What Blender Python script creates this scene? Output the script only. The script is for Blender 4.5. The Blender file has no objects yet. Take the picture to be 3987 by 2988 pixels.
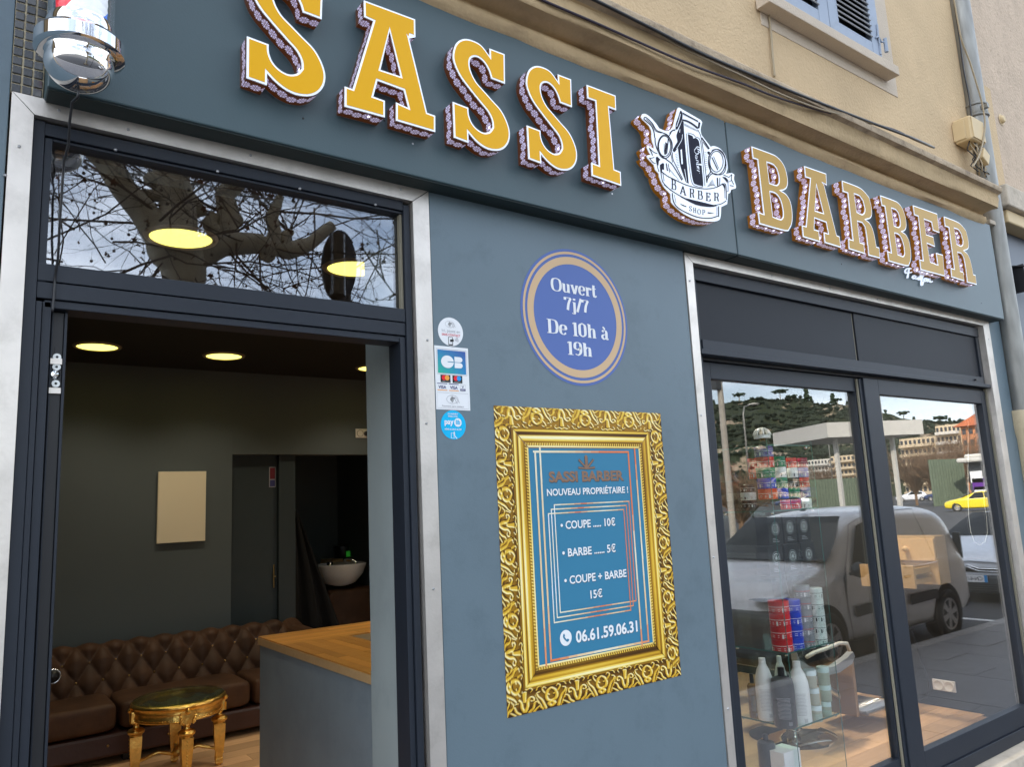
import bpy, math, random
from mathutils import Vector, Matrix, noise
from mathutils.geometry import tessellate_polygon
import numpy as np
random.seed(7)
R = math.radians
# ---------------------------------------------------------------- camera
SW, SH, FPX = 3987.0, 2988.0, 2973.13
YAW, PITCH, ROLL = 0.635539975, 0.160624069, -0.0484601411
CAM = Vector((0.0, -2.1, 1.8))
fw = Vector((math.sin(YAW)*math.cos(PITCH), math.cos(YAW)*math.cos(PITCH), math.sin(PITCH)))
rt0 = Vector((math.cos(YAW), -math.sin(YAW), 0)); up0 = rt0.cross(fw)
rt = rt0*math.cos(ROLL) + up0*math.sin(ROLL); up = -rt0*math.sin(ROLL) + up0*math.cos(ROLL)
scene = bpy.context.scene
cd = bpy.data.cameras.new('camera'); cam = bpy.data.objects.new('camera', cd)
scene.collection.objects.link(cam); scene.camera = cam
cam.matrix_world = Matrix(((rt.x, up.x, -fw.x, CAM.x), (rt.y, up.y, -fw.y, CAM.y), (rt.z, up.z, -fw.z, CAM.z), (0, 0, 0, 1)))
cd.sensor_width = 36; cd.lens = 36*FPX/SW; cd.clip_start = 0.05; cd.clip_end = 3000
# ---------------------------------------------------------------- sky, sun, exposure
SUN_EL, SUN_AZ = R(33), R(-58)          # the sun stands behind the shop, to the left
sd = Vector((math.sin(SUN_AZ)*math.cos(SUN_EL), math.cos(SUN_AZ)*math.cos(SUN_EL), math.sin(SUN_EL)))
w = bpy.data.worlds.new('World'); scene.world = w; w.use_nodes = True
nt = w.node_tree; nt.nodes.clear()
def N(t, typ, **kw):
    n = t.nodes.new(typ)
    for k, v in kw.items():
        if k.startswith('i_'):
            n.inputs[k[2:].replace('_', ' ')].default_value = v
        else: setattr(n, k, v)
    return n
sky = N(nt, 'ShaderNodeTexSky'); sky.sky_type = 'NISHITA'; sky.sun_disc = False
sky.sun_elevation = SUN_EL; sky.sun_rotation = SUN_AZ; sky.air_density = 1.0; sky.dust_density = 1.5
tc = N(nt, 'ShaderNodeTexCoord'); mp = N(nt, 'ShaderNodeMapping'); mp.inputs['Scale'].default_value = (1, 1, 2.6)
no = N(nt, 'ShaderNodeTexNoise'); no.inputs['Scale'].default_value = 2.3; no.inputs['Detail'].default_value = 7; no.inputs['Roughness'].default_value = .58
cr = N(nt, 'ShaderNodeValToRGB'); cr.color_ramp.elements[0].position = .42; cr.color_ramp.elements[1].position = .66
cr.color_ramp.elements[0].color = (.18, .18, .18, 1)
mx = N(nt, 'ShaderNodeMix', data_type='RGBA'); mx.inputs[7].default_value = (10.5, 11.2, 12.2, 1)
bg = N(nt, 'ShaderNodeBackground'); bg.inputs['Strength'].default_value = 0.115
wo = N(nt, 'ShaderNodeOutputWorld')
L = nt.links.new
L(tc.outputs['Generated'], mp.inputs['Vector']); L(mp.outputs[0], no.inputs['Vector']); L(no.outputs['Fac'], cr.inputs[0])
L(cr.outputs[0], mx.inputs[0]); L(sky.outputs[0], mx.inputs[6]); L(mx.outputs[2], bg.inputs[0]); L(bg.outputs[0], wo.inputs[0])
sl = bpy.data.lights.new('sun', 'SUN'); sl.energy = 3.2; sl.angle = R(.53); sl.color = (1, .9, .76)
so = bpy.data.objects.new('sun', sl); scene.collection.objects.link(so)
so.rotation_euler = sd.to_track_quat('Z', 'Y').to_euler(); so.location = (0, 0, 30)
vs = scene.view_settings; scene.display_settings.display_device = 'sRGB'
vs.view_transform = 'Standard'; vs.look = 'None'; vs.exposure = 1.5; vs.gamma = 1; vs.use_curve_mapping = False
scene.cycles.use_denoising = True; scene.cycles.max_bounces = 8; scene.cycles.transparent_max_bounces = 24
scene.cycles.glossy_bounces = 4; scene.cycles.sample_clamp_indirect = 4
# ---------------------------------------------------------------- pixel -> place
def ray(px, py):
    return rt*((px-SW/2)/FPX) - up*((py-SH/2)/FPX) + fw
def P(px, py, y=0.0):
    v = ray(px, py); return CAM + v*((y-CAM.y)/v.y)
def PZ(px, py, z):
    v = ray(px, py); return CAM + v*((z-CAM.z)/v.z)
def PX(px, py, x):
    v = ray(px, py); return CAM + v*((x-CAM.x)/v.x)
YMT = 0.045                              # plane of the transom glass
YM = 0.06                                # the mirror plane of the shop's glass
def mir(p): return Vector((p.x, 2*YM-p.y, p.z))
def mirt(p): return Vector((p.x, 2*YMT-p.y, p.z))
def V(px, py, y): return mir(P(px, py, y))
def VZ(px, py, z): return mir(PZ(px, py, z))
def K(ox, oy, k): return lambda x, y: (ox+x/k, oy+y/k)
kA = K(0, 0, 2.211); kB = K(900, 0, 2.01); kC = K(1900, 0, 2.01); kD = K(2890, 0, 2.01); kE = K(0, 600, 2.01)
kF = K(2640, 900, 1.6414); kG = K(2640, 1900, 1.524); kH = K(3700, 1200, 2.073); kI = K(3550, 2000, 1.677)
kJ = K(2400, 380, 3.015); kL = K(2850, 520, 3.015); kM = K(3300, 620, 3.015); kN = K(2800, 2180, 2.051); kO = K(2700, 1600, 3.685)
kP = K(1850, 1550, 2.599); kQ = K(1850, 2188, 2.599); kR = K(0, 2163, 2.01); kS = K(1650, 1200, 3.015); kT = K(800, 1500, 2.211)
kU = K(1600, 900, 2.01); kV = K(1180, 850, 4.145); kW = K(900, 2238, 2.211)
def fwd(p): return (p-CAM).dot(fw)
# ---------------------------------------------------------------- materials
def mat(name, col, rough=.55, metal=0.0, var=0.0, vscale=6.0, bump=0.0, bscale=60.0, stretch=(1, 1, 1), emit=None, es=0.0,
        dirt=None, dscale=3.0, damt=.5, coat=0.0, spec=.5, rvar=0.0):
    m = bpy.data.materials.new(name); m.use_nodes = True; t = m.node_tree; b = t.nodes['Principled BSDF']
    b.inputs['Base Color'].default_value = (*col, 1); b.inputs['Roughness'].default_value = rough
    b.inputs['Metallic'].default_value = metal; b.inputs['Coat Weight'].default_value = coat
    b.inputs['Coat Roughness'].default_value = .08
    b.inputs['Specular IOR Level'].default_value = spec
    L = t.links.new
    if var or bump or dirt or rvar:
        tc = N(t, 'ShaderNodeTexCoord'); mp = N(t, 'ShaderNodeMapping'); mp.inputs['Scale'].default_value = stretch
        L(tc.outputs['Object'], mp.inputs[0]); src = mp.outputs[0]
    last = None
    if var:
        n = N(t, 'ShaderNodeTexNoise'); n.inputs['Scale'].default_value = vscale; n.inputs['Detail'].default_value = 6; L(src, n.inputs['Vector'])
        r = N(t, 'ShaderNodeMapRange'); r.inputs[1].default_value = .25; r.inputs[2].default_value = .75
        r.inputs[3].default_value = 1-var; r.inputs[4].default_value = 1+var; L(n.outputs['Fac'], r.inputs[0])
        h = N(t, 'ShaderNodeVectorMath', operation='SCALE'); h.inputs[0].default_value = col; L(r.outputs[0], h.inputs['Scale'])
        last = h.outputs[0]
    if dirt:
        n = N(t, 'ShaderNodeTexNoise'); n.inputs['Scale'].default_value = dscale; n.inputs['Detail'].default_value = 9; n.inputs['Roughness'].default_value = .7; L(src, n.inputs['Vector'])
        r = N(t, 'ShaderNodeMapRange'); r.inputs[1].default_value = .52; r.inputs[2].default_value = .72; r.inputs[4].default_value = damt; L(n.outputs['Fac'], r.inputs[0])
        q = N(t, 'ShaderNodeMix', data_type='RGBA'); L(r.outputs[0], q.inputs[0]); q.inputs[7].default_value = (*dirt, 1)
        if last: L(last, q.inputs[6])
        else: q.inputs[6].default_value = (*col, 1)
        last = q.outputs[2]
    if last: L(last, b.inputs['Base Color'])
    if rvar:
        n = N(t, 'ShaderNodeTexNoise'); n.inputs['Scale'].default_value = vscale*1.7; n.inputs['Detail'].default_value = 5; L(src, n.inputs['Vector'])
        r = N(t, 'ShaderNodeMapRange'); r.inputs[1].default_value = .3; r.inputs[2].default_value = .7; r.inputs[3].default_value = max(.02, rough-rvar); r.inputs[4].default_value = rough+rvar
        L(n.outputs['Fac'], r.inputs[0]); L(r.outputs[0], b.inputs['Roughness'])
    if bump:
        n = N(t, 'ShaderNodeTexNoise'); n.inputs['Scale'].default_value = bscale; n.inputs['Detail'].default_value = 5; L(src, n.inputs['Vector'])
        q = N(t, 'ShaderNodeBump'); q.inputs['Strength'].default_value = bump; q.inputs['Distance'].default_value = .01
        L(n.outputs['Fac'], q.inputs['Height']); L(q.outputs[0], b.inputs['Normal'])
    if emit:
        b.inputs['Emission Color'].default_value = (*emit, 1); b.inputs['Emission Strength'].default_value = es
    return m
def glass_mat(name, refl, tint=(.93, .96, .95), rough=0.0, ior=1.5, base=0.0, fres=1.0):
    """thin pane: lets light straight through, reflects more at grazing angles"""
    m = bpy.data.materials.new(name); m.use_nodes = True; t = m.node_tree; t.nodes.clear(); L = t.links.new
    o = N(t, 'ShaderNodeOutputMaterial'); mixs = N(t, 'ShaderNodeMixShader'); tr = N(t, 'ShaderNodeBsdfTransparent'); g = N(t, 'ShaderNodeBsdfGlossy')
    tr.inputs[0].default_value = (*tint, 1); g.inputs['Roughness'].default_value = rough; g.inputs['Color'].default_value = (*refl, 1)
    ge = N(t, 'ShaderNodeNewGeometry'); dt = N(t, 'ShaderNodeVectorMath', operation='DOT_PRODUCT'); L(ge.outputs['Normal'], dt.inputs[0]); L(ge.outputs['Incoming'], dt.inputs[1])
    ab = N(t, 'ShaderNodeMath', operation='ABSOLUTE'); L(dt.outputs['Value'], ab.inputs[0]); om = N(t, 'ShaderNodeMath', operation='SUBTRACT', use_clamp=True); om.inputs[0].default_value = 1; L(ab.outputs[0], om.inputs[1])
    f = N(t, 'ShaderNodeMath', operation='POWER'); f.inputs[1].default_value = 4.2; L(om.outputs[0], f.inputs[0])
    a = N(t, 'ShaderNodeMath', operation='MULTIPLY_ADD', use_clamp=True); a.inputs[1].default_value = fres; a.inputs[2].default_value = base
    L(f.outputs[0], a.inputs[0]); L(a.outputs[0], mixs.inputs[0]); L(tr.outputs[0], mixs.inputs[1]); L(g.outputs[0], mixs.inputs[2]); L(mixs.outputs[0], o.inputs[0])
    return m
M = {}
M['slate'] = mat('slate_paint', (.122, .170, .200), rough=.42, var=.06, vscale=2.2, dirt=(.06, .09, .11), dscale=5, damt=.35, bump=.05, bscale=220, spec=.45)
M['fascia'] = mat('fascia_paint', (.050, .086, .098), rough=.42, var=.07, vscale=1.6, dirt=(.045, .075, .085), dscale=4, damt=.4, bump=.04, bscale=200, spec=.5)
M['frame'] = mat('anthracite_aluminium', (.0145, .019, .028), rough=.48, spec=.35, var=.08, vscale=5, bump=.03, bscale=400)
M['header'] = mat('header_panel_paint', (.0115, .0135, .019), spec=.28, rough=.55, var=.12, vscale=3)
M['frame_pale'] = mat('frame_seal', (.20, .18, .13), rough=.6)
M['black'] = mat('black_rubber', (.008, .008, .01), rough=.5)
M['silver'] = mat('brushed_aluminium', (.66, .61, .555), rough=.42, metal=.75, var=.10, vscale=9, stretch=(1, 1, 1), bump=.06, bscale=90, dirt=(.25, .22, .18), dscale=7, damt=.3)
M['steel'] = mat('screw_steel', (.55, .55, .56), rough=.3, metal=1)
M['stucco'] = mat('ochre_stucco', (.58, .425, .25), rough=.9, var=.10, vscale=2.0, bump=.55, bscale=70, dirt=(.40, .28, .17), dscale=1.6, damt=.45)
M['cornice'] = mat('ochre_cornice_stucco', (.53, .385, .215), rough=.9, var=.12, vscale=3.0, bump=.5, bscale=50, dirt=(.26, .18, .10), dscale=4.5, damt=.4)
M['lip'] = mat('weathered_ledge', (.40, .31, .21), rough=.95, var=.2, vscale=10, bump=.6, bscale=60, dirt=(.10, .07, .05), dscale=9, damt=.8)
M['plaster'] = mat('pale_plaster', (.55, .46, .36), rough=.9, var=.06, vscale=4, bump=.4, bscale=110)
M['pinkwall'] = mat('pink_render', (.54, .42, .31), rough=.95, var=.10, vscale=5, bump=.7, bscale=45, dirt=(.30, .22, .16), dscale=30, damt=.6)
M['stone'] = mat('weathered_limestone', (.50, .43, .34), rough=.9, var=.15, vscale=7, bump=.5, bscale=30, dirt=(.25, .2, .15), dscale=6, damt=.6)
M['rubble'] = mat('broken_render', (.22, .17, .12), rough=1, var=.35, vscale=25, bump=.8, bscale=40)
M['shutter'] = mat('grey_blue_shutter_paint', (.30, .35, .43), rough=.55, var=.06, vscale=8, dirt=(.2, .22, .25), dscale=10, damt=.4)
M['shutter_in'] = mat('shutter_slat_paint', (.36, .365, .37), rough=.6, var=.1, vscale=12)
M['zinc'] = mat('galvanised_pipe', (.26, .255, .235), rough=.48, metal=.55, var=.22, vscale=6, stretch=(3, 3, .6), rvar=.12, dirt=(.3, .3, .27), dscale=6, damt=.5)
M['castpipe'] = mat('cream_cast_pipe', (.56, .46, .30), rough=.6, var=.08, vscale=4, dirt=(.3, .22, .14), dscale=5, damt=.5)
M['cream_plastic'] = mat('cream_junction_box', (.62, .47, .26), rough=.6, var=.05)
M['cable'] = mat('black_cable', (.012, .012, .014), rough=.35)
M['cable_purple'] = mat('dark_violet_cable', (.03, .018, .035), rough=.5)
M['cable_pale'] = mat('beige_cable', (.35, .28, .18), rough=.6)
M['chrome'] = mat('chrome', (.86, .86, .87), rough=.035, metal=1)
M['glasstube'] = glass_mat('clear_cylinder', (1, 1, 1), tint=(.97, .98, .98), base=.04, fres=.9)
M['red'] = mat('red_stripe', (.72, .02, .04), rough=.4, emit=(.8, .02, .04), es=.15)
M['white'] = mat('white_stripe', (.75, .76, .78), rough=.4, emit=(.8, .85, .9), es=.12)
M['blue'] = mat('blue_stripe', (.03, .15, .62), rough=.4, emit=(.03, .2, .8), es=.15)
M['tile'] = mat('black_glass_mosaic', (.022, .024, .026), rough=.16, var=.4, vscale=30, coat=.5)
M['grout'] = mat('cream_grout', (.62, .53, .36), rough=.9)
M['pane'] = glass_mat('window_glass', (.95, .97, 1), tint=(.99, .995, .99), fres=1.0, base=.128)
M['transom'] = glass_mat('transom_glass', (.9, .93, 1), tint=(.93, .95, .95), fres=.8, base=.14)
M['shelfglass'] = glass_mat('shelf_glass', (.9, 1, .96), tint=(.93, .975, .96), base=.035, fres=.6)
M['glassedge'] = mat('green_glass_edge', (.03, .12, .10), rough=.15)
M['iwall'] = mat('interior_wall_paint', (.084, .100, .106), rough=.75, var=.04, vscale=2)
M['iceil'] = mat('interior_ceiling_paint', (.008, .008, .009), rough=.8)
M['ipillar'] = mat('grey_pillar_paint', (.30, .345, .345), rough=.6, var=.10, vscale=3.5, stretch=(1, 1, .6), dirt=(.22, .26, .27), dscale=6, damt=.5)
M['counter'] = mat('counter_grey_blue_paint', (.20, .245, .275), rough=.5, var=.14, vscale=4, dirt=(.13, .17, .20), dscale=5, damt=.5)
M['lamp'] = mat('lamp_diffuser', (.4, .3, .02), emit=(1.0, .87, .16), es=1.1)
M['lamp_rim'] = mat('lamp_rim', (.25, .2, .14), rough=.5)
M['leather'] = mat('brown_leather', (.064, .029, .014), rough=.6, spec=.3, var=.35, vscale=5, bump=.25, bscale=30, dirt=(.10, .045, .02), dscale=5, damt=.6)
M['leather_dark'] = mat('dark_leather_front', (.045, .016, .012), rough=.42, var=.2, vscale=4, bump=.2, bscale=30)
M['brass'] = mat('brass_stud', (.35, .22, .08), rough=.3, metal=1)
M['gold'] = mat('gilt_bronze', (.92, .58, .16), rough=.30, metal=1, var=.2, vscale=30, bump=.35, bscale=55)
M['canvas'] = mat('cream_canvas', (.80, .70, .52), rough=.85)
M['porcelain'] = mat('white_porcelain', (.72, .68, .64), rough=.12, coat=.4)
M['green_tub'] = mat('green_plastic', (.06, .45, .05), rough=.35, emit=(.04, .5, .04), es=.05)
M['darkplastic'] = mat('dark_plastic', (.012, .012, .014), rough=.3)
M['plastic_white'] = mat('white_plastic', (.74, .76, .74), rough=.35)
M['paper'] = mat('white_paper', (.78, .78, .78), rough=.6)
M['doorpaint'] = mat('interior_door_paint', (.020, .030, .034), rough=.55, var=.05)
M['silvercar'] = mat('silver_car_paint', (.72, .69, .66), rough=.30, metal=.25, coat=.6, var=.03, vscale=2)
M['whitecar'] = mat('white_car_paint', (.74, .76, .80), rough=.25, coat=.7)
M['yellowcar'] = mat('yellow_car_paint', (.80, .62, .02), rough=.25, coat=.7)
M['bluecar'] = mat('blue_car_paint', (.02, .04, .12), rough=.25, coat=.7)
M['carglass'] = mat('car_window', (.010, .013, .014), rough=.06, spec=.35)
M['tyre'] = mat('tyre', (.018, .018, .018), rough=.8)
M['bumper'] = mat('grey_bumper', (.055, .06, .065), rough=.6)
M['rim'] = mat('alloy_rim', (.45, .44, .43), rough=.35, metal=.6)
M['paving'] = mat('granite_paving', (.20, .195, .20), rough=.75, var=.14, vscale=3, bump=.3, bscale=120, dirt=(.13, .125, .12), dscale=2, damt=.5)
M['joint'] = mat('paving_joint', (.06, .055, .05), rough=.9)
M['asphalt'] = mat('asphalt', (.055, .055, .058), rough=.9, var=.15, vscale=2, bump=.4, bscale=100)
M['kerb'] = mat('kerb_granite', (.30, .29, .28), rough=.8, var=.12, vscale=6, bump=.3, bscale=60)
M['line'] = mat('road_paint', (.72, .72, .70), rough=.7)
M['bark'] = mat('plane_tree_bark', (.42, .39, .31), rough=.9, var=.35, vscale=3.5, bump=.5, bscale=9, dirt=(.62, .58, .46), dscale=4, damt=.6)
M['twig'] = mat('twig_bark', (.085, .062, .05), rough=.9)
M['deadleaf'] = mat('dead_leaf', (.11, .042, .018), rough=.8, var=.4, vscale=3)
M['scrub'] = mat('bare_shrub', (.20, .125, .075), rough=.95)
M['ltwhite'] = mat('canopy_white', (.58, .56, .51), rough=.6)
M['concrete'] = mat('concrete_pole', (.42, .39, .34), rough=.85, var=.1)
M['cornice_dark'] = M['black']

def plank_mat(name, a, b_, scale=(1.0, 14.0, 14.0), rough=.45):
    m = bpy.data.materials.new(name); m.use_nodes = True; t = m.node_tree; b = t.nodes['Principled BSDF']; L = t.links.new
    tc = N(t, 'ShaderNodeTexCoord'); mp = N(t, 'ShaderNodeMapping'); mp.inputs['Scale'].default_value = scale
    oi = N(t, 'ShaderNodeObjectInfo'); add = N(t, 'ShaderNodeVectorMath', operation='ADD')
    cmb = N(t, 'ShaderNodeCombineXYZ'); mul = N(t, 'ShaderNodeMath', operation='MULTIPLY'); mul.inputs[1].default_value = 37
    L(oi.outputs['Random'], mul.inputs[0]); L(mul.outputs[0], cmb.inputs[0]); L(mul.outputs[0], cmb.inputs[1])
    L(tc.outputs['Object'], add.inputs[0]); L(cmb.outputs[0], add.inputs[1]); L(add.outputs[0], mp.inputs[0])
    n = N(t, 'ShaderNodeTexNoise'); n.inputs['Scale'].default_value = 3; n.inputs['Detail'].default_value = 8; n.inputs['Distortion'].default_value = .6; L(mp.outputs[0], n.inputs['Vector'])
    mx = N(t, 'ShaderNodeMix', data_type='RGBA'); mx.inputs[6].default_value = (*a, 1); mx.inputs[7].default_value = (*b_, 1); L(n.outputs['Fac'], mx.inputs[0])
    hsv = N(t, 'ShaderNodeHueSaturation'); r = N(t, 'ShaderNodeMapRange'); r.inputs[3].default_value = .75; r.inputs[4].default_value = 1.2
    L(oi.outputs['Random'], r.inputs[0]); L(r.outputs[0], hsv.inputs['Value']); L(mx.outputs[2], hsv.inputs['Color']); L(hsv.outputs[0], b.inputs['Base Color'])
    b.inputs['Roughness'].default_value = rough
    return m
M['plank'] = plank_mat('oak_floor', (.74, .47, .26), (.52, .29, .14))
M['oak'] = plank_mat('oak_board', (.72, .48, .24), (.56, .34, .15))
M['worktop'] = plank_mat('oak_worktop', (.62, .29, .055), (.40, .15, .02), rough=.35)

def flake_mat(name, base, hot, glow, back):
    """side of an illuminated letter: brown acrylic with a strip of cut-out snowflakes, UV in metres"""
    m = bpy.data.materials.new(name); m.use_nodes = True; t = m.node_tree; b = t.nodes['Principled BSDF']; L = t.links.new
    def mth(op, a, c=None, d=None, clamp=False):
        n = N(t, 'ShaderNodeMath', operation=op, use_clamp=clamp)
        for i, x in enumerate((a, c, d)):
            if x is None: continue
            if isinstance(x, (int, float)): n.inputs[i].default_value = x
            else: L(x, n.inputs[i])
        return n.outputs[0]
    uv = N(t, 'ShaderNodeUVMap'); sp = N(t, 'ShaderNodeSeparateXYZ'); L(uv.outputs[0], sp.inputs[0])
    S = 0.030
    u = mth('DIVIDE', sp.outputs[0], S); cell = mth('FLOOR', u); fx = mth('SUBTRACT', mth('SUBTRACT', u, cell), .5)
    wn = N(t, 'ShaderNodeTexWhiteNoise', noise_dimensions='1D'); L(cell, wn.inputs['W'])
    off = mth('MULTIPLY_ADD', wn.outputs['Value'], .012, .024)
    fy = mth('DIVIDE', mth('SUBTRACT', sp.outputs[1], off), S)
    r = mth('SQRT', mth('ADD', mth('MULTIPLY', fx, fx), mth('MULTIPLY', fy, fy)))
    th = mth('ARCTAN2', fy, fx)
    pet = mth('COSINE', mth('MULTIPLY', th, 8))
    # petals: |r-.30| small where the cosine is high, outer branch tips, small hub
    a1 = mth('GREATER_THAN', pet, mth('MULTIPLY_ADD', mth('ABSOLUTE', mth('SUBTRACT', r, .29)), 7.5, -.75))
    a2 = mth('LESS_THAN', r, .07)
    a3 = mth('GREATER_THAN', mth('COSINE', mth('MULTIPLY_ADD', th, 16, 0)), .75)
    a4 = mth('MULTIPLY', a3, mth('LESS_THAN', mth('ABSOLUTE', mth('SUBTRACT', r, .42)), .1))
    core = mth('MULTIPLY', mth('LESS_THAN', mth('ABSOLUTE', mth('SUBTRACT', r, .30)), .06), mth('GREATER_THAN', pet, .93))
    flake = mth('SUBTRACT', mth('ADD', mth('ADD', a1, a2), a4, None), core, None, True)
    hotm = mth('MULTIPLY', mth('GREATER_THAN', wn.outputs['Value'], 1-hot), mth('LESS_THAN', mth('SQRT', mth('ADD', mth('MULTIPLY', mth('SUBTRACT', fx, .15), mth('SUBTRACT', fx, .15)), mth('MULTIPLY', mth('SUBTRACT', fy, .12), mth('SUBTRACT', fy, .12)))), .13))
    mx = N(t, 'ShaderNodeMix', data_type='RGBA'); mx.inputs[6].default_value = (*base, 1); mx.inputs[7].default_value = (.68, .68, .92, 1); L(flake, mx.inputs[0])
    L(mx.outputs[2], b.inputs['Base Color']); b.inputs['Roughness'].default_value = .18; b.inputs['Coat Weight'].default_value = .3
    em = mth('ADD', mth('MULTIPLY', flake, glow), mth('MULTIPLY', hotm, 2.5))
    e1 = N(t, 'ShaderNodeVectorMath', operation='SCALE'); e1.inputs[0].default_value = (.72, .66, 1.0); L(em, e1.inputs['Scale'])
    e2 = N(t, 'ShaderNodeVectorMath', operation='ADD'); L(e1.outputs[0], e2.inputs[0]); e2.inputs[1].default_value = back
    L(e2.outputs[0], b.inputs['Emission Color']); b.inputs['Emission Strength'].default_value = 1.0
    return m
M['side_brown'] = flake_mat('brown_acrylic_snowflakes', (.085, .026, .012), .06, .16, (.012, .003, .0))
M['side_amber'] = flake_mat('amber_acrylic_snowflakes', (.22, .080, .008), .35, .18, (.030, .011, .0))
M['trim_white'] = mat('white_acrylic_edge', (.72, .78, .88), rough=.3, emit=(.8, .88, 1), es=.14)
M['face_yellow'] = mat('yellow_acrylic', (.72, .375, .004), rough=.38, var=.04, vscale=2, emit=(1, .52, .0), es=.03, spec=.2)
M['face_tan'] = mat('tan_acrylic', (.44, .26, .040), rough=.38, var=.08, vscale=3, emit=(.8, .5, .1), es=.02, spec=.2)
M['shaded_soffit'] = mat('dark_green_soffit_shade', (.010, .022, .022), rough=.6, var=.1, vscale=4)
M['ink_navy'] = mat('dark_navy_print', (.012, .013, .03), rough=.6, spec=.15)
# ---------------------------------------------------------------- mesh helpers
class MB:
    def __init__(s): s.v = []; s.f = []; s.m = []; s.uv = []; s.mats = []
    def mi(s, m):
        if m not in s.mats: s.mats.append(m)
        return s.mats.index(m)
    def face(s, pts, m, uv=None):
        i = len(s.v); s.v += [tuple(p) for p in pts]; s.f.append(tuple(range(i, i+len(pts)))); s.m.append(s.mi(m)); s.uv.append(uv)
    def add(s, vs, fs, m):
        i = len(s.v); s.v += [tuple(p) for p in vs]
        k = s.mi(m)
        for f in fs: s.f.append(tuple(a+i for a in f)); s.m.append(k); s.uv.append(None)
    def box(s, x0, x1, y0, y1, z0, z1, m, rot=None, c=None):
        vs = [Vector((x, y, z)) for z in (z0, z1) for y in (y0, y1) for x in (x0, x1)]
        if rot is not None:
            c = Vector(c) if c is not None else Vector(((x0+x1)/2, (y0+y1)/2, (z0+z1)/2))
            vs = [c + rot @ (v-c) for v in vs]
        s.add(vs, [(0, 2, 3, 1), (4, 5, 7, 6), (0, 1, 5, 4), (2, 6, 7, 3), (0, 4, 6, 2), (1, 3, 7, 5)], m)
    def tube(s, pts, rad, m, n=8, cap=True):
        pts = [Vector(p) for p in pts]
        if not isinstance(rad, (list, tuple)): rad = [rad]*len(pts)
        vs = []; fs = []; prev = None
        for i, p in enumerate(pts):
            t = (pts[min(i+1, len(pts)-1)]-pts[max(i-1, 0)]).normalized()
            if prev is None: a = t.orthogonal().normalized()
            else: a = (prev - t*prev.dot(t)); a = a.normalized() if a.length > 1e-6 else t.orthogonal().normalized()
            prev = a; b = t.cross(a)
            for k in range(n):
                q = 2*math.pi*k/n; vs.append(p + (a*math.cos(q)+b*math.sin(q))*rad[i])
        for i in range(len(pts)-1):
            for k in range(n):
                k2 = (k+1) % n; fs.append((i*n+k, i*n+k2, (i+1)*n+k2, (i+1)*n+k))
        if cap: fs.append(tuple(range(n-1, -1, -1))); fs.append(tuple((len(pts)-1)*n+k for k in range(n)))
        s.add(vs, fs, m)
    def lathe(s, prof, c, m, n=32, axis='z'):
        c = Vector(c); vs = []; fs = []
        for r, h in prof:
            for k in range(n):
                q = 2*math.pi*k/n; d = (r*math.cos(q), r*math.sin(q))
                vs.append(c + (Vector((d[0], d[1], h)) if axis == 'z' else Vector((d[0], h, d[1])) if axis == 'y' else Vector((h, d[0], d[1]))))
        for i in range(len(prof)-1):
            for k in range(n):
                k2 = (k+1) % n; fs.append((i*n+k, i*n+k2, (i+1)*n+k2, (i+1)*n+k))
        s.add(vs, fs, m)
    def fill(s, outer, holes, fn, m):
        loops = [outer]+list(holes); flat = [p for l in loops for p in l]
        tris = tessellate_polygon([[Vector((p[0], p[1], 0)) for p in l] for l in loops])
        s.nf = (getattr(s, 'nf', -1)+1) % 29; dy_ = Vector((0, -.00002*s.nf, 0))
        s.add([fn(*p)+dy_ for p in flat], [tuple(t) for t in tris], m)
    def walls(s, loop, fa, fb, m, uv=True):
        acc = 0.0; n = len(loop)
        for i in range(n):
            p, q = loop[i], loop[(i+1) % n]; l = math.hypot(q[0]-p[0], q[1]-p[1])
            A, B, C, D_ = fa(*p), fa(*q), fb(*q), fb(*p); d = (A-D_).length
            s.face([A, B, C, D_], m, [(acc, d), (acc+l, d), (acc+l, 0), (acc, 0)] if uv else None); acc += l
coll = scene.collection
def _bbox(vs):
    a = np.array(vs); return a.min(0), a.max(0)
def obj(name, mb, parent=None, label=None, cat=None, group=None, kind=None, smooth=False, bevel=0, subsurf=0, origin=None, autosmooth=None):
    """links one mesh object; its origin goes to the middle of its base"""
    lo, hi = _bbox(mb.v)
    o0 = Vector(origin) if origin is not None else Vector(((lo[0]+hi[0])/2, (lo[1]+hi[1])/2, lo[2]))
    me = bpy.data.meshes.new(name); me.from_pydata([tuple(Vector(v)-o0) for v in mb.v], [], mb.f)
    for m in mb.mats: me.materials.append(m)
    me.polygons.foreach_set('material_index', mb.m)
    if any(u is not None for u in mb.uv):
        ul = me.uv_layers.new(name='UVMap')
        for poly, u in zip(me.polygons, mb.uv):
            if u is not None:
                for li, c in zip(poly.loop_indices, u): ul.data[li].uv = c
    if smooth: me.polygons.foreach_set('use_smooth', [True]*len(me.polygons))
    me.update(); o = bpy.data.objects.new(name, me); coll.objects.link(o)
    if parent is not None: o.parent = parent; o.location = o0 - wloc(parent)
    else: o.location = o0
    tagit(o, label, cat, group, kind)
    if bevel:
        b = o.modifiers.new('bevel', 'BEVEL'); b.width = bevel; b.segments = 2; b.limit_method = 'ANGLE'; b.angle_limit = R(40)
    if subsurf:
        b = o.modifiers.new('sub', 'SUBSURF'); b.levels = subsurf; b.render_levels = subsurf
    if autosmooth is not None:
        me.polygons.foreach_set('use_smooth', [True]*len(me.polygons)); me.set_sharp_from_angle(angle=R(autosmooth))
    return o
def wloc(o):
    p = Vector((0, 0, 0))
    while o is not None: p = p + o.location; o = o.parent
    return p
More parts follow.
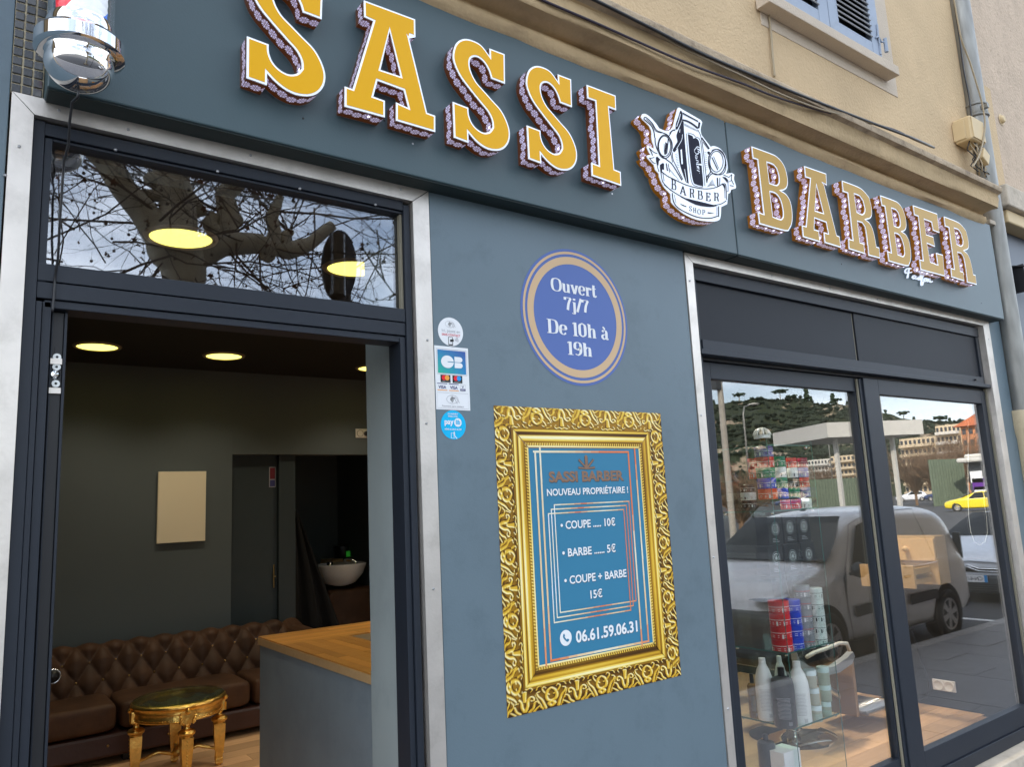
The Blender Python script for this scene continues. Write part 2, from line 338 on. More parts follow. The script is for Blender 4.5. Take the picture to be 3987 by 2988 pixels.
def tagit(o, label=None, cat=None, group=None, kind=None):
    if label: o['label'] = label
    if cat: o['category'] = cat
    if group: o['group'] = group
    if kind: o['kind'] = kind
def thing(name, label, cat, loc=(0, 0, 0), group=None):
    o = bpy.data.objects.new(name, None); coll.objects.link(o); o.location = loc; o.empty_display_size = .1
    tagit(o, label, cat, group); return o
def copy_tree(o, parent=None):
    c = o.copy(); coll.objects.link(c); c.parent = parent
    for ch in list(o.children): copy_tree(ch, c)
    return c
def smooth_loop(pts, sub=4, ang=38, closed=True):
    """rounds the runs of a traced outline, keeps its corners"""
    n = len(pts); out = []
    def corner(i):
        if not closed and (i == 0 or i == n-1): return True
        a, b, c = pts[(i-1) % n], pts[i], pts[(i+1) % n]
        v1 = (b[0]-a[0], b[1]-a[1]); v2 = (c[0]-b[0], c[1]-b[1])
        d = abs(math.atan2(v1[0]*v2[1]-v1[1]*v2[0], v1[0]*v2[0]+v1[1]*v2[1])); return d > R(ang)
    cs = [corner(i) for i in range(n)]
    for i in range(n if closed else n-1):
        p1, p2 = pts[i], pts[(i+1) % n]; c1, c2 = cs[i], cs[(i+1) % n]
        if c1 and c2: out.append(p1); continue
        p0 = pts[(i-1) % n] if not c1 else p1; p3 = pts[(i+2) % n] if not c2 else p2
        for k in range(sub):
            t = k/sub
            out.append(tuple(.5*((2*p1[j])+(-p0[j]+p2[j])*t+(2*p0[j]-5*p1[j]+4*p2[j]-p3[j])*t*t+(-p0[j]+3*p1[j]-3*p2[j]+p3[j])*t**3) for j in (0, 1)))
    if not closed: out.append(pts[-1])
    return out
def area2(l): return sum(l[i][0]*l[(i+1) % len(l)][1]-l[(i+1) % len(l)][0]*l[i][1] for i in range(len(l)))/2
def inset(l, d):
    """offset a loop to its left by d (CCW shrinks)"""
    n = len(l); out = []
    for i in range(n):
        a, b, c = l[i-1], l[i], l[(i+1) % n]
        e1 = Vector((b[0]-a[0], b[1]-a[1])); e2 = Vector((c[0]-b[0], c[1]-b[1]))
        if e1.length < 1e-7 or e2.length < 1e-7: out.append(b); continue
        e1.normalize(); e2.normalize(); n1 = Vector((-e1.y, e1.x)); n2 = Vector((-e2.y, e2.x)); m = n1+n2
        if m.length < 1e-5: m = n1
        m.normalize(); k = min(1/max(m.dot(n1), .38), 2.6); out.append((b[0]+m.x*d*k, b[1]+m.y*d*k))
    return out
def ribbon(mb, pts, width, fn, m, pen=None, closed=False, cap=False):
    """flat stroke; pen=(thick, thin) makes upright runs thick and level runs thin"""
    n = len(pts); Ls = []; Rs = []
    for i in range(n):
        a = pts[i-1] if (i or closed) else pts[0]; b = pts[(i+1) % n] if (i < n-1 or closed) else pts[-1]
        t = Vector((b[0]-a[0], b[1]-a[1])); t = t.normalized() if t.length > 1e-9 else Vector((1, 0)); nn = Vector((-t.y, t.x))
        wd = width if not pen else pen[1]+(pen[0]-pen[1])*abs(t.y)**1.6
        if callable(wd): wd = wd(i/(n-1))
        Ls.append((pts[i][0]+nn.x*wd/2, pts[i][1]+nn.y*wd/2)); Rs.append((pts[i][0]-nn.x*wd/2, pts[i][1]-nn.y*wd/2))
    ribbon.n = (ribbon.n+1) % 29; dy_ = Vector((0, -.00002*ribbon.n, 0))
    vs = [fn(*p)+dy_ for p in Ls]+[fn(*p)+dy_ for p in Rs]; fs = [(i, i+1, n+i+1, n+i) for i in range(n-1)]
    if closed: fs.append((n-1, 0, n, 2*n-1))
    mb.add(vs, fs, m)
ribbon.n = 0
def ell(cx, cy, rx, ry, n=40, a0=0, a1=360):
    full = abs(a1-a0) >= 360
    return [(cx+rx*math.cos(R(a0+(a1-a0)*k/(n if full else n-1))), cy+ry*math.sin(R(a0+(a1-a0)*k/(n if full else n-1)))) for k in range(n)]
_txt = {}
def text2d(s, bold=0.0):
    if (s, bold) in _txt: return _txt[(s, bold)]
    cu = bpy.data.curves.new('t', 'FONT'); cu.body = s; cu.offset = bold; cu.resolution_u = 3; cu.dimensions = '2D'; cu.fill_mode = 'FRONT' if hasattr(cu, 'fill_mode') and False else cu.fill_mode
    o = bpy.data.objects.new('t', cu); coll.objects.link(o); dg = bpy.context.evaluated_depsgraph_get(); dg.update()
    me = o.evaluated_get(dg).to_mesh(); vs = [(v.co.x, v.co.y) for v in me.vertices]; fs = [tuple(p.vertices) for p in me.polygons]
    o.evaluated_get(dg).to_mesh_clear(); coll.objects.unlink(o); bpy.data.objects.remove(o); bpy.data.curves.remove(cu)
    _txt[(s, bold)] = (vs, fs); return vs, fs
CAPH = None
def text(mb, s, x0, x1, zb, cap, fn, m, bold=0.0):
    """built-in sans lettering between x0 and x1, capital height cap, baseline zb"""
    global CAPH
    if CAPH is None: CAPH = max(v[1] for v in text2d('H')[0])
    vs, fs = text2d(s, bold)
    if not vs: return
    a = min(v[0] for v in vs); b = max(v[0] for v in vs); kx = (x1-x0)/(b-a); kz = cap/CAPH
    mb.add([fn(x0+(v[0]-a)*kx, zb+v[1]*kz) for v in vs], fs, m)
# ================================================================ THE SHOP FRONT
YF = -0.08
fx0 = P(183, 337, YF).x; fx1 = P(3910, 1238, YF).x
fz0 = 2.862; fz1 = 3.515; fj = P(*kC(1850, 915), YF).x
def silver(mb, x0, x1, z0, z1, y0=-.004, y1=.03): mb.box(x0, x1, y0, y1, z0, z1, M['silver'])
bld = thing('shop_building', 'ochre stucco building with a moulded cornice above the slate blue barber shop front', 'building', (2.7, .1, 0))
# slate wall panels of the ground floor
def panel(x0, x1, z0, z1, name='wall_panel', m='slate', y0=0, y1=.06):
    b = MB(); b.box(x0, x1, y0, y1, z0, z1, M[m]); return obj(name, b, bld, bevel=.002)
panel(-3.0, .062, 0, 3.8)
panel(1.241, 2.500, 0, 2.95)
xr = P(3893, 1246, 0).x
panel(5.481, 5.655, 0, 2.95)
# rough broken edge beside the pipe
b = MB(); n = 60
for i in range(n):
    z = 3.0*i/n; h = 3.0/n; q = noise.noise(Vector((z*6, 2.1, 0)))*.012+noise.noise(Vector((z*22, 5, 0)))*.01
    b.box(5.655, 5.70+q, .005+abs(q)*.6, .06, z, z+h, M['rubble'])
obj('render_edge', b, bld)
# backing behind the fascia and upper wall
b = MB(); b.box(-3.0, 5.72, .0, .30, 3.50, 12.5, M['stucco']); obj('upper_wall', b, bld)
b = MB(); b.box(-3.0, 5.72, .12, .30, 2.83, 3.49, M['slate']); obj('lintel', b, bld)
b = MB(); b.box(-45, 30, .32, 7.5, 4.0, 12.4, M['stucco']); obj('upper_storeys', b, bld)
# cornice
b = MB()
prof = [(-.03, 3.46), (-.085, 3.50), (-.097, 3.515), (-.104, 3.53), (-.10, 3.545), (-.085, 3.555), (-.076, 3.562), (-.076, 3.572), (-.10, 3.578), (-.12, 3.582), (-.145, 3.586), (-.172, 3.578), (-.178, 3.584),
        (-.181, 3.61), (-.184, 3.64), (-.187, 3.660), (-.192, 3.667), (-.218, 3.674), (-.222, 3.70), (-.214, 3.713), (.02, 3.76), (.04, 3.47)]
xs = [-3+i*.085 for i in range(int(8.44/.085))]+[5.44]
vs = []; fs = []; npf = len(prof)
for i, x in enumerate(xs):
    for j, (y, z) in enumerate(prof):
        k = .006 if j not in (0, 21) else 0
        d = noise.noise(Vector((x*2.3, j*.7, 0)))*k*1.3+noise.noise(Vector((x*9, j*1.3, 4)))*k*.7
        vs.append((x, y+d, z+d*.8))
for i in range(len(xs)-1):
    for j in range(npf):
        j2 = (j+1) % npf; fs.append((i*npf+j, i*npf+j2, (i+1)*npf+j2, (i+1)*npf+j))
fs.append(tuple(range(npf))); fs.append(tuple((len(xs)-1)*npf+j for j in range(npf-1, -1, -1)))
b.add(vs, [f for f in fs], M['cornice'])
lipi = b.mi(M['lip'])
for i, f in enumerate(b.f):
    if len(f) == 4 and all((v % npf) in (16, 17, 18, 19, 20) for v in f): b.m[i] = lipi
obj('cornice', b, bld, autosmooth=50)
# upper window with louvred shutters
b = MB(); b.box(P(*kD(150, 205), 0).x, 4.655, -.004, .03, 4.215, 6.2, M['plaster']); obj('window_surround', b, bld, bevel=.003)
win = thing('upper_window', 'closed pair of grey blue louvred shutters above a stone sill on the ochre wall', 'window', (3.86, 0, 4.27))
b = MB(); b.box(3.235, 4.535, -.085, -.004, 4.285, 4.345, M['plaster']); obj('sill', b, win, bevel=.004)
def shutter(x0, x1, z0, z1):
    b = MB(); st = .10
    b.box(x0, x0+st, -.045, -.006, z0, z1, M['shutter']); b.box(x1-st, x1, -.045, -.006, z0, z1, M['shutter'])
    b.box(x0+st, x1-st, -.043, -.006, z0, z0+.115, M['shutter'])
    b.box(x0+st, x1-st, -.043, -.006, z1-.12, z1, M['shutter'])
    b.box(x0+st, x1-st, -.012, -.006, z0+.115, z1-.12, M['black'])
    sh = obj('shutter', b, win, bevel=.003)
    z = z0+.14
    while z < z1-.15:
        s = MB(); s.box(x0+st-.004, x1-st+.004, -.040, -.034, z, z+.050, M['shutter_in'], rot=Matrix.Rotation(R(-33), 3, 'X')); obj('slat', s, sh)
        z += .036
    return sh
shutter(3.315, 3.868, 4.348, 5.9); sh2 = shutter(3.874, 4.432, 4.348, 5.9)
b = MB(); b.tube([(4.462, -.06, 4.43), (4.462, -.06, 4.52)], .012, M['shutter']); b.tube([(4.37, -.05, 4.50), (4.40, -.052, 4.515), (4.43, -.052, 4.49), (4.462, -.058, 4.50)], .006, M['shutter'])
b.tube([(4.405, -.048, 4.40), (4.41, -.05, 4.46), (4.40, -.052, 4.52), (4.41, -.05, 4.60)], .006, M['shutter']); obj('hinge', b, win)
# fascia
fas = thing('sign_fascia', 'long blue grey sign board in two panels carrying the shop lettering', 'sign board', ((fx0+fx1)/2, 0, fz0))
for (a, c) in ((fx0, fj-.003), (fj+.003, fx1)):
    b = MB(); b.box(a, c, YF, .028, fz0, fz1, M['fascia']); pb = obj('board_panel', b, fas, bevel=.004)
    b = MB(); b.box(a+.004, c-.004, YF+.006, .027, fz0-.004, fz0-.0005, M['shaded_soffit']); obj('shaded_soffit', b, pb)  # thin added strip; the shade under the board is put into its colour
b = MB(); b.box(fj-.002, fj+.002, YF+.004, .02, fz0+.002, fz1, M['black']); obj('joint', b, fas)
for i in range(14):   # rivets and old screw holes
    x = fx0+.3+random.random()*(fx1-fx0-.5); z = fz0+.05+random.random()*.5
    b = MB(); b.lathe([(0, -.0015), (.0035, -.001), (.0035, .002)], (x, YF, z), M['black'] if i % 3 else M['steel'], 8, 'y'); obj('screw_hole', b, fas)
# mosaic strip at the left of the fascia
mos = thing('mosaic_strip', 'strip of black glass mosaic tiles with cream grout left of the sign board', 'mosaic', (.1, 0, 2.87))
b = MB(); b.box(.063, fx0-.002, .004, .05, 2.868, 3.8, M['grout']); obj('grout_bed', b, mos)
tw = (fx0-.002-.063)/3; tm = None
for r_ in range(26):
    for c_ in range(3):
        x = .063+tw*c_+.0012; z = 2.870+r_*.0245
        if tm is None:
            b = MB(); b.box(x, x+tw-.0036, .0, .02, z, z+.0209, M['tile']); tm = obj('tile', b, mos, bevel=.0012); x0_, z0_ = x, z
        else:
            o = tm.copy(); coll.objects.link(o); o.location = tm.location+Vector((x-x0_+random.uniform(-.0004, .0004), random.uniform(-.0008, .0008), z-z0_)); o.rotation_euler = (random.uniform(-.02, .02), random.uniform(-.01, .01), random.uniform(-.02, .02))
# ---------------------------------------------------------------- entrance
ent = thing('shop_entrance', 'open shop entrance in anthracite frame with glazed transom and aluminium surround', 'doorway', (.65, 0, .3))
b = MB()
def mitre(mb, x0, x1, z0, z1, wv, wh, m, y0=-.004, y1=.03, bottom=False):
    """one surround of two uprights and a head, mitred"""
    for pts in ([(x0, z0), (x0+wv, z0), (x0+wv, z1-wh), (x0, z1)],):
        pass
for nm, pts in (('surround_upright', [(.066, 0), (.114, 0), (.114, 2.818), (.066, 2.867)]), ('surround_head', [(.0675, 2.867), (.1155, 2.8195), (1.1745, 2.8115), (1.236, 2.8605)]),
                ('surround_upright', [(1.176, 2.8095), (1.237, 2.858), (1.237, 0), (1.186, 0)])):
    b = MB(); b.fill(pts, [], lambda x, z: Vector((x, -.004, z)), M['silver']); b.walls(pts, lambda x, z: Vector((x, -.004, z)), lambda x, z: Vector((x, .045, z)), M['silver'], uv=False); obj(nm, b, ent)
def screw(x, z, par, y=-.004, r=.0042):
    b = MB(); b.lathe([(0, -.0025), (r*.4, -.0022), (r*.42, -.0008), (r*.7, -.0028), (r, -.001), (r, .001)], (x, y, z), M['steel'], 10, 'y'); obj('screw', b, par)
for px, py in (kA(507, 950), kA(165, 1262), kB(152, 1215), kB(1327, 1482), kE(40, 165), (1660, 1650), (1688, 2295), (1664, 1325), kA(1103, 1115)):
    p = P(px, py, -.004); screw(p.x, p.z, ent)
p = P(*kE(42, 1765), -.004)
FR = M['frame']
def bar(name, x0, x1, z0, z1, y0, y1, par=ent, m=None, bev=.0015):
    b = MB(); b.box(x0, x1, y0, y1, z0, z1, m or FR); return obj(name, b, par, bevel=bev)
bar('door_frame', .115, .140, 0, 2.815, .012, .10); bar('door_frame', .1405, .1535, 0, 2.35, .016, .10)
bar('door_frame', .1545, .174, .3, 2.352, .024, .10)
bar('door_frame', .141, .158, 2.40, 2.775, .018, .10)
bar('door_frame', 1.150, 1.172, 0, 2.80, .012, .10); bar('door_frame', 1.130, 1.1485, 0, 2.352, .02, .10)
bar('transom_frame', .1405, 1.1495, 2.779, 2.812, .014, .10); bar('transom_frame', .159, 1.1495, 2.770, 2.7775, .022, .10)
bar('transom_frame', .1405, 1.1495, 2.402, 2.446, .016, .10); bar('transom_frame', .1405, 1.1495, 2.3585, 2.3995, .018, .10); bar('transom_frame', .1585, 1.1495, 2.337, 2.3565, .024, .10)
b = MB(); b.box(.156, 1.152, YMT, YMT+.006, 2.44, 2.775, M['transom']); obj('transom_pane', b, ent)
bar('glazing_seal', 1.141, 1.1495, 2.447, 2.769, .025, .044, m=M['frame_pale'])
for x in (.30, .56, .80, 1.05): screw(x, 2.7795, ent, y=.014, r=.0045)
# lock edge on the left jamb
lk = MB()
p0 = P(*kE(388, 1510), .05)
bar('lock_channel', .1765, .205, .3, 2.334, .05, .115, m=M['black']); bar('lock_rail', .2055, .212, .3, 2.334, .045, .115)
bar('lock_rail', .178, .1815, .3, 2.334, .046, .052)
for py, kind in ((1530, 's'), (1588, 'r'), (1623, 'p'), (1665, 'r'), (1723, 'b'), (1797, 'r'), (1853, 'p')):
    p = P(kE(425, 0)[0], 600+py/2.01, .045); x = .193
    b = MB()
    if kind == 'r': b.lathe([(.003, -.001), (.009, -.001), (.0095, .004)], (x, .046, p.z), M['plastic_white'], 16, 'y')
    elif kind == 'b': b.lathe([(0, -.003), (.008, -.002), (.0115, .002)], (x-.003, .046, p.z), M['chrome'], 16, 'y')
    elif kind == 'p': b.box(x-.014, x+.011, .043, .05, p.z-.007, p.z+.007, M['silver'])
    else: b.box(x-.005, x+.005, .048, .052, p.z-.009, p.z+.009, M['black'])
    obj('lock_part', b, ent)
# ---------------------------------------------------------------- barber pole
pc = Vector((.187, -.205, 0)); zr = 2.927
pole = thing('barber_pole', 'chrome barber pole with red white and blue stripes in a clear cylinder beside the mosaic', 'barber pole', (pc.x, pc.y, zr-.15))
b = MB(); b.lathe([(.062, .050), (.070, .045), (.074, .03), (.074, .012), (.087, .008), (.0945, -.002), (.0945, -.032), (.086, -.036), (.074, -.037), (.0715, -.044), (.073, -.060)], (pc.x, pc.y, zr), M['chrome'], 64); obj('ring', b, pole, autosmooth=35)
b = MB(); pr = [(.073, -.060)]
for k in range(1, 15): a = R(90*k/14); pr.append((.073*math.cos(a), -.060-.077*math.sin(a)*.76))
b.lathe(pr, (pc.x, pc.y, zr), M['chrome'], 64); obj('dome', b, pole, smooth=True)
b = MB(); b.lathe([(.070, .03), (.070, .9)], (pc.x, pc.y, zr), M['glasstube'], 48); obj('clear_cylinder', b, pole, smooth=True)
b = MB(); nseg = 64; rr = .054; hh = 40; PH0 = .70
for i in range(nseg):
    for j in range(hh):
        tw0, tw1 = 2*math.pi*j*.02/.34, 2*math.pi*(j+1)*.02/.34; a0, a1 = 2*math.pi*i/nseg, 2*math.pi*(i+1)/nseg; z0, z1 = zr+.03+j*.02, zr+.03+(j+1)*.02
        ph = ((i/nseg)*3 + (j*.02)/.16+1.05) % 3
        cmat = 'white' if int(ph*2) % 2 == 0 else ('red' if ph < 1.2 or ph > 2.4 else 'blue')
        # four bands: red, white, blue, white following the helix
        q = ((i+.5)/nseg + PH0) % 1.0
        cmat = 'red' if q < .25 else 'white' if q < .5 else 'blue' if q < .75 else 'white'
        sh0 = (z0-zr)*0
        b.face([(pc.x+rr*math.cos(a0+tw0), pc.y+rr*math.sin(a0+tw0), z0), (pc.x+rr*math.cos(a1+tw0), pc.y+rr*math.sin(a1+tw0), z0), (pc.x+rr*math.cos(a1+tw1), pc.y+rr*math.sin(a1+tw1), z1), (pc.x+rr*math.cos(a0+tw1), pc.y+rr*math.sin(a0+tw1), z1)], M[cmat])
obj('striped_cylinder', b, pole, smooth=True)
b = MB(); b.box(pc.x-.02, pc.x+.02, pc.y+.05, YF-.001, zr-.04, zr-.015, M['chrome']); obj('bracket', b, pole, bevel=.003)
b = MB(); zb_ = zr-.060-.0585
pts = [Vector((pc.x, pc.y, zb_+.01)), Vector((pc.x, pc.y, zb_-.02))]
for t_, (px, py) in enumerate((kA(620, 880), kA(600, 1050), kA(590, 1250), kE(500, 60), kE(470, 500), kE(455, 800), kE(430, 980), kE(418, 1150), kE(410, 1235))):
    yy = pc.y+(.02-pc.y)*min(1, (t_+1)/7.0)
    pts.append(P(px, py, min(yy, .012)))
sp = []
for i in range(len(pts)-1):
    for k in range(4): sp.append(pts[i].lerp(pts[i+1], k/4))
sp.append(pts[-1]); b.tube(sp, .0032, M['cable'], 8)
t = obj('pole_cable', b, smooth=True); tagit(t, 'thin black cable hanging from the barber pole to the door head', 'cable')
# ---------------------------------------------------------------- the lettering
LY = -.140
def letter(label, outer, holes, face, side, group, tag_name='sign_letter', inset_d=.0062, sub=4):
    outer = smooth_loop(outer, sub); holes = [smooth_loop(h, sub) for h in holes]
    if area2(outer) < 0: outer = outer[::-1]
    holes = [h if area2(h) < 0 else h[::-1] for h in holes]
    cx = sum(p[0] for p in outer)/len(outer); zb = min(p[1] for p in outer)
    t = thing(tag_name, label, 'letter' if tag_name == 'sign_letter' else 'logo sign', (cx, YF, zb), group)
    F = lambda y: (lambda x, z: Vector((x, y, z)))
    b = MB()
    for l in [outer]+holes: b.walls(l, F(LY), F(YF-.001), M[side])
    obj('side', b, t)
    b = MB(); b.fill(outer, holes, F(LY-.0004), M['trim_white'])
    for l in [outer]+holes: b.walls(l, F(LY-.0004), F(LY+.0035), M['trim_white'], uv=False)
    # the white edge stands a hair outside the sides
    obj('white_edge', b, t)
    if face:
        b = MB(); io = inset(outer, inset_d); ih = [inset(h, inset_d) for h in holes]
        b.fill(io, ih, F(LY-.0022), M[face])
        for l in [io]+ih: b.walls(l, F(LY-.0022), F(LY), M[face], uv=False)
        obj('face', b, t)
    return t
def unp(kf, pts, y=LY): return [(P(*kf(x, z), y).x, P(*kf(x, z), y).z) for x, z in pts]
S3 = [(548,638),(545,580),(650,620),(657,838),(562,802),(545,745),(515,690),(480,655),(445,645),(418,662),(412,700),(425,760),(460,830),(510,890),(570,960),(630,1030),(672,1110),(695,1190),(692,1260),(665,1310),(620,1333),(560,1328),(505,1300),(455,1255),(413,1205),(417,1280),(317,1243),(303,980),(410,1022),(415,1075),(435,1130),(470,1175),(515,1202),(555,1195),(578,1160),(572,1110),(545,1050),(490,980),(420,890),(355,800),(315,720),(297,650),(305,580),(330,535),(375,515),(430,525),(490,560)]
S3 = unp(kC, S3)
A1 = unp(kB, [(1037,0),(1440,150),(1442,290),(1378,264),(1392,300),(1533,882),(1597,905),(1597,1033),(1290,943),(1290,800),(1385,843),(1350,705),(1145,630),(1112,755),(1203,788),(1203,918),(888,832),(888,675),(950,696),(1112,163),(1040,130)])
A1h = unp(kB, [(1240,240),(1325,597),(1168,545)])
I1 = unp(kC, [(772,662),(998,747),(1003,862),(945,840),(988,1325),(1038,1345),(1043,1455),(812,1375),(808,1272),(868,1295),(840,790),(778,768)])
B1 = unp(kL, [(228,148),(450,230),(520,265),(580,325),(622,400),(648,500),(655,580),(640,640),(605,668),(572,672),(610,692),(645,725),(682,790),(703,880),(710,980),(702,1060),(675,1120),(625,1145),(322,1062),(305,920),(372,945),(300,308),(245,290)])
B1h = [unp(kL, [(410,340),(480,365),(522,410),(545,480),(552,550),(540,590),(510,603),(440,580)]), unp(kL, [(445,685),(510,705),(560,765),(590,860),(600,950),(590,990),(560,1005),(480,975)])]
A2 = unp(kL, [(848,380),(1105,470),(1112,610),(1062,578),(1080,600),(1228,1195),(1262,1208),(1278,1340),(1090,1283),(1078,1158),(1130,1175),(1105,1045),(970,995),(965,1125),(1018,1140),(1032,1275),(835,1215),(822,1075),(868,1090),(918,530),(862,512)])
A2h = [unp(kL, [(990,600),(1072,935),(975,905)])]
R2 = unp(kM, [(1132,672),(1280,730),(1340,775),(1390,840),(1415,940),(1422,1020),(1408,1060),(1366,1075),(1405,1110),(1438,1180),(1460,1270),(1475,1352),(1502,1362),(1515,1475),(1408,1447),(1378,1225),(1362,1150),(1335,1108),(1290,1095),(1320,1312),(1358,1325),(1370,1432),(1222,1385),(1212,1277),(1255,1290),(1190,803),(1145,788)])
R2h = [unp(kM, [(1250,810),(1300,830),(1335,880),(1355,960),(1350,1000),(1325,1018),(1280,995)])]
E1 = unp(kM, [(768,540),(1050,640),(1078,865),(1005,838),(988,742),(898,706),(922,882),(1005,910),(1025,1028),(932,990),(970,1205),(1060,1240),(1040,1100),(1118,1122),(1140,1375),(860,1300),(845,1175),(888,1190),(830,672),(785,655)])
def bb(l): return min(p[0] for p in l), max(p[0] for p in l), min(p[1] for p in l), max(p[1] for p in l)
def fit(loops, x0, x1, z0, z1):
    a, b_, c, d = bb(loops[0]); return [[(x0+(p[0]-a)/(b_-a)*(x1-x0), z0+(p[1]-c)/(d-c)*(z1-z0)) for p in l] for l in loops]
sz0, sz1 = bb(S3)[2:]; bz0, bz1 = bb(B1)[2:]
g1 = 'yellow letters of the word SASSI'; g2 = 'tan letters of the word BARBER'
xs1 = P(*kB(120, 600), LY).x, P(*kB(736, 550), LY).x
xs2 = P(*kB(1733, 790), LY).x, P(*kB(2181, 1060), LY).x
letter('yellow letter S at the left end of the sign, largest of the three', fit([S3], xs1[0], xs1[1], sz0, sz1)[0], [], 'face_yellow', 'side_brown', g1)
letter('large yellow letter A with white edge, second letter of the shop name', A1, [A1h], 'face_yellow', 'side_brown', g1)
letter('yellow letter S between the large A and another S', fit([S3], xs2[0], xs2[1], sz0, sz1)[0], [], 'face_yellow', 'side_brown', g1)
letter('yellow letter S directly left of the letter I', S3, [], 'face_yellow', 'side_brown', g1)
letter('narrow yellow letter I with snowflake side, left of the round logo', I1, [], 'face_yellow', 'side_brown', g1)
letter('tan letter B right after the white logo', B1, B1h, 'face_tan', 'side_amber', g2)
letter('tan letter A in the second word, between B and R', A2, A2h, 'face_tan', 'side_amber', g2)
xr1 = P(*kL(1272, 535), LY).x, P(*kM(387, 1165), LY).x
f_ = fit([R2]+R2h, xr1[0], xr1[1], bz0, bz1)
letter('tan letter R in the middle of the second word', f_[0], f_[1:], 'face_tan', 'side_amber', g2)
xb2 = P(*kM(378, 398), LY).x, P(*kM(752, 1150), LY).x
f_ = fit([B1]+B1h, xb2[0], xb2[1], bz0, bz1)
letter('tan letter B between R and E in the second word', f_[0], f_[1:], 'face_tan', 'side_amber', g2)
letter('tan letter E with lit snowflake side near the right end', E1, [], 'face_tan', 'side_amber', g2)
letter('yellowish tan letter R, last letter at the right end of the sign', R2, R2h, 'face_tan', 'side_amber', g2)
# ---------------------------------------------------------------- the emblem
EM = [(735,114),(990,262),(1007,290),(988,375),(1000,440),(1105,575),(1150,568),(1220,600),(1275,670),(1300,760),(1303,840),(1285,895),(1350,885),(1385,905),(1380,960),(1402,1035),(1400,1065),(1345,1080),(1335,1115),(1310,1130),(1300,1250),(1230,1285),(1222,1400),(1200,1440),(1120,1455),(950,1435),(800,1370),(690,1280),(645,1230),(635,1130),(560,1050),(510,950),(498,890),(460,850),(440,790),(372,718),(355,680),(402,668),(380,640),(355,580),(365,560),(440,600),(437,560),(415,490),(410,400),(380,330),(310,260),(287,225),(300,195),(340,190),(400,230),(470,310),(500,358),(590,392),(655,350),(688,230),(715,130)]
em = letter('white barber shop emblem with scissors, hair clipper and ribbon between the two words', unp(kJ, EM), [], None, 'side_amber', None, tag_name='emblem_sign', sub=3)
b = MB(); EY = LY-.0016
def ef(x, z): return P(*kJ(x, z), EY)
def efl(x, z): return P(*kJ(x, z), EY-.0006)
ik = M['ink_navy']; wh = M['trim_white']
def st(pts, wd, closed=False, f=ef, m=ik, sub=5): ribbon(b, smooth_loop(pts, sub, 60, closed), wd*1.3, f, m, closed=closed)
def po(pts, f=ef, m=ik, sub=3): b.fill(smooth_loop(pts, sub, 40), [], f, m)
# clipper
po([(750,150),(768,160),(775,245),(715,375),(693,372),(700,300),(725,230)]); st([(752,190),(735,260),(708,340)], 5, f=efl, m=wh)
po([(775,170),(960,270),(958,285),(775,185)]);
for i in range(26): q = i/25; st([(778+q*180, 182+q*95), (776+q*178, 205+q*90-8)], 3.2)
po([(965,285),(985,290),(985,310),(975,360),(955,360),(958,330)]); st([(770,262),(830,275),(900,315),(955,360)], 16)
po([(770,270),(790,285),(800,470),(850,1010),(815,990),(750,800),(728,640),(720,560),(715,500),(705,440),(735,360)])
po([(838,425),(895,450),(905,480),(930,470),(968,510),(985,640),(1020,1010),(1005,1038),(940,1020),(900,980),(868,760)])
st([(820,420),(850,760),(885,990),(940,1040),(1015,1052)], 5); st([(835,412),(900,430),(930,460),(975,485),(1000,600),(1040,1040)], 5); st([(955,375),(990,450),(1020,620),(1062,1000)], 6)
po([(765,425),(776,440),(755,520),(700,620),(680,640),(662,625),(668,600),(715,520),(745,480)])
st([(775,430),(765,500),(705,600)], 4, f=efl, m=wh)
po([(738,610),(770,600),(785,790),(800,830),(785,830),(765,790)]); po([(752,612),(768,606),(780,780),(764,780)], f=efl, m=wh)
for i in range(11): st([(752, 640+i*13), (768, 636+i*13)], 4)
st([(800,840),(825,990)], 4, f=efl, m=wh); st([(745,370),(742,410)], 4, f=efl, m=wh)
for i in range(18): q = i/17; st([(800+q*150, 300+q*80), (800+q*150, 330+q*70)], 3)
# left scissor
st([(330,228),(322,250),(350,275),(410,330),(440,400),(450,470)], 9); st([(330,228),(360,240),(420,300),(470,380),(540,410),(600,440),(650,520),(655,600)], 9)
st([(350,252),(420,320),(460,390),(530,415)], 5)
st(ell(568, 575, 82, 138, 30), 9, True, sub=1); st(ell(566, 570, 70, 120, 30), 7, True, sub=1)
st([(455,470),(458,540),(490,630),(540,690),(600,735),(660,790),(770,970)], 9); st([(655,640),(665,720),(700,800),(780,960)], 7); st([(640,660),(660,760)], 5)
po([(575,520),(600,540),(590,600),(580,670),(560,665)]); st([(610,480),(590,660)], 10); st([(560,540),(562,640)], 4)
# right scissor
st(ell(1180, 755, 100, 150, 34), 9, True, sub=1); st(ell(1175, 750, 78, 122, 34), 7, True, sub=1)
po([(1065,635),(1085,630),(1100,640),(1095,670),(1075,665)]); st([(1085,680),(1085,760),(1105,850),(1095,890),(1060,930),(1060,990)], 9)
st([(1120,620),(1180,605),(1250,660),(1285,760),(1275,860),(1220,905),(1140,890),(1100,910),(1062,970)], 8); st([(1120,700),(1190,850)], 9); st([(1140,690),(1200,830)], 5); st([(1080,910),(1062,1000)], 6)
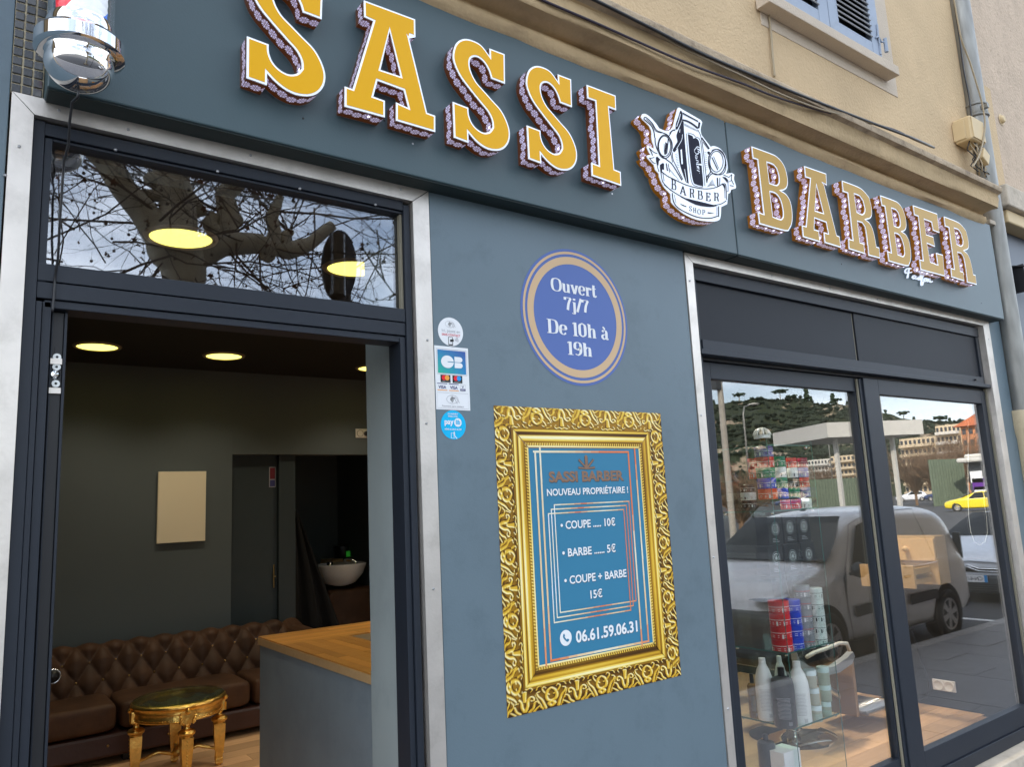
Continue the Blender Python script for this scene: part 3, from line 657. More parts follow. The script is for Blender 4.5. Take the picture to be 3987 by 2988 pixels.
# barrel arcs and sun rays
st([(625,420),(660,385),(690,380)], 12); st([(600,470),(640,415)], 8); st([(1000,470),(1050,540),(1090,600)], 12); st([(1015,520),(1080,605)], 6)
for i in range(9): st([(690+i*3, 670+i*18), (715+i*3, 655+i*20)], 3); st([(1035+i*2, 640+i*26), (1058+i*1.5, 650+i*24)], 3)
for i in range(8): st([(620+i*16, 830+i*18), (640+i*13, 870+i*15)], 3); st([(1065+i*11, 1050-i*4), (1130+i*5, 960+i*12)], 3)
st([(585,770),(600,860)], 10); st([(610,775),(625,880)], 5); st([(1185,940),(1190,1040)], 12); st([(1215,940),(1212,1040)], 7)
# ribbon
st([(385,590),(400,605),(440,640),(480,655)], 7); st([(385,590),(410,640),(425,680)], 8); st([(385,705),(400,712),(445,700)], 7); st([(385,705),(430,760),(460,770)], 7)
po([(462,700),(480,690),(520,730),(500,740),(492,800),(470,770)]); po([(510,790),(545,765),(560,775),(560,850),(540,840),(530,890),(515,860)])
st([(470,700),(480,800),(500,870)], 6); st([(520,860),(600,920),(700,970),(820,1025),(960,1062),(1080,1070),(1180,1050),(1250,1010)], 8)
st([(520,860),(535,960),(560,1010),(640,1090)], 7); st([(560,1020),(660,1100),(800,1180),(950,1240),(1100,1265),(1220,1250),(1290,1210)], 8); st([(545,880),(560,980)], 5); st([(1255,1010),(1285,1030),(1292,1200)], 7); st([(1270,1060),(1275,1180)], 5)
po([(1230,1010),(1250,1005),(1278,1030),(1278,1100),(1255,1040)]); po([(1240,930),(1280,935),(1310,965),(1300,1000),(1270,960)]); st([(1310,970),(1312,1100),(1285,1105)], 6)
st([(1255,905),(1320,935),(1355,900)], 7); st([(1355,905),(1350,960),(1378,1020)], 7); st([(1375,1040),(1330,1030)], 7); st([(1350,970),(1320,990)], 5)
# cup
st([(655,1120),(670,1220),(720,1290),(820,1350),(960,1405),(1100,1415),(1190,1390)], 9); st([(1200,1275),(1200,1400)], 9); st([(1180,1280),(1178,1380)], 4); st([(680,1140),(700,1240)], 4)
po([(740,1160),(1000,1260),(900,1240)]); po([(755,1165),(1185,1270),(1100,1285),(930,1258)])
po([(740,1240),(822,1275),(822,1285),(775,1268)]); po([(1070,1345),(1155,1355),(1100,1362),(1072,1358)])
obj('emblem_print', b, em)
# pen-drawn serif lettering (thick uprights, thin hairs), em height 1
GL = {
 'B': (.72, [[(.2,0),(.2,1)], [(.02,1),(.4,1)], [(.02,0),(.42,0)], [(.2,.53),(.42,.53)], [(.4,1),(.56,.97),(.62,.77),(.55,.57),(.42,.53)], [(.42,.53),(.62,.5),(.70,.27),(.62,.03),(.42,0)]]),
 'A': (.78, [[(.1,0),(.38,1)], [(.38,1),(.66,0)], [(.2,.33),(.55,.33)], [(.0,0),(.22,0)], [(.5,0),(.8,0)]]),
 'R': (.76, [[(.2,0),(.2,1)], [(.02,1),(.4,1)], [(.05,0),(.35,0)], [(.2,.5),(.42,.5)], [(.4,1),(.58,.97),(.64,.75),(.58,.53),(.42,.5)], [(.42,.5),(.56,.4),(.62,.1),(.74,0)]]),
 'E': (.68, [[(.2,0),(.2,1)], [(.02,1),(.6,1)], [(.02,0),(.62,0)], [(.2,.53),(.48,.53)], [(.6,1),(.6,.78)], [(.63,0),(.63,.25)], [(.46,.42),(.46,.64)]]),
 'S': (.60, [[(.5,.75),(.5,.95),(.32,1),(.12,.92),(.08,.75),(.2,.58),(.42,.44),(.53,.25),(.48,.06),(.28,0),(.1,.05),(.06,.27)]]),
 'H': (.80, [[(.2,0),(.2,1)], [(.62,0),(.62,1)], [(.2,.52),(.62,.52)], [(.06,0),(.34,0)], [(.06,1),(.34,1)], [(.48,0),(.76,0)], [(.48,1),(.76,1)]]),
 'O': (.80, [[(.4,1),(.16,.88),(.08,.5),(.16,.12),(.4,0),(.64,.12),(.72,.5),(.64,.88),(.4,1)]]),
 'P': (.68, [[(.2,0),(.2,1)], [(.02,1),(.4,1)], [(.05,0),(.38,0)], [(.2,.45),(.42,.45)], [(.4,1),(.58,.97),(.64,.73),(.58,.48),(.42,.45)]]),
 'u': (.66, [[(.17,.68),(.17,.18),(.26,.02),(.42,.08),(.48,.2)], [(.5,0),(.5,.68)], [(.04,.67),(.2,.67)], [(.38,.67),(.5,.67)], [(.5,.02),(.62,.02)]]),
 'v': (.60, [[(.12,.68),(.30,.0)], [(.32,.0),(.5,.66)], [(.02,.67),(.24,.67)], [(.4,.67),(.6,.67)]]),
 'e': (.54, [[(.1,.36),(.47,.36),(.44,.6),(.28,.7),(.14,.6),(.09,.35),(.14,.1),(.3,0),(.46,.12)]]),
 'r': (.52, [[(.17,0),(.17,.68)], [(.04,.67),(.18,.67)], [(.04,.01),(.32,.01)], [(.18,.45),(.28,.64),(.42,.66)], [(.42,.50),(.42,.66)]]),
 't': (.44, [[(.17,.95),(.17,.12),(.26,.0),(.38,.1)], [(.03,.67),(.36,.67)]]),
 '7': (.56, [[(.06,.97),(.5,.97)], [(.07,.78),(.07,1)], [(.5,.97),(.32,.5),(.24,0)]]),
 'j': (.36, [[(.2,.68),(.2,-.12),(.12,-.24),(.0,-.2)], [(.07,.67),(.2,.67)], [(.2,.83),(.2,.97)]]),
 '/': (.40, [[(.04,-.06),(.36,1.04)]]),
 'D': (.82, [[(.2,0),(.2,1)], [(.02,1),(.4,1)], [(.02,0),(.4,0)], [(.4,1),(.62,.9),(.7,.5),(.62,.1),(.4,0)]]),
 '1': (.46, [[(.26,0),(.26,1)], [(.08,0),(.44,0)], [(.08,.9),(.24,.98)]]),
 '0': (.62, [[(.3,1),(.13,.85),(.1,.5),(.13,.15),(.3,0),(.47,.15),(.5,.5),(.47,.85),(.3,1)]]),
 '9': (.60, [[(.48,.62),(.3,.42),(.13,.52),(.1,.72),(.15,.92),(.3,1),(.45,.9),(.5,.6),(.46,.2),(.3,.0),(.12,.08)]]),
 'h': (.68, [[(.17,0),(.17,1)], [(.04,1),(.18,1)], [(.04,.01),(.3,.01)], [(.18,.5),(.3,.66),(.44,.66),(.5,.5),(.5,0)], [(.38,.01),(.64,.01)]]),
 'à': (.56, [[(.12,.55),(.2,.68),(.34,.66),(.4,.5),(.4,.12),(.46,.0),(.54,.06)], [(.4,.4),(.16,.32),(.1,.14),(.2,0),(.34,.08),(.4,.2)], [(.16,.95),(.32,.78)]]),
 ' ': (.32, [])}
def serif(mb, s, x0, x1, zb, cap, fn, m, thick=.17, thin=.055):
    tot = sum(GL[c][0] for c in s); k = (x1-x0)/tot; x = x0
    for c in s:
        wd, sts = GL[c]
        for q in sts:
            pts = smooth_loop(q, 5, 70, False) if len(q) > 2 else q
            pw = [(x+p[0]*k, zb+p[1]*cap) for p in pts]
            ribbon(mb, pw, 0, fn, m, pen=(thick*k, thin*cap))
        x += wd*k
def script(mb, strokes, fn, m, wd):
    for q in strokes: ribbon(mb, smooth_loop(q, 6, 80, False), wd, fn, m)
# ribbon words: letters follow the curved band
b = MB()
spots = [('B', 640, 950, 700, 1090), ('A', 745, 1030, 820, 1150), ('R', 855, 1060, 915, 1185), ('B', 950, 1085, 1010, 1205), ('E', 1045, 1110, 1105, 1225), ('R', 1140, 1110, 1205, 1225)]
for c, xa, za, xb_, zb2 in spots:
    wd, sts = GL[c]; slope = .32 if c in 'BA' and xa < 800 else .16
    for q in sts:
        pts = smooth_loop(q, 5, 70, False) if len(q) > 2 else q
        ribbon(b, [(xa+p[0]/wd*(xb_-xa)*1.0, zb2-14-p[1]*(zb2-za)*.80+(p[0]/wd-.5)*(xb_-xa)*slope) for p in pts], 0, ef, ik, pen=(14, 6))
for c, xa, zb2 in (('S', 855, 1328), ('H', 898, 1346), ('O', 950, 1364), ('P', 1005, 1372)):
    wd, sts = GL[c]
    for q in sts:
        pts = smooth_loop(q, 5, 70, False) if len(q) > 2 else q
        ribbon(b, [(xa+p[0]*52, zb2-p[1]*56+p[0]*8) for p in pts], 0, ef, ik, pen=(8, 4))
# script word on the clipper, reading downwards
def sf(u, v): return P(*kJ(905+v*74+u*40, 590+u*320), EY-.0006)
script(b, [[(.02,.5),(.08,.9),(.0,1.0),(-.04,.6),(.08,.1)], [(.04,.75),(.10,1.05),(.16,.85),(.10,.6),(.2,.75),(.22,.3),(.12,.05),(.04,.2)], [(.36,.4),(.30,.45),(.28,.15),(.34,.1),(.38,.45),(.38,.1),(.44,.2)],
           [(.44,.15),(.48,.5),(.54,.42),(.52,.2)], [(.58,.1),(.64,1.0),(.6,.9),(.6,.15),(.66,.15),(.68,.4),(.62,.42)], [(.72,.25),(.78,.45),(.72,.5),(.72,.15),(.8,.15)], [(.82,.1),(.86,.5),(.94,.42)]], sf, wh, .028)
obj('emblem_lettering', b, em)
# small script sign under the second word
b = MB()
def pf(u, v):   # u along the word, v up; between two traced baselines
    a = kM(690+u*300, 1392+u*62-v*85); return P(*a, YF-.012)
word = [[(.02,.6),(-.03,.9),(.06,1.35),(.22,1.4),(.27,1.15),(.18,.85),(.1,.8)], [(.12,1.3),(.06,.0)], [(.38,.5),(.3,.55),(.26,.25),(.32,.1),(.4,.5),(.38,.12),(.45,.15)],
        [(.45,.15),(.5,.6),(.48,.12),(.54,.12)], [(.54,.12),(.64,1.0),(.6,1.15),(.57,.4),(.58,.1)], [(.58,.1),(.70,.95),(.66,1.1),(.60,-.4),(.64,-.55),(.68,0)], [(.80,.5),(.74,.5),(.71,.2),(.76,.05),(.82,.25),(.78,.5),(.86,.45)],
        [(.86,.05),(.88,.55),(.87,.2),(.94,.6),(.94,.15),(1.0,.15),(1.03,.3)]]
def wpx(u, v): return (690+u*300, 1392+u*62-v*85)
for dy_s in (0, .006):
    for q in word: ribbon(b, [wpx(*p_) for p_ in smooth_loop(q, 6, 80, False)], 12.5, lambda x, z: P(*kM(x, z), YF-.012)+Vector((0, dy_s, 0)), M['trim_white'])
sc = obj('script_sign', b); tagit(sc, 'small white handwriting style word partly hidden below the letters B and E', 'sign lettering')
# ================================================================ PRINTS ON THE SLATE PANEL
def flat(y): return lambda x, z: Vector((x, y, z))
def pm(name, col, rough=.45, **k): k.setdefault('spec', .25); return mat(name, col, rough=rough, **k)
prt = {k: pm('print_'+k, v) for k, v in dict(blue=(.095, .155, .40), gold=(.62, .43, .25), white=(.80, .81, .82), cyan=(.0, .45, .78), black=(.02, .02, .02), red=(.62, .02, .05), orange=(.85, .35, .05), mred=(.80, .02, .03),
    sky=(.02, .30, .70), navy=(.05, .05, .17), grey=(.35, .35, .37), teal=(.040, .200, .330), brown=(.25, .15, .10), shadow=(.05, .06, .07), cream=(.78, .58, .33), pale=(.80, .74, .55), coral=(.72, .20, .07)).items()}
# opening hours roundel
c0 = (P(2225, 973, 0).x+P(2255, 1503, 0).x)/2; zt, zb_ = P(2225, 973, 0).z, P(2255, 1503, 0).z
cx, cz, rad = .5*(P(2027, 1215, 0).x+P(2440, 1255, 0).x), (zt+zb_)/2, (zt-zb_)/2
rnd = thing('opening_hours_sticker', 'round blue sticker with a gold ring giving the opening hours in white letters', 'sticker', (cx, 0, cz-rad))
b = MB(); b.fill(ell(cx, cz, rad, rad, 72), [], flat(-.0010), prt['blue']); obj('disc', b, rnd)
b = MB()
for r0, r1 in ((rad*.962, rad*.925), (rad*.885, rad*.775)):
    o = ell(cx, cz, r0, r0, 72); i = ell(cx, cz, r1, r1, 72)
    b.add([Vector((x, -.0016, z)) for x, z in o+i], [(k, (k+1) % 72, 72+(k+1) % 72, 72+k) for k in range(72)], prt['gold'])
obj('ring', b, rnd)
b = MB()
def wline(s, a, c, capk):
    b = MB(); p0 = P(*kU(*a), 0); p1 = P(*kU(*c), 0); serif(b, s, p0.x, p1.x, (p0.z+p1.z)/2, capk, flat(-.0020), prt['white'], thick=.19, thin=.05); obj('lettering_line', b, rnd)
wline('Ouvert', (1095, 470), (1456, 515), .049); wline('7j/7', (1200, 615), (1393, 643), .049)
wline('De 10h à', (1062, 800), (1545, 848), .051); wline('19h', (1218, 968), (1420, 982), .049)
# payment stickers
def kz(x, y): p = P(*kS(x, y), 0); return p.x, p.z
def disc_px(x0, y0, x1, y1):
    a = kz(x0, (y0+y1)/2); c = kz(x1, (y0+y1)/2); t = kz((x0+x1)/2, y0); d = kz((x0+x1)/2, y1)
    return (a[0]+c[0])/2, (t[1]+d[1])/2, (t[1]-d[1])/2
def hand(mb, cx, cz, s, y):   # contactless mark: oval, waves and a hand holding a card
    f = flat(y); ribbon(mb, ell(cx-.15*s, cz, s, .62*s, 26), .05*s, f, prt['grey'], closed=True)
    for i in range(4): r_ = (.16+i*.15)*s; ribbon(mb, ell(cx-.62*s, cz, r_, r_, 8, -48, 48), .07*s, f, prt['black'])
    ribbon(mb, smooth_loop([(cx+.1*s, cz+.30*s), (cx+.45*s, cz+.25*s), (cx+.75*s, cz-.05*s), (cx+1.05*s, cz-.5*s)], 4, 80, False), .07*s, f, prt['grey'])
    ribbon(mb, smooth_loop([(cx+.1*s, cz+.1*s), (cx+.35*s, cz-.02*s), (cx+.5*s, cz-.35*s), (cx+.72*s, cz-.62*s)], 4, 80, False), .07*s, f, prt['grey'])
    mb.fill([(cx-.02*s, cz+.36*s), (cx+.30*s, cz+.30*s), (cx+.30*s, cz+.08*s), (cx+.02*s, cz+.14*s)], [], f, prt['grey'])
dx, dz, dr = disc_px(165, 113, 458, 447)
t = thing('contactless_sticker', 'small round white sticker with red SANS CONTACT lettering, topmost of the payment stickers', 'sticker', (dx, 0, dz-dr))
b = MB(); b.fill(ell(dx, dz, dr, dr, 40), [], flat(-.0010), prt['white']); obj('disc', b, t)
b = MB(); hand(b, dx, dz+dr*.52, dr*.36, -.0016)
text(b, 'Ici, payez en', dx-dr*.70, dx+dr*.74, dz-dr*.04, dr*.20, flat(-.0016), prt['grey'])
text(b, 'SANS CONTACT', dx-dr*.72, dx+dr*.76, dz-dr*.30, dr*.15, flat(-.0016), prt['red'], bold=.015)
ribbon(b, [(dx-dr*.2, dz-dr*.38), (dx+dr*.12, dz-dr*.38), (dx+dr*.12, dz-dr*.95), (dx-dr*.2, dz-dr*.95)], dr*.045, flat(-.0016), prt['black'], closed=True)
b.fill([(dx-dr*.08, dz-dr*.55), (dx+dr*.2, dz-dr*.50), (dx+dr*.22, dz-dr*.66), (dx-dr*.06, dz-dr*.71)], [], flat(-.0019), prt['black'])
b.fill([(dx-dr*.2, dz-dr*.88), (dx+dr*.12, dz-dr*.88), (dx+dr*.12, dz-dr*.95), (dx-dr*.2, dz-dr*.95)], [], flat(-.0019), prt['black'])
for i in range(3): r_ = dr*(.1+i*.1); ribbon(b, ell(dx+dr*.26, dz-dr*.58, r_, r_, 6, -20, 50), dr*.04, flat(-.0016), prt['grey'])
obj('print', b, t)
a = kz(120, 437); c = kz(545, 1203); x0, z1, x1, z0 = a[0], a[1], c[0]-.001, c[1]-.001; x0 = (kz(120, 437)[0]+kz(145, 1188)[0])/2; x1 = (kz(515, 473)[0]+kz(545, 1203)[0])/2
W_, H_ = x1-x0, z1-z0
t = thing('card_payment_sticker', 'upright white payment card sticker with a big CB logo on blue and green', 'sticker', (x0+W_/2, 0, z0))
b = MB(); b.face([(x0, -.0010, z0), (x1, -.0010, z0), (x1, -.0010, z1), (x0, -.0010, z1)], prt['white']); obj('sheet', b, t)
U = lambda u, v: (x0+u*W_, z1-v*H_)
cbm = bpy.data.materials.new('cb_gradient'); cbm.use_nodes = True; tt = cbm.node_tree; bs = tt.nodes['Principled BSDF']; bs.inputs['Roughness'].default_value = .3
va = N(tt, 'ShaderNodeVertexColor'); va.layer_name = 'Col'; tt.links.new(va.outputs[0], bs.inputs['Base Color'])
def colgrid(name, parent, nx, nz, fx, fcol, m):
    """a flat print: grid with one colour per vertex"""
    us = np.linspace(0, 1, nx); vs_ = np.linspace(0, 1, nz)
    me = bpy.data.meshes.new(name); pts = [tuple(fx(u, v)) for v in vs_ for u in us]
    o0 = Vector(pts[0]); pts = [tuple(Vector(p)-o0) for p in pts]
    fs = [(j*nx+i, j*nx+i+1, (j+1)*nx+i+1, (j+1)*nx+i) for j in range(nz-1) for i in range(nx-1)]
    me.from_pydata(pts, [], fs); me.materials.append(m)
    ca = me.color_attributes.new('Col', 'FLOAT_COLOR', 'POINT'); UU, VV = np.meshgrid(us, vs_)
    col = np.ones((nz, nx, 4)); col[..., :3] = fcol(UU, VV); ca.data.foreach_set('color', col.ravel().astype(np.float32))
    o = bpy.data.objects.new(name, me); coll.objects.link(o); o.parent = parent; o.location = o0-wloc(parent); return o
def cbcol(u, v):
    tl = np.array((.0, .18, .42)); tr = np.array((.02, .06, .30)); bl = np.array((.0, .42, .26)); br = np.array((.0, .22, .50))
    u = u[..., None]; v = v[..., None]; return (tl*(1-u)+tr*u)*(1-v)+(bl*(1-u)+br*u)*v
q0 = U(.085, .060); q1 = U(.915, .430)
ribbon(b2 := MB(), [U(.06, .045), U(.94, .045), U(.94, .445), U(.06, .445)], .0012, flat(-.0014), prt['grey'], closed=True); obj('border_line', b2, t)
colgrid('logo_ground', t, 12, 12, lambda u, v: Vector((q0[0]+(q1[0]-q0[0])*u, -.0015, q0[1]+(q1[1]-q0[1])*v)), cbcol, cbm)
b = MB(); ww = q1[0]-q0[0]; hh = q0[1]-q1[1]; cxx, czz = q0[0]+ww*.34, q0[1]-hh*.5; rx, rz = ww*.225, hh*.27
pts = ell(cxx, czz, rx, rz, 40, 4, 356); pts = [p for p in pts]+[(cxx+rx*.02, czz-rz*.06), (cxx+rx*.02, czz+rz*.06)]
b.fill(pts, [], flat(-.0020), prt['white'])
for zc_, sg in ((czz+.04*rz, 1), (czz-.04*rz, -1)):
    xa = cxx+rx*1.12; xb_ = q0[0]+ww*.88; h_ = rz*.86; rr_ = h_*.5
    l = [(xa, zc_), (xb_-rr_*1.2, zc_)]+ell(xb_-rr_*1.2, zc_+sg*rr_, rr_*1.2, rr_, 10, -90*sg, 90*sg)+[(xa, zc_+sg*h_)]
    b.fill(l, [], flat(-.0020), prt['white'])
def rect(u0, v0, u1, v1, m, y=-.0015): p, q = U(u0, v0), U(u1, v1); b.face([(p[0], y, p[1]), (q[0], y, p[1]), (q[0], y, q[1]), (p[0], y, q[1])], m)
for u0, l1, l2 in ((.15, 'mred', 'orange'), (.50, 'mred', 'sky')):
    rect(u0, .455, u0+.29, .575, prt['black'])
    for k, cc in ((0, l1), (1, l2)): p = U(u0+.10+k*.09, .500); b.fill(ell(p[0], p[1], W_*.066, W_*.066, 20), [], flat(-.0019-.0003*k), prt[cc])
    p = U(u0+.05, .562); text(b, 'mastercard' if u0 < .3 else 'maestro', p[0], p[0]+W_*.2, p[1], H_*.010, flat(-.0019), prt['white'])
for u0 in (.05, .385):
    rect(u0, .588, u0+.29, .600, prt['navy']); rect(u0, .690, u0+.29, .703, prt['orange']); p = U(u0+.03, .672); text(b, 'VISA', p[0], p[0]+W_*.23, p[1], H_*.046, flat(-.0015), prt['navy'], bold=.03)
rect(.72, .660, .875, .695, prt['navy']); ribbon(b, [U(.72, .595), U(.875, .595), U(.875, .695), U(.72, .695)], .0008, flat(-.0016), prt['grey'], closed=True)
p = U(.765, .650); text(b, 'V', p[0], p[0]+W_*.065, p[1], H_*.036, flat(-.0015), prt['navy'], bold=.03); p = U(.75, .688); text(b, 'PAY', p[0], p[0]+W_*.10, p[1], H_*.020, flat(-.0020), prt['white'], bold=.02)
ribbon(b, [U(.04, .735), U(.95, .735), U(.95, .975), U(.04, .975)], .0008, flat(-.0015), prt['grey'], closed=True)
p = U(.50, .835); hand(b, p[0], p[1], W_*.17, -.0016); p = U(.17, .955); text(b, 'Paiement sans contact', p[0], p[0]+W_*.64, p[1], H_*.026, flat(-.0016), prt['grey'], bold=.01)
obj('print', b, t)
dx, dz, dr = disc_px(195, 1203, 493, 1545)
t = thing('mobile_payment_sticker', 'round cyan sticker with white paylib lettering under the other payment stickers', 'sticker', (dx, 0, dz-dr))
b = MB(); b.fill(ell(dx, dz, dr, dr, 40), [], flat(-.0010), prt['cyan']); obj('disc', b, t)
b = MB(); f = flat(-.0016); wq = prt['white']
text(b, 'ICI, PAIEMENT', dx-dr*.42, dx+dr*.40, dz+dr*.70, dr*.10, f, wq, bold=.02); text(b, 'MOBILE AVEC', dx-dr*.40, dx+dr*.36, dz+dr*.53, dr*.10, f, wq, bold=.02)
text(b, 'pay', dx-dr*.70, dx+dr*.02, dz+dr*.04, dr*.36, f, wq, bold=.03)
b.fill(ell(dx+dr*.36, dz+dr*.17, dr*.30, dr*.30, 24), [], f, wq); text(b, 'lib', dx+dr*.20, dx+dr*.54, dz+dr*.04, dr*.30, flat(-.0020), prt['cyan'], bold=.03)
text(b, 'MÊME AU-DELÀ DE 20€', dx-dr*.70, dx+dr*.64, dz-dr*.36, dr*.11, f, wq, bold=.02)
ribbon(b, smooth_loop([(dx-dr*.2, dz-dr*.55), (dx-dr*.22, dz-dr*.9), (dx+dr*.02, dz-dr*.92), (dx-dr*.0, dz-dr*.58)], 4, 60), dr*.04, f, wq, closed=True)
ribbon(b, smooth_loop([(dx-dr*.02, dz-dr*.6), (dx+dr*.06, dz-dr*.46), (dx+dr*.08, dz-dr*.75), (dx+dr*.26, dz-dr*.95)], 4, 80, False), dr*.05, f, wq)
obj('print', b, t)
# ---------------------------------------------------------------- price poster: a flat print of a gilt frame round a price list
a = P(*kP(180, 80), 0); c = P(*kQ(2088, 1150), 0); x0 = (a.x+P(*kQ(330, 1590), 0).x)/2; x1 = (P(*kP(1865, 155), 0).x+c.x)/2; z1 = (a.z+P(*kP(1865, 155), 0).z)/2; z0 = (c.z+P(*kQ(330, 1590), 0).z)/2
W_, H_ = x1-x0, z1-z0; a = P(*kP(535, 515), 0); c = P(*kQ(1812, 822), 0); bi = P(*kQ(652, 1068), 0); ti = P(*kP(1640, 515), 0)
ix0, ix1, iz1, iz0 = (a.x+bi.x)/2, (c.x+ti.x)/2, (a.z+ti.z)/2, (c.z+bi.z)/2; Tx = ((ix0-x0)+(x1-ix1))/2; Tz = ((z1-iz1)+(iz0-z0))/2
pos = thing('price_poster', 'printed price poster showing an ornate gold picture frame round a blue price list', 'poster', ((x0+x1)/2, 0, z0))
b = MB(); b.face([(x0, -.0008, z0), (x1, -.0008, z0), (x1, -.0008, z1), (x0, -.0008, z1)], prt['brown']); obj('sheet', b, pos)
b = MB(); b.face([(ix0, -.0012, iz0), (ix1, -.0012, iz0), (ix1, -.0012, iz1), (ix0, -.0012, iz1)], prt['teal']); obj('price_ground', b, pos)
LEAF = []
def _lf(pts, w0, w1, hh): LEAF.append((smooth_loop(pts, 3, 170, False), w0, w1, hh))
_lf([(.02, 1.30), (.10, 1.22), (.22, 1.28), (.30, 1.18), (.24, 1.06)], .05, .02, .7)
_lf([(.02, .60), (.02, .85), (.03, 1.10)], .045, .07, .8)
_lf([(.02, .10), (.10, .35), (.12, .62), (.24, .80), (.34, .72), (.32, .58), (.24, .60)], .075, .03, .9)
_lf([(.18, .02), (.30, .18), (.36, .42), (.46, .50), (.52, .38)], .07, .025, .75)
_lf([(.34, .00), (.44, .12), (.56, .22), (.60, .10)], .06, .025, .7)
_lf([(.98, 1.05), (.86, .92), (.80, .66), (.86, .44), (.98, .36)], .06, .08, .85)
_lf([(.98, .10), (.90, .22), (.98, .34)], .08, .09, 1.0)
_lf([(.76, .05), (.70, .30), (.62, .55), (.50, .74), (.46, .92), (.56, .98)], .07, .03, .8)
_lf([(.66, .02), (.58, .28), (.48, .55), (.40, .86)], .045, .02, .55)
_lf([(.90, .72), (.74, .88), (.66, 1.10), (.74, 1.18), (.80, 1.10)], .05, .025, .7)
_lf([(.44, 1.10), (.50, 1.24), (.62, 1.26)], .035, .02, .5)
def relief(s, t, kind):
    """height of the moulded frame; s runs along it (metres), t from the outer edge 0 to the inner edge 1"""
    h = np.zeros_like(s); per = .225 if kind == 'h' else .205
    ph = (s/per) % 1.0; m_ = np.abs(ph-.5)*2; q = t/.56; o = q < 1
    X = np.abs(ph-.5)*2; Y = np.clip(q, 0, 1)*1.35; h0 = .10+.16*np.sin(np.clip(q, 0, 1)*np.pi)
    h = np.array(h0); 
    for pts_, w0, w1, hh_ in LEAF:
        for (a_, c_), (d_, e_) in ((pts_[i], pts_[i+1]) for i in range(len(pts_)-1)):
            vx, vy = d_-a_, e_-c_; tt_ = np.clip(((X-a_)*vx+(Y-c_)*vy)/(vx*vx+vy*vy+1e-9), 0, 1)
            dist = np.hypot(X-a_-vx*tt_, Y-c_-vy*tt_); k_ = (pts_.index((a_, c_))+tt_)/(len(pts_)-1); wd = w0*(1-k_)+w1*k_
            h = np.maximum(h, h0+hh_*np.sqrt(np.clip(1-(dist/wd)**2, 0, 1)))
    return h
def moulding(t, s, kind):
    xs_, ys_ = {'L': ([.55, .57, .60, .64, .68, .70, .735, .77, .80, .86, .875, .90], [.50, .86, .90, .55, .22, .66, .95, .70, .52, .46, .15, .55]),
     'R': ([.55, .58, .62, .66, .69, .72, .76, .80, .84, .875, .90], [.45, .72, .85, .50, .32, .50, .62, .50, .38, .18, .55]),
     'T': ([.55, .575, .60, .62, .66, .70, .715, .76, .82, .85, .87, .90], [.42, .70, .80, .28, .12, .32, .82, 1.0, .66, .46, .2, .55]),
     'B': ([.55, .59, .64, .67, .70, .74, .78, .82, .86, .88, .90], [.60, .92, .72, .42, .55, .62, .32, .14, .24, .18, .5])}[kind]
    rope = .50+.32*np.sin(s/.0105*6.283+t*26)*np.sin((t-.88)/.09*3.14159)+.1*np.sin(s/.0041*6.28)
    L_ = np.where(t < .885, np.interp(t, xs_, ys_), np.where(t < .97, rope, .86))
    return L_+.05*np.sin(t*260)+.06*np.sin(s*9+t*3)
def goldcol(h, hs, ht, lx, t, seed, s, kind):
    sh = .43+np.tanh(lx*hs*.014+ht*.060)*.50; sh = sh+.30*(h-.42)-.22*np.exp(-(np.clip(h-.10, 0, 9)/.10)**2)*(t < .5)
    n_ = (np.sin(seed[0]*180+np.sin(seed[1]*140)*2)+np.sin(seed[1]*230+seed[0]*90))*.012; sh = np.where(t < .555, sh+n_, moulding(t, s, kind)); sh = np.clip(sh, 0, 1)
    st_ = np.array([0, .22, .42, .60, .78, 1.0]); cols = np.array([(.012, .006, .002), (.11, .045, .004), (.40, .20, .012), (.72, .42, .030), (.90, .68, .13), (.97, .92, .60)])
    return np.stack([np.interp(sh, st_, cols[:, i]) for i in range(3)], -1)
pgm = bpy.data.materials.new('gilt_print'); pgm.use_nodes = True; tt = pgm.node_tree; bs = tt.nodes['Principled BSDF']; bs.inputs['Roughness'].default_value = .4; bs.inputs['Specular IOR Level'].default_value = .25
va = N(tt, 'ShaderNodeVertexColor'); va.layer_name = 'Col'; tt.links.new(va.outputs[0], bs.inputs['Base Color'])
def side(kind, name):
    """one printed mitred side of the frame"""
    if kind in 'LR': Ltot, nx, nt_ = H_, 460, 70
    else: Ltot, nx, nt_ = W_, 360, 70
    def fx(u, v):
        # u along the side, v from outer (0) to inner (1), mitred
        if kind in 'LR':
            z = z0+u*H_; z = z+(iz0+(z-z0)/H_*(iz1-iz0)-z)*v; x = (x0+Tx*v) if kind == 'L' else (x1-Tx*v); return Vector((x, -.0014, z))
        x = x0+u*W_; x = x+(ix0+(x-x0)/W_*(ix1-ix0)-x)*v; z = (z0+Tz*v) if kind == 'B' else (z1-Tz*v); return Vector((x, -.0014, z))
    def fc(U_, V_):
        s = (U_-.5)*Ltot+(V_*(.5-U_))*2*(Tx if kind in 'BT' else Tz); kd = 'v' if kind in 'LR' else 'h'
        h = relief(s, V_, kd); e = .0012; hs = (relief(s+e, V_, kd)-relief(s-e, V_, kd))/(2*e); et = .008; ht = (relief(s, V_+et, kd)-relief(s, V_-et, kd))/(2*et)
        sg = {'L': (.5, .8), 'R': (.5, -.75), 'T': (-.5, .75), 'B': (-.5, -.55)}[kind]
        base = {'L': .0, 'R': -.005, 'T': .012, 'B': -.006}[kind]
        return goldcol(h+base*8, hs*sg[0]*.8, ht*sg[1], 1, V_, (U_*7, V_), s, kind)
    colgrid(name, pos, nx, nt_, fx, fc, pgm)
for k in 'LRTB': side(k, 'printed_frame')
b = MB()
Q = lambda u, v: (ix0+u*(ix1-ix0), iz1-v*(iz1-iz0)); iw, ih = ix1-ix0, iz1-iz0
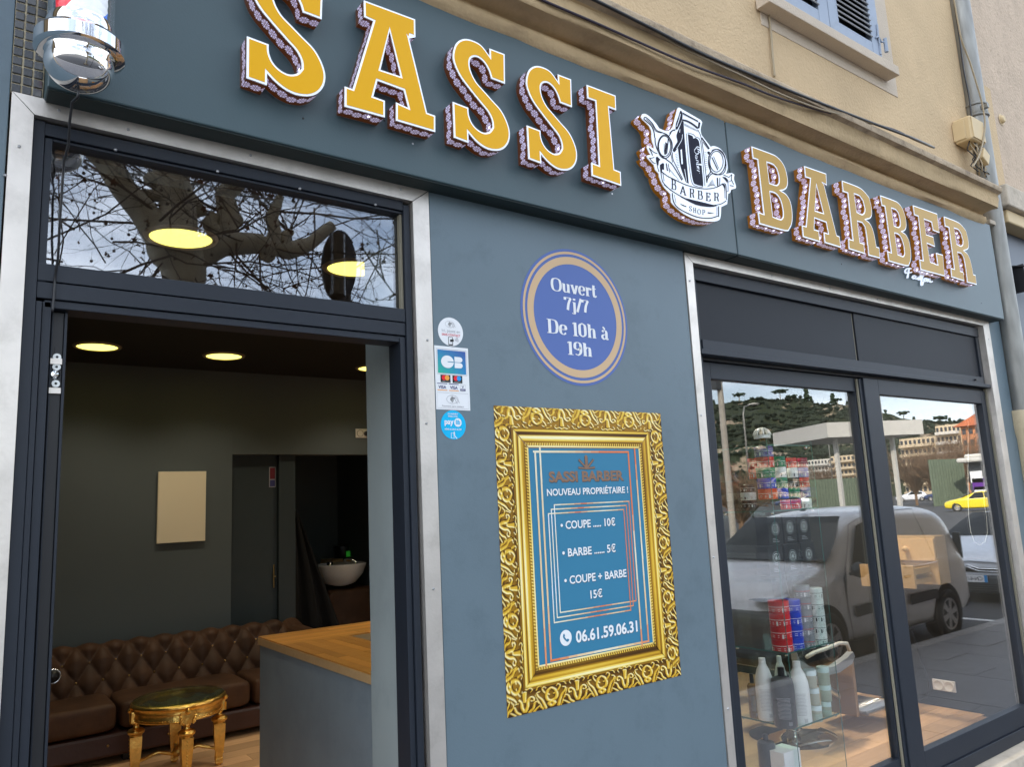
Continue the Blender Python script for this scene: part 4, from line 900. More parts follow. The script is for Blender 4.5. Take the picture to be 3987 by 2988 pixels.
def q_of(px, py, top=True):
    p = P(*(kP if top else kQ)(px, py), 0); return (p.x-ix0)/iw, (iz1-p.z)/ih
_gc = {}
def gcol(t, cols):
    f = t*(len(cols)-1); i = min(int(f), len(cols)-2); k = round((f-i)*4)/4; key = (cols[i], cols[i+1], k)
    if key not in _gc:
        c = [prt[x].node_tree.nodes['Principled BSDF'].inputs['Base Color'].default_value[:3] for x in key[:2]]
        _gc[key] = pm('foil_line', tuple(c[0][j]*(1-k)+c[1][j]*k for j in range(3)))
    return _gc[key]
def gline(pts, wd, cols):
    """ruled line whose foil colour runs from cream to coral"""
    for i in range(len(pts)-1):
        for k in range(12):
            a_ = (pts[i][0]+(pts[i+1][0]-pts[i][0])*k/12, pts[i][1]+(pts[i+1][1]-pts[i][1])*k/12); c_ = (pts[i][0]+(pts[i+1][0]-pts[i][0])*(k+1)/12, pts[i][1]+(pts[i+1][1]-pts[i][1])*(k+1)/12)
            hrz = abs(pts[i][1]-pts[i+1][1]) < 1e-6
            e_ = wd/2/iw if hrz else 0; d_ = 0 if hrz else wd/2/ih
            sx = 1 if c_[0] > a_[0] else -1; sy = 1 if c_[1] > a_[1] else -1
            a2_ = (a_[0]-e_*sx if k == 0 else a_[0], a_[1]-d_*sy if k == 0 else a_[1]); c2_ = (c_[0]+e_*sx if k == 11 else c_[0], c_[1]+d_*sy if k == 11 else c_[1])
            ribbon(b, [Q(*a2_), Q(*c2_)], wd, flat(-.0018-.0002*(i % 2)), gcol(k/11.99, cols))
# outer rules: one set inside, one crossing it, each open to the edge
A_ = q_of(590, 545); B_ = q_of(1545, 550); Cq = q_of(790, 1000, False); Dq = q_of(1752, 805, False); lw = .0072
gline([(A_[0], A_[1]), (B_[0], A_[1])], lw, ['pale', 'cream', 'coral', 'coral']); gline([(A_[0]+.01, A_[1]), (A_[0]+.01, 1.0)], lw, ['pale', 'cream', 'cream', 'coral'])
g2x = q_of(655, 600)[0]; gline([(g2x, 0), (g2x, Cq[1])], lw, ['pale', 'cream', 'cream', 'coral']); gline([(g2x, Cq[1]), (Dq[0], Cq[1])], lw, ['coral', 'cream', 'pale', 'cream', 'coral'])
gline([(Dq[0], 0), (Dq[0], Cq[1])], lw, ['coral', 'cream', 'pale', 'cream', 'coral']); gline([(B_[0], A_[1]), (B_[0], 1.0)], lw, ['coral', 'coral', 'pale', 'cream', 'coral'])
for i, (tlx, tly, trx, blx, bly) in enumerate(((797, 1083, 1553, 870, 515), (767, 1128, 1525, 840, 567), (737, 1172, 1500, 808, 618))):
    a_ = q_of(tlx, tly); c_ = q_of(trx, 1050+i*42); d_ = q_of(blx, bly, False); lw2 = .0042
    xl = a_[0]; xr_ = c_[0]; yt = (a_[1]+c_[1])/2; yb = d_[1]
    gline([(xl, yt), (xr_, yt)], lw2, ['pale', 'cream', 'coral', 'cream', 'pale', 'cream', 'coral']); gline([(xr_, yt), (xr_, yb)], lw2, ['coral', 'coral', 'coral'])
    gline([(xl, yt), (xl, yb)], lw2, ['white', 'pale', 'white', 'pale']); gline([(xl, yb), (xr_, yb)], lw2, ['pale', 'cream', 'coral', 'cream', 'coral'])
obj('ruled_lines', b, pos)
b = MB()
def tline(s, a, c, cap, top=True, m='white', shadow=True, bold=.022):
    k = kP if top else kQ; p0 = P(*k(*a), 0); p1 = P(*k(*c), 0); zb = (p0.z+p1.z)/2; cap = cap*H_
    b = MB()
    if shadow: text(b, s, p0.x+.0016, p1.x+.0016, zb-.0018, cap, flat(-.0016), prt['shadow'], bold)
    text(b, s, p0.x, p1.x, zb, cap, flat(-.0022), prt[m], bold); obj('lettering_line', b, pos)
tline('SASSI BARBER', (745, 852), (1502, 832), .0340, m='brown', bold=.04)
tline('NOUVEAU PROPRIÉTAIRE !', (724, 992), (1545, 962), .0225)
tline('• COUPE ..... 10€', (862, 1330), (1415, 1293), .0262); tline('• BARBE ...... 5€', (880, 1608), (1420, 1562), .0262)
tline('• COUPE + BARBE', (900, 226), (1530, 160), .0262, False); tline('15€', (1165, 372), (1285, 360), .0265, False)
tline('06.61.59.06.31', (1018, 812), (1642, 712), .0360, False, bold=.03)
# telephone mark
p = P(*kQ(914, 773), 0); r_ = .026; b.fill(ell(p.x, p.z, r_, r_, 32), [], flat(-.0020), prt['white'])
b.fill(smooth_loop([(p.x-.011, p.z+.012), (p.x-.0065, p.z+.015), (p.x-.003, p.z+.008), (p.x-.006, p.z+.004), (p.x+.003, p.z-.006), (p.x+.008, p.z-.003), (p.x+.014, p.z-.007), (p.x+.011, p.z-.012), (p.x+.003, p.z-.013), (p.x-.011, p.z+.001)], 3, 60), [], flat(-.0025), prt['teal'])
obj('telephone_mark', b, pos); b = MB()
# little crossed tools mark over the heading
cpt = P(*kP(1125, 715), 0)
for dx_, dz_, ang, ln, wd in ((0, .0, 90, .044, .013), (0, 0, 42, .048, .006), (0, 0, 138, .048, .006), (0, 0, 4, .040, .006), (0, 0, 176, .040, .006)):
    x2, z2 = cpt.x+ln*math.cos(R(ang)), cpt.z+ln*math.sin(R(ang)); ribbon(b, [(cpt.x, cpt.z), (x2, z2)], wd+.003, flat(-.0018), prt['shadow']); ribbon(b, [(cpt.x, cpt.z), (x2, z2)], wd, flat(-.0022), prt['brown'])
b.fill(ell(cpt.x, cpt.z+.040, .007, .009, 16), [], flat(-.0024), prt['brown'])
obj('crest_mark', b, pos)
# ================================================================ SHOP WINDOW
sw = thing('shop_window', 'sliding shop window in dark frames with two blank panels above and an aluminium surround', 'window', (3.95, 0, .3))
for nm, pts in (('surround_upright', [(2.504, 0), (2.546, 0), (2.554, 2.812), (2.504, 2.851)]), ('surround_head', [(2.5055, 2.853), (2.5555, 2.814), (5.385, 2.824), (5.472, 2.868)]),
                ('surround_upright', [(5.387, 2.8225), (5.475, 2.866), (5.475, 0), (5.402, 0)])):
    b = MB(); b.fill(pts, [], flat(-.004), M['silver']); b.walls(pts, flat(-.004), flat(.05), M['silver'], uv=False); obj(nm, b, sw)
for px, py in (kF(75, 318), kF(148, 1178), kG(212, 413), kG(297, 1313), kF(178, 185), kF(600, 285), kF(970, 368), kF(1275, 435), kF(1615, 510), kF(1912, 575), kF(1985, 692), kH(415, 992), kG(2005, 228)):
    p = P(px, py, -.004); screw(p.x, p.z, sw, r=.0050)
def wb(name, x0, x1, z0, z1, y0, y1, m=None, bev=.002): return bar(name, x0, x1, z0, z1, y0, y1, sw, m, bev)
wb('header_frame', 2.558, 5.384, 2.752, 2.812, .030, .10); wb('header_frame', 2.548, 2.606, .3, 2.751, .030, .10); wb('header_frame', 5.345, 5.384, 2.42, 2.751, .034, .10)
wb('header_frame', 2.607, 5.344, 2.436, 2.482, .024, .10); wb('header_sill', 2.57, 5.40, 2.412, 2.4345, .004, .10)
wb('header_panel', 2.607, 3.884, 2.484, 2.750, .048, .07, M['header']); wb('header_panel', 3.900, 5.343, 2.484, 2.752, .044, .07, M['header'])
wb('header_divider', 3.8855, 3.8985, 2.483, 2.7505, .052, .075, M['frame_pale'])
wb('track_shadow', 2.607, 5.40, 2.397, 2.411, .05, .12, M['black'])
def sash(x0, x1, z0, z1, y, wl, wr, wt, wbm, label):
    s = MB(); s.box(x0, x0+wl, y, y+.045, z0, z1, FR); so_ = obj('sash', s, sw, label=label, bevel=.003)
    for a_ in ((x1-wr, x1, z0, z1), (x0+wl, x1-wr, z1-wt, z1), (x0+wl, x1-wr, z0, z0+wbm)):
        s = MB(); s.box(a_[0], a_[1], y+.0005, y+.0445, a_[2], a_[3], FR); obj('sash_bar', s, so_, bevel=.002)
    s = MB(); s.box(x0+wl-.006, x1-wr+.006, y+.020, y+.026, z0+wbm-.006, z1-wt+.006, M['pane']); obj('pane', s, so_)
    return so_
# the glass of the left sash sits behind, that of the right one in front
sash(2.593, 3.918, .371, 2.395, YM+.008, .103, .051, .074, .108, 'left sliding sash, set behind the right one')
sash(3.913, 5.372, .371, 2.395, YM-.020, .147, .061, .084, .108, 'right sliding sash in front with a broad dark stile')
wb('brush_seal', 3.874, 3.886, .372, 2.39, .056, .067, M['frame_pale'])
wb('guide_rail', 3.887, 3.912, .372, 2.39, .050, .067)
wb('side_rail', 5.374, 5.386, .3, 2.41, .03, .08, M['frame_pale']); wb('side_rail', 5.387, 5.401, .3, 2.41, .05, .09)
wb('bottom_rail', 2.56, 5.40, .300, .369, .030, .14); 
b = MB(); b.box(2.45, 5.66, -.06, .30, .20, .298, M['stone']); obj('stone_sill', b, bld, bevel=.006)
b = MB(); b.box(1.24, 2.45, -.0, .30, 0, .2, M['slate']); b.box(2.45, 5.66, -.02, .3, 0, .198, M['stone']); obj('plinth', b, bld)
b = MB(); b.lathe([(0, -.008), (.006, -.006), (.007, .02)], P(*kF(1900, 952), .02), M['black'], 10, 'y'); obj('bolt', b, sw)
# ================================================================ CABLES, PIPE, BOX
def cable(name, pts, r_, m, label, sag=0):
    out = []
    P_ = [Vector(p) for p in pts]
    for i in range(len(P_)-1):
        p0 = P_[max(i-1, 0)]; p1 = P_[i]; p2 = P_[i+1]; p3 = P_[min(i+2, len(P_)-1)]
        for k in range(6):
            t_ = k/6; out.append(.5*((2*p1)+(p2-p0)*t_+(2*p0-5*p1+4*p2-p3)*t_*t_+(3*p1-p0-3*p2+p3)*t_**3))
    out.append(P_[-1]); b = MB(); b.tube(out, r_, m, 6); o = obj(name, b, smooth=True); tagit(o, label, 'cable'); return o
cable('wall_cable', [P(*kC(330, -60), -0.183), P(*kC(430, 0), -0.189), P(*kC(860, 185), -0.191), P(*kC(1540, 485), -0.195), P(*kD(0, 652), -0.198), P(*kD(250, 752), -0.203), P(*kD(560, 850), -0.205), P(*kD(850, 925), -0.211), P(*kD(1180, 1012), -0.215), P(*kD(1330, 1085), -0.221), P(*kD(1480, 1150), -0.140)], .0055, M['cable_purple'], 'dark violet cable running along the front of the cornice')
cable('wall_cable', [P(*kC(700, -60), -0.215), P(*kC(860, 10), -0.219), P(*kC(1290, 225), -0.221), P(*kC(1700, 430), -0.221), P(*kC(2211, 645), -0.221), P(*kD(350, 700), -0.223), P(*kD(700, 840), -0.223), P(*kD(1000, 955), -0.223), P(*kD(1340, 1083), -0.223), P(*kD(1500, 1155), -0.140)], .0075, M['cable'], 'thick black cable tucked under the lip of the cornice')
cable('wall_cable', [P(*kC(780, -20), -0.208), P(*kC(1110, 105), -0.211), P(*kC(1480, 350), -0.209), P(*kD(0, 592), -0.215), P(*kD(300, 735), -0.215), P(*kD(600, 850), -0.217), P(*kD(900, 930), -0.219), P(*kD(1200, 1025), -0.221), P(*kD(1400, 1110), -0.140)], .0045, M['cable_pale'], 'thin pale cable hanging in a slack curve below the cornice lip')
cable('wall_cable', [P(*kD(205, 90), -.012), P(*kD(222, 230), -.010), P(*kD(236, 440), -.012), P(*kD(252, 600), -.010)], .006, M['cable_pale'], 'beige cable dropping from the left end of the window sill to the cornice')
# downpipe: zinc above, cream cast iron below
xp, yp, rp = 5.715, -.035, .066
pipe = thing('downpipe', 'tall zinc rainwater pipe at the corner ending in a cream cast iron foot', 'drainpipe', (xp, yp, 0))
b = MB(); b.lathe([(rp, 2.20), (rp, 4.40)], (xp, yp, 0), M['zinc'], 32); obj('pipe', b, pipe, smooth=True)
b = MB(); b.lathe([(rp+.003, 4.38), (rp+.003, 6.6)], (xp, yp, 0), M['zinc'], 32); obj('pipe', b, pipe, smooth=True)
b = MB()
for z in (4.36, 4.44): b.lathe([(rp+.002, z-.012), (rp+.012, z-.006), (rp+.014, z), (rp+.012, z+.006), (rp+.002, z+.012)], (xp, yp, 0), M['zinc'], 32)
b.lathe([(rp+.005, 4.37), (rp+.007, 4.375), (rp+.007, 4.425), (rp+.005, 4.43)], (xp, yp, 0), M['zinc'], 32); b.box(xp-.055, xp-.025, yp-rp-.03, yp-rp+.01, 4.385, 4.415, M['zinc']); obj('pipe_clamp', b, pipe, autosmooth=40)
b = MB(); b.lathe([(rp-.01, 2.27), (rp+.022, 2.27), (rp+.024, 2.262), (rp+.024, 2.16), (rp+.018, 2.12), (rp+.006, 2.08), (rp+.004, 0)], (xp, yp, 0), M['castpipe'], 32); obj('cast_foot', b, pipe, autosmooth=40)
b = MB(); p = P(*K(3600, 600, 2.369)(610, 590), -.08); b.lathe([(.05, -.02), (.055, .0), (.05, .02)], (xp, yp, p.z), M['stone'], 20); b.box(xp-.14, xp-.05, -.07, .0, p.z-.03, p.z+.0, M['stone']); obj('wall_bracket', b, pipe, bevel=.004)
for k, (pts, mm, lab) in enumerate((([(1655, -20), (1690, 180), (1720, 320), (1780, 480), (1830, 640), (1880, 820), (1900, 1000), (1860, 1200), (1800, 1310)], 'cable_pale', 'beige cable twisting down across the zinc pipe'),
                       ([(1660, 30), (1700, 300), (1735, 560), (1775, 760), (1800, 980)], 'cable', 'dark cable running straight down left of the zinc pipe'))):
    cable('pipe_cable', [P(*kD(x, y), -.13 if k == 0 else -.06) for x, y in pts], .0055, M[mm], lab)
jb = thing('junction_box', 'cream plastic junction box beside the zinc pipe with loose wires hanging below', 'junction box', P(*kD(1790, 1060), -.05))
p = P(*kD(1790, 1060), -.06); b = MB(); b.box(p.x-.125, p.x+.075, -.115, -.002, p.z-.075, p.z+.095, M['cream_plastic']); obj('box', b, jb, bevel=.012)
b = MB(); b.box(p.x-.135, p.x-.127, -.08, -.002, p.z-.06, p.z+.07, M['cream_plastic']); b.box(p.x-.115, p.x+.065, -.122, -.1155, p.z-.065, p.z+.085, M['cream_plastic']); obj('lid', b, jb, bevel=.003)
for i in range(10):
    b = MB(); x_ = p.x-.10+.017*i; z_ = p.z-.075; pts = [(x_, -.07-random.random()*.03, z_)]
    for k in range(1, 5): pts.append((x_+random.uniform(-.03, .03)+.01*k, -.09+random.uniform(-.03, .03), z_-.055*k))
    b.tube(pts, .0042, M['cable_pale'] if i % 3 else M['cable'], 5); obj('wire', b, jb, smooth=True)
b = MB(); b.box(p.x-.03, p.x+.06, -.13, -.10, p.z-.22, p.z-.13, M['cream_plastic'], rot=Matrix.Rotation(R(28), 3, 'Y')); obj('connector', b, jb, bevel=.006)
# ================================================================ THE NEIGHBOUR
nb = thing('neighbour_building', 'neighbouring building in rough pink render above a dark blue shop front', 'building', (7.5, .1, 0))
b = MB(); b.box(5.724, 9.5, .006, .31, 3.86, 12.5, M['pinkwall']); obj('rendered_wall', b, nb)
b = MB(); b.box(5.80, 6.12, -.006, .004, 3.90, 4.72, M['stucco']); obj('plaster_patch', b, nb)
b = MB(); b.lathe([(.0, -.02), (.022, -.02), (.03, -.012), (.032, .002), (.045, .002)], P(*kD(2030, 935), .0), M['cream_plastic'], 18, 'y'); obj('vent_plug', b, nb, autosmooth=40)
b = MB(); b.box(5.80, 9.5, -.12, .034, 3.70, 3.858, M['stone']); obj('string_course', b, nb, bevel=.01)
b = MB(); b.box(5.86, 9.5, -.08, .05, 3.60, 3.695, M['cream_plastic']); obj('awning_box', b, nb, bevel=.01)
navy = mat('dark_blue_lacquer', (.022, .033, .055), rough=.4)
b = MB(); b.box(5.80, 9.5, .02, .20, 0, 3.59, navy); obj('shop_front', b, nb)
for zz in (3.18, 1.95):
    p = P(3950, 880 if zz > 3 else 1180, -.05)
    b = MB(); b.box(5.93, 5.97, -.10, .02, zz-.07, zz+.12, M['black']); b.box(5.94, 6.9, -.14, -.10, zz+.02, zz+.05, M['black'], rot=Matrix.Rotation(R(-6), 3, 'Z'), c=(5.94, -.1, zz)); b.tube([(5.9, .0, zz+.12), (5.93, -.12, zz+.10), (5.99, -.12, zz-.04)], .008, M['black']); obj('awning_arm', b, nb)
# ================================================================ INTERIOR
FZ = .30; CZ = 3.05; YB = 4.45
def struct(name, b, bevel=0): return obj(name, b, None, kind='structure', bevel=bevel)
fl = MB(); fl.box(-.6, 5.6, .13, YB, FZ-.08, FZ-.006, M['joint']); fl = struct('floor', fl)
pl = None; pw = .14; cnt = 0
for i in range(int((YB-.14)/pw)):
    y = .14+i*pw; x = -.6+(-.9*((i*7) % 5)/5)
    while x < 5.6:
        a = max(x, -.6); c = min(x+1.3, 5.6)
        if c-a > .05:
            if pl is None or True:
                key = round(c-a, 3)
                me = bpy.data.meshes.get('plank_%s' % key)
                if me is None:
                    b = MB(); b.box(-(c-a)/2, (c-a)/2, -pw/2+.001, pw/2-.001, -.01, 0, M['plank']); me = bpy.data.meshes.new('plank_%s' % key); me.from_pydata(b.v, [], b.f); me.materials.append(M['plank'])
                o = bpy.data.objects.new('plank', me); coll.objects.link(o); o.parent = fl; o.location = Vector(((a+c)/2, y+pw/2, FZ+random.uniform(0, .0006)))-wloc(fl); cnt += 1
        x += 1.302
b = MB(); b.box(-.62, 5.65, .31, YB+.1, CZ, CZ+.05, M['iceil']); b.box(-.6, 5.6, .13, .309, 2.835, 3.2, M['iceil']); struct('ceiling', b)
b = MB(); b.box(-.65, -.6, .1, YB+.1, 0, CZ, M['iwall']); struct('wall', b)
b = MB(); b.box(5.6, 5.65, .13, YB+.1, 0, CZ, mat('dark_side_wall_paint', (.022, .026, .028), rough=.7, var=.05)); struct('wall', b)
dxl = P(905, 1770, YB).x; dzt = P(905, 1770, YB).z
b = MB(); b.box(-.65, dxl, YB, YB+.12, 0, CZ, M['iwall']); b.box(dxl+.0005, 3.6, YB+.0005, YB+.12, dzt, CZ, M['iwall']); b.box(3.6005, 5.65, YB, YB+.12, 0, CZ, M['iwall']); struct('wall', b)
b = MB(); b.box(1.5, 5.5, 6.5, 6.6, 0, CZ, M['iwall']); b.box(1.40, 1.5, YB+.125, 6.6, 0, CZ, M['iwall']); b.box(1.4, 5.5, YB+.125, 6.6, CZ, CZ+.1, M['iceil']); b.box(1.4, 5.5, YB+.0, 6.6, .1, FZ-.002, M['darkplastic']); b.box(3.7, 3.8, YB+.125, 6.5, 0, CZ, M['iwall']); struct('wall', b)
# body of the terrace of houses (keeps the sun out)
b = MB(); b.box(-45, 30, 7.3, 7.5, -.1, 4.0, M['stucco']); b.box(-45, -3.0, .03, .3, 0, 4.0, M['stucco']); b.box(9.5, 30, .03, .3, 0, 12.4, M['pinkwall']); b.box(-45, -3.0, .03, .3, 4.0, 12.4, M['stucco']); obj('rear_wall', b, bld)
# door jamb, pillar
px0 = 1.18
b = MB(); b.box(px0, 1.55, .108, PX(1430, 1800, px0).y, FZ, CZ, M['ipillar']); pil = obj('pillar', b, kind='structure', bevel=.003)
pyE = PX(1430, 1800, px0).y
# ceiling lamps
lamp0 = None; k = 0
ly = (1.34, 2.57, 3.80)
names = {(.76, 1.34): 'round ceiling lamp seen through the transom glass, largest of the lit lamps', (.77, 3.80): 'lit ceiling lamp at the left inside the open doorway', (1.63, 3.80): 'lit ceiling lamp in the middle of the doorway, smaller than the left one',
         (1.60, 1.39): 'ceiling lamp behind the transom glass cut off by the pillar', (2.90, 3.84): 'ceiling lamp mostly hidden behind the grey pillar inside the doorway'}
names.update({(4.75, 1.0): 'added ceiling lamp brightening the floor by the side wall, unseen behind the window header', (3.5, .95): 'added ceiling lamp brightening the display tower, unseen behind the window header', (3.6, 3.0): 'added ceiling lamp brightening the rear of the shop, unseen behind the window header', (1.6, 2.57): 'added middle row ceiling lamp for interior light, unseen behind the transom bar'})  # unseen lamps, added to brighten the shop and its window display
spots = list(names)
for (x, y) in spots:
    lb = names.get((x, y), 'lit ceiling lamp over the back of the shop, out of sight from the street')
    if lamp0 is None:
        lamp0 = thing('ceiling_lamp', lb, 'ceiling lamp', (x, y, CZ), 'lit ceiling lamps in the shop')
        b = MB(); b.lathe([(.128, -.003), (.132, -.012), (.150, -.010), (.155, -.001)], (x, y, CZ), M['lamp_rim'], 40); obj('rim', b, lamp0, smooth=True)
        b = MB(); b.lathe([(0, -.008), (.10, -.008), (.128, -.006)], (x, y, CZ), M['lamp'], 40); obj('diffuser', b, lamp0)
        ll = bpy.data.lights.new('lamp_light', 'SPOT'); ll.energy = 8.5; ll.color = (1, .89, .70); ll.spot_size = R(128); ll.spot_blend = .75; ll.shadow_soft_size = .10; lo = bpy.data.objects.new('lamp_light', ll); coll.objects.link(lo); lo.parent = lamp0; lo.location = (0, 0, -.03)
    else:
        c = copy_tree(lamp0); c.location = (x, y, CZ); c['label'] = lb
        if y < 1.2:      # added display lamps get more power to brighten jars and floor
            for q in c.children:
                if q.type == 'LIGHT': q.data = q.data.copy(); q.data.energy = 75; q.data.color = (1, .90, .74)
# canvas on the back wall
a = P(618, 1838, YB-.03); c = P(799, 2107, YB-.03)
b = MB(); b.box(a.x, c.x, YB-.03, YB-.001, c.z, a.z, M['canvas']); t = obj('wall_canvas', b, bevel=.002); tagit(t, 'blank cream canvas hanging on the dark wall above the sofa', 'picture')
a = P(1385, 1670, YB-.012)
b = MB(); b.box(a.x, a.x+.16, YB-.012, YB-.001, a.z-.085, a.z, M['porcelain']); b2 = MB(); t = obj('wall_socket', b, bevel=.003); tagit(t, 'white double wall socket with a black plug high on the back wall', 'socket')
b = MB(); b.lathe([(.028, -.001), (.03, -.004), (.033, 0)], (a.x+.045, YB-.0125, a.z-.043), M['lamp_rim'], 20, 'y'); obj('socket_ring', b, t)
b = MB(); b.lathe([(0, -.03), (.022, -.028), (.024, 0)], (a.x+.105, YB-.0125, a.z-.045), M['darkplastic'], 16, 'y'); obj('plug', b, t)
# door in the back wall
dr_ = thing('back_door', 'dark inner door with a small red notice and a brass handle standing in the back wall', 'door', (dxl+.3, YB+.1, FZ))
xj = P(1080, 2000, YB+.10).x
b = MB(); b.box(dxl+.002, xj-.003, YB+.10, YB+.14, FZ, dzt-.002, M['doorpaint']); obj('door_leaf', b, dr_)
xk = P(1150, 2000, YB+.06).x
b = MB(); b.box(xj, xk, YB+.06, YB+.14, FZ, dzt-.002, M['doorpaint']); obj('door_jamb', b, dr_)
b = MB(); a = P(1048, 1820, YB+.099); c = P(1073, 1898, YB+.099); b.box(a.x, c.x, YB+.0975, YB+.099, c.z, a.z, prt['grey']); b.box(a.x+.006, c.x-.006, YB+.0965, YB+.0974, c.z+.07, a.z-.006, pm('notice_red', (.16, .02, .03))); b.box(a.x+.006, c.x-.006, YB+.0965, YB+.0974, c.z+.006, c.z+.062, prt['navy']); obj('notice', b, dr_)
b = MB(); a = P(1066, 2200, YB+.09); c = P(1066, 2290, YB+.09); b.tube([a, c], .007, M['brass']); b.tube([(a.x, YB+.09, (a.z+c.z)/2), (a.x, YB+.05, (a.z+c.z)/2)], .006, M['brass']); obj('handle', b, dr_)
# back room: basin, shelf, tubs, coat
def at(px, py, y): return P(px, py, y)
yb_ = 5.5
a = at(1229, 2205, yb_); c = at(1418, 2205, yb_); cxb, zb2 = (a.x+c.x)/2, a.z; rb = (c.x-a.x)/2
bas = thing('wash_basin', 'white porcelain hair wash basin with chrome taps in the dark back room', 'basin', (cxb, yb_, zb2-.3))
b = MB(); prof = [(rb*.25, -.22), (rb*.6, -.19), (rb*.88, -.10), (rb*.99, -.01), (rb, .0), (rb*.95, .004), (rb*.86, -.03), (rb*.5, -.12), (0, -.14)]
b.lathe(prof, (cxb, yb_, zb2), M['porcelain'], 40); o = obj('bowl', b, bas, smooth=True)
b = MB(); b.lathe([(.03, 0), (.033, .05), (.02, .055)], (cxb-rb*.62, yb_-rb*.45, zb2-.02), M['chrome'], 14); obj('tap', b, bas, smooth=True)
b = MB(); b.tube([(cxb+.03, yb_-.05, zb2-.02), (cxb+.02, yb_-.06, zb2+.05), (cxb+.06, yb_-.09, zb2+.055), (cxb+.11, yb_-.12, zb2+.02), (cxb+.13, yb_-.14, zb2-.06), (cxb+.12, yb_-.16, zb2-.12)], .018, M['chrome']); obj('tap', b, bas, smooth=True)
b = MB(); b.box(cxb-rb*.7, cxb+rb*1.4, yb_-.15, yb_+.5, FZ, zb2-.25, M['leather']); t = obj('wash_chair', b, bevel=.05); tagit(t, 'dark brown padded chair below the white wash basin', 'chair')
a = at(1296, 2190, 6.1)
b = MB(); b.box(a.x, a.x+1.2, 6.1, 6.45, a.z-.03, a.z+.025, M['oak']); t = obj('wall_shelf', b, bevel=.003); tagit(t, 'short oak shelf with tubs on it in the back room', 'shelf')
def pcyl(name, kf, x0, x1, y0, y1, y, m, label, cat, prof=None, group=None, parts=None, n=24):
    """round container whose picture spans x0..x1, y0..y1 at depth y"""
    pb = kf((x0+x1)/2, y1); pt = kf((x0+x1)/2, y0); B0 = P(*pb, y); T0 = P(*pt, y); h = T0.z-B0.z
    w_ = (kf(x1, 0)[0]-kf(x0, 0)[0]); tana = (pb[0]-SW/2)/FPX; r_ = .5*w_*fwd(B0)/FPX/math.sqrt(1+tana*tana)
    return B0, r_, h
B0, r_, h = pcyl('', kT, 1225, 1285, 1465, 1510, 6.15, None, '', '')
def simple_tub(name, base, r_, h, m, lidm, label, cat='tub', group=None):
    t = thing(name, label, cat, base, group)
    b = MB(); b.lathe([(0, 0), (r_*.96, 0), (r_, h*.05), (r_, h*.68), (r_*.97, h*.70)], base, m, 24); obj('body', b, t, autosmooth=40)
    b = MB(); b.lathe([(r_*1.03, h*.70), (r_*1.04, h*.97), (r_*.98, h), (0, h)], base, lidm, 24); obj('lid', b, t, autosmooth=40); return t
zsh = a.z+.026
simple_tub('product_tub', (B0.x, 6.2, zsh), r_, .075, M['green_tub'], M['green_tub'], 'bright green tub on the oak shelf in the back room')
for i, (px, w2) in enumerate(((1195, 52), (1305, 50), (1370, 60))):
    q = P(*kT(px, 1500), 6.25); simple_tub('product_tub', (q.x, 6.3, zsh), .10 if i < 2 else .11, .14 if i < 2 else .25, M['darkplastic'], M['darkplastic'], ['black tub left of the green tub on the back room shelf', 'black tub right of the green tub on the back room shelf', 'tall black tub half hidden by the pillar on the back room shelf'][i])
# towel dispenser / mirror glow on back wall
a = at(1327, 1924, 6.45); c = at(1375, 1950, 6.45)
b = MB(); b.box(a.x, c.x+.05, 6.44, 6.49, c.z-.9, a.z, M['darkplastic']); b.box(a.x+.01, c.x, 6.43, 6.4395, c.z, a.z-.02, M['paper']); t = obj('wall_mirror', b); tagit(t, 'dark mirror with a pale strip along its top on the back room wall', 'mirror')
# black cloak on a hook by the opening
b = MB(); a = at(1165, 1990, 4.9); zt_ = a.z
vs = []; fs = []; nn, mm = 14, 16
for j in range(mm):
    v = j/(mm-1); wd = .04+.30*v
    for i in range(nn):
        u = i/(nn-1); vs.append((a.x-.06+wd*u*1.3, 4.92-.05*math.sin(u*13+v*2)*(.3+v), zt_-v*(zt_-.75)))
for j in range(mm-1):
    for i in range(nn-1): fs.append((j*nn+i, j*nn+i+1, (j+1)*nn+i+1, (j+1)*nn+i))
b.add(vs, fs, mat('black_cloth', (.006, .006, .007), rough=.9)); t = obj('hanging_cape', b, smooth=True); t.modifiers.new('s', 'SOLIDIFY').thickness = .01; tagit(t, 'black barber cape hanging beside the back room opening', 'cape')
# ---------------------------------------------------------------- sofa
SX0, SX1, SY = -.72, 2.42, 3.64
sofa = thing('chesterfield_sofa', 'long brown leather chesterfield sofa with deep buttoned back against the rear wall', 'sofa', ((SX0+SX1)/2, 4.0, FZ))
bx, bz = .083, .118; zref = .865; xref = .02
def tuft(x, z):
    p = (x-xref)/bx; q = (z-zref)/bz; s = (p+q)/2; t_ = (p-q)/2
    return (abs(math.sin(math.pi*s))*abs(math.sin(math.pi*t_)))**.72
b = MB(); nx, nz = 420, 44; vs = []
for j in range(nz):
    v = j/(nz-1)
    for i in range(nx):
        x = SX0+.1+(SX1-.2-SX0)*i/(nx-1)
        if v < .72:
            z = .60+(.915-.60)*v/.72; y = 4.12+.10*(v/.72)**1.5; k = 1
        else:
            a_ = (v-.72)/.28*math.pi*.9; z = .915+.055*math.sin(a_); y = 4.22+.075*(1-math.cos(a_)); k = max(0, math.cos(a_*.6))
        d = tuft(x, z); y2 = y-.034*d*k-.006*(d > .02)*k; z2 = z+(.022*d if v > .6 else 0)
        end = min(1, (x-(SX0+.1))/.1, (SX1-.1-x)/.1); vs.append((x, y2+.05*(1-end), z2-.03*(1-end)))
b.add(vs, [(j*nx+i, j*nx+i+1, (j+1)*nx+i+1, (j+1)*nx+i) for j in range(nz-1) for i in range(nx-1)], M['leather']); back = obj('backrest', b, sofa, smooth=True)
btn = None
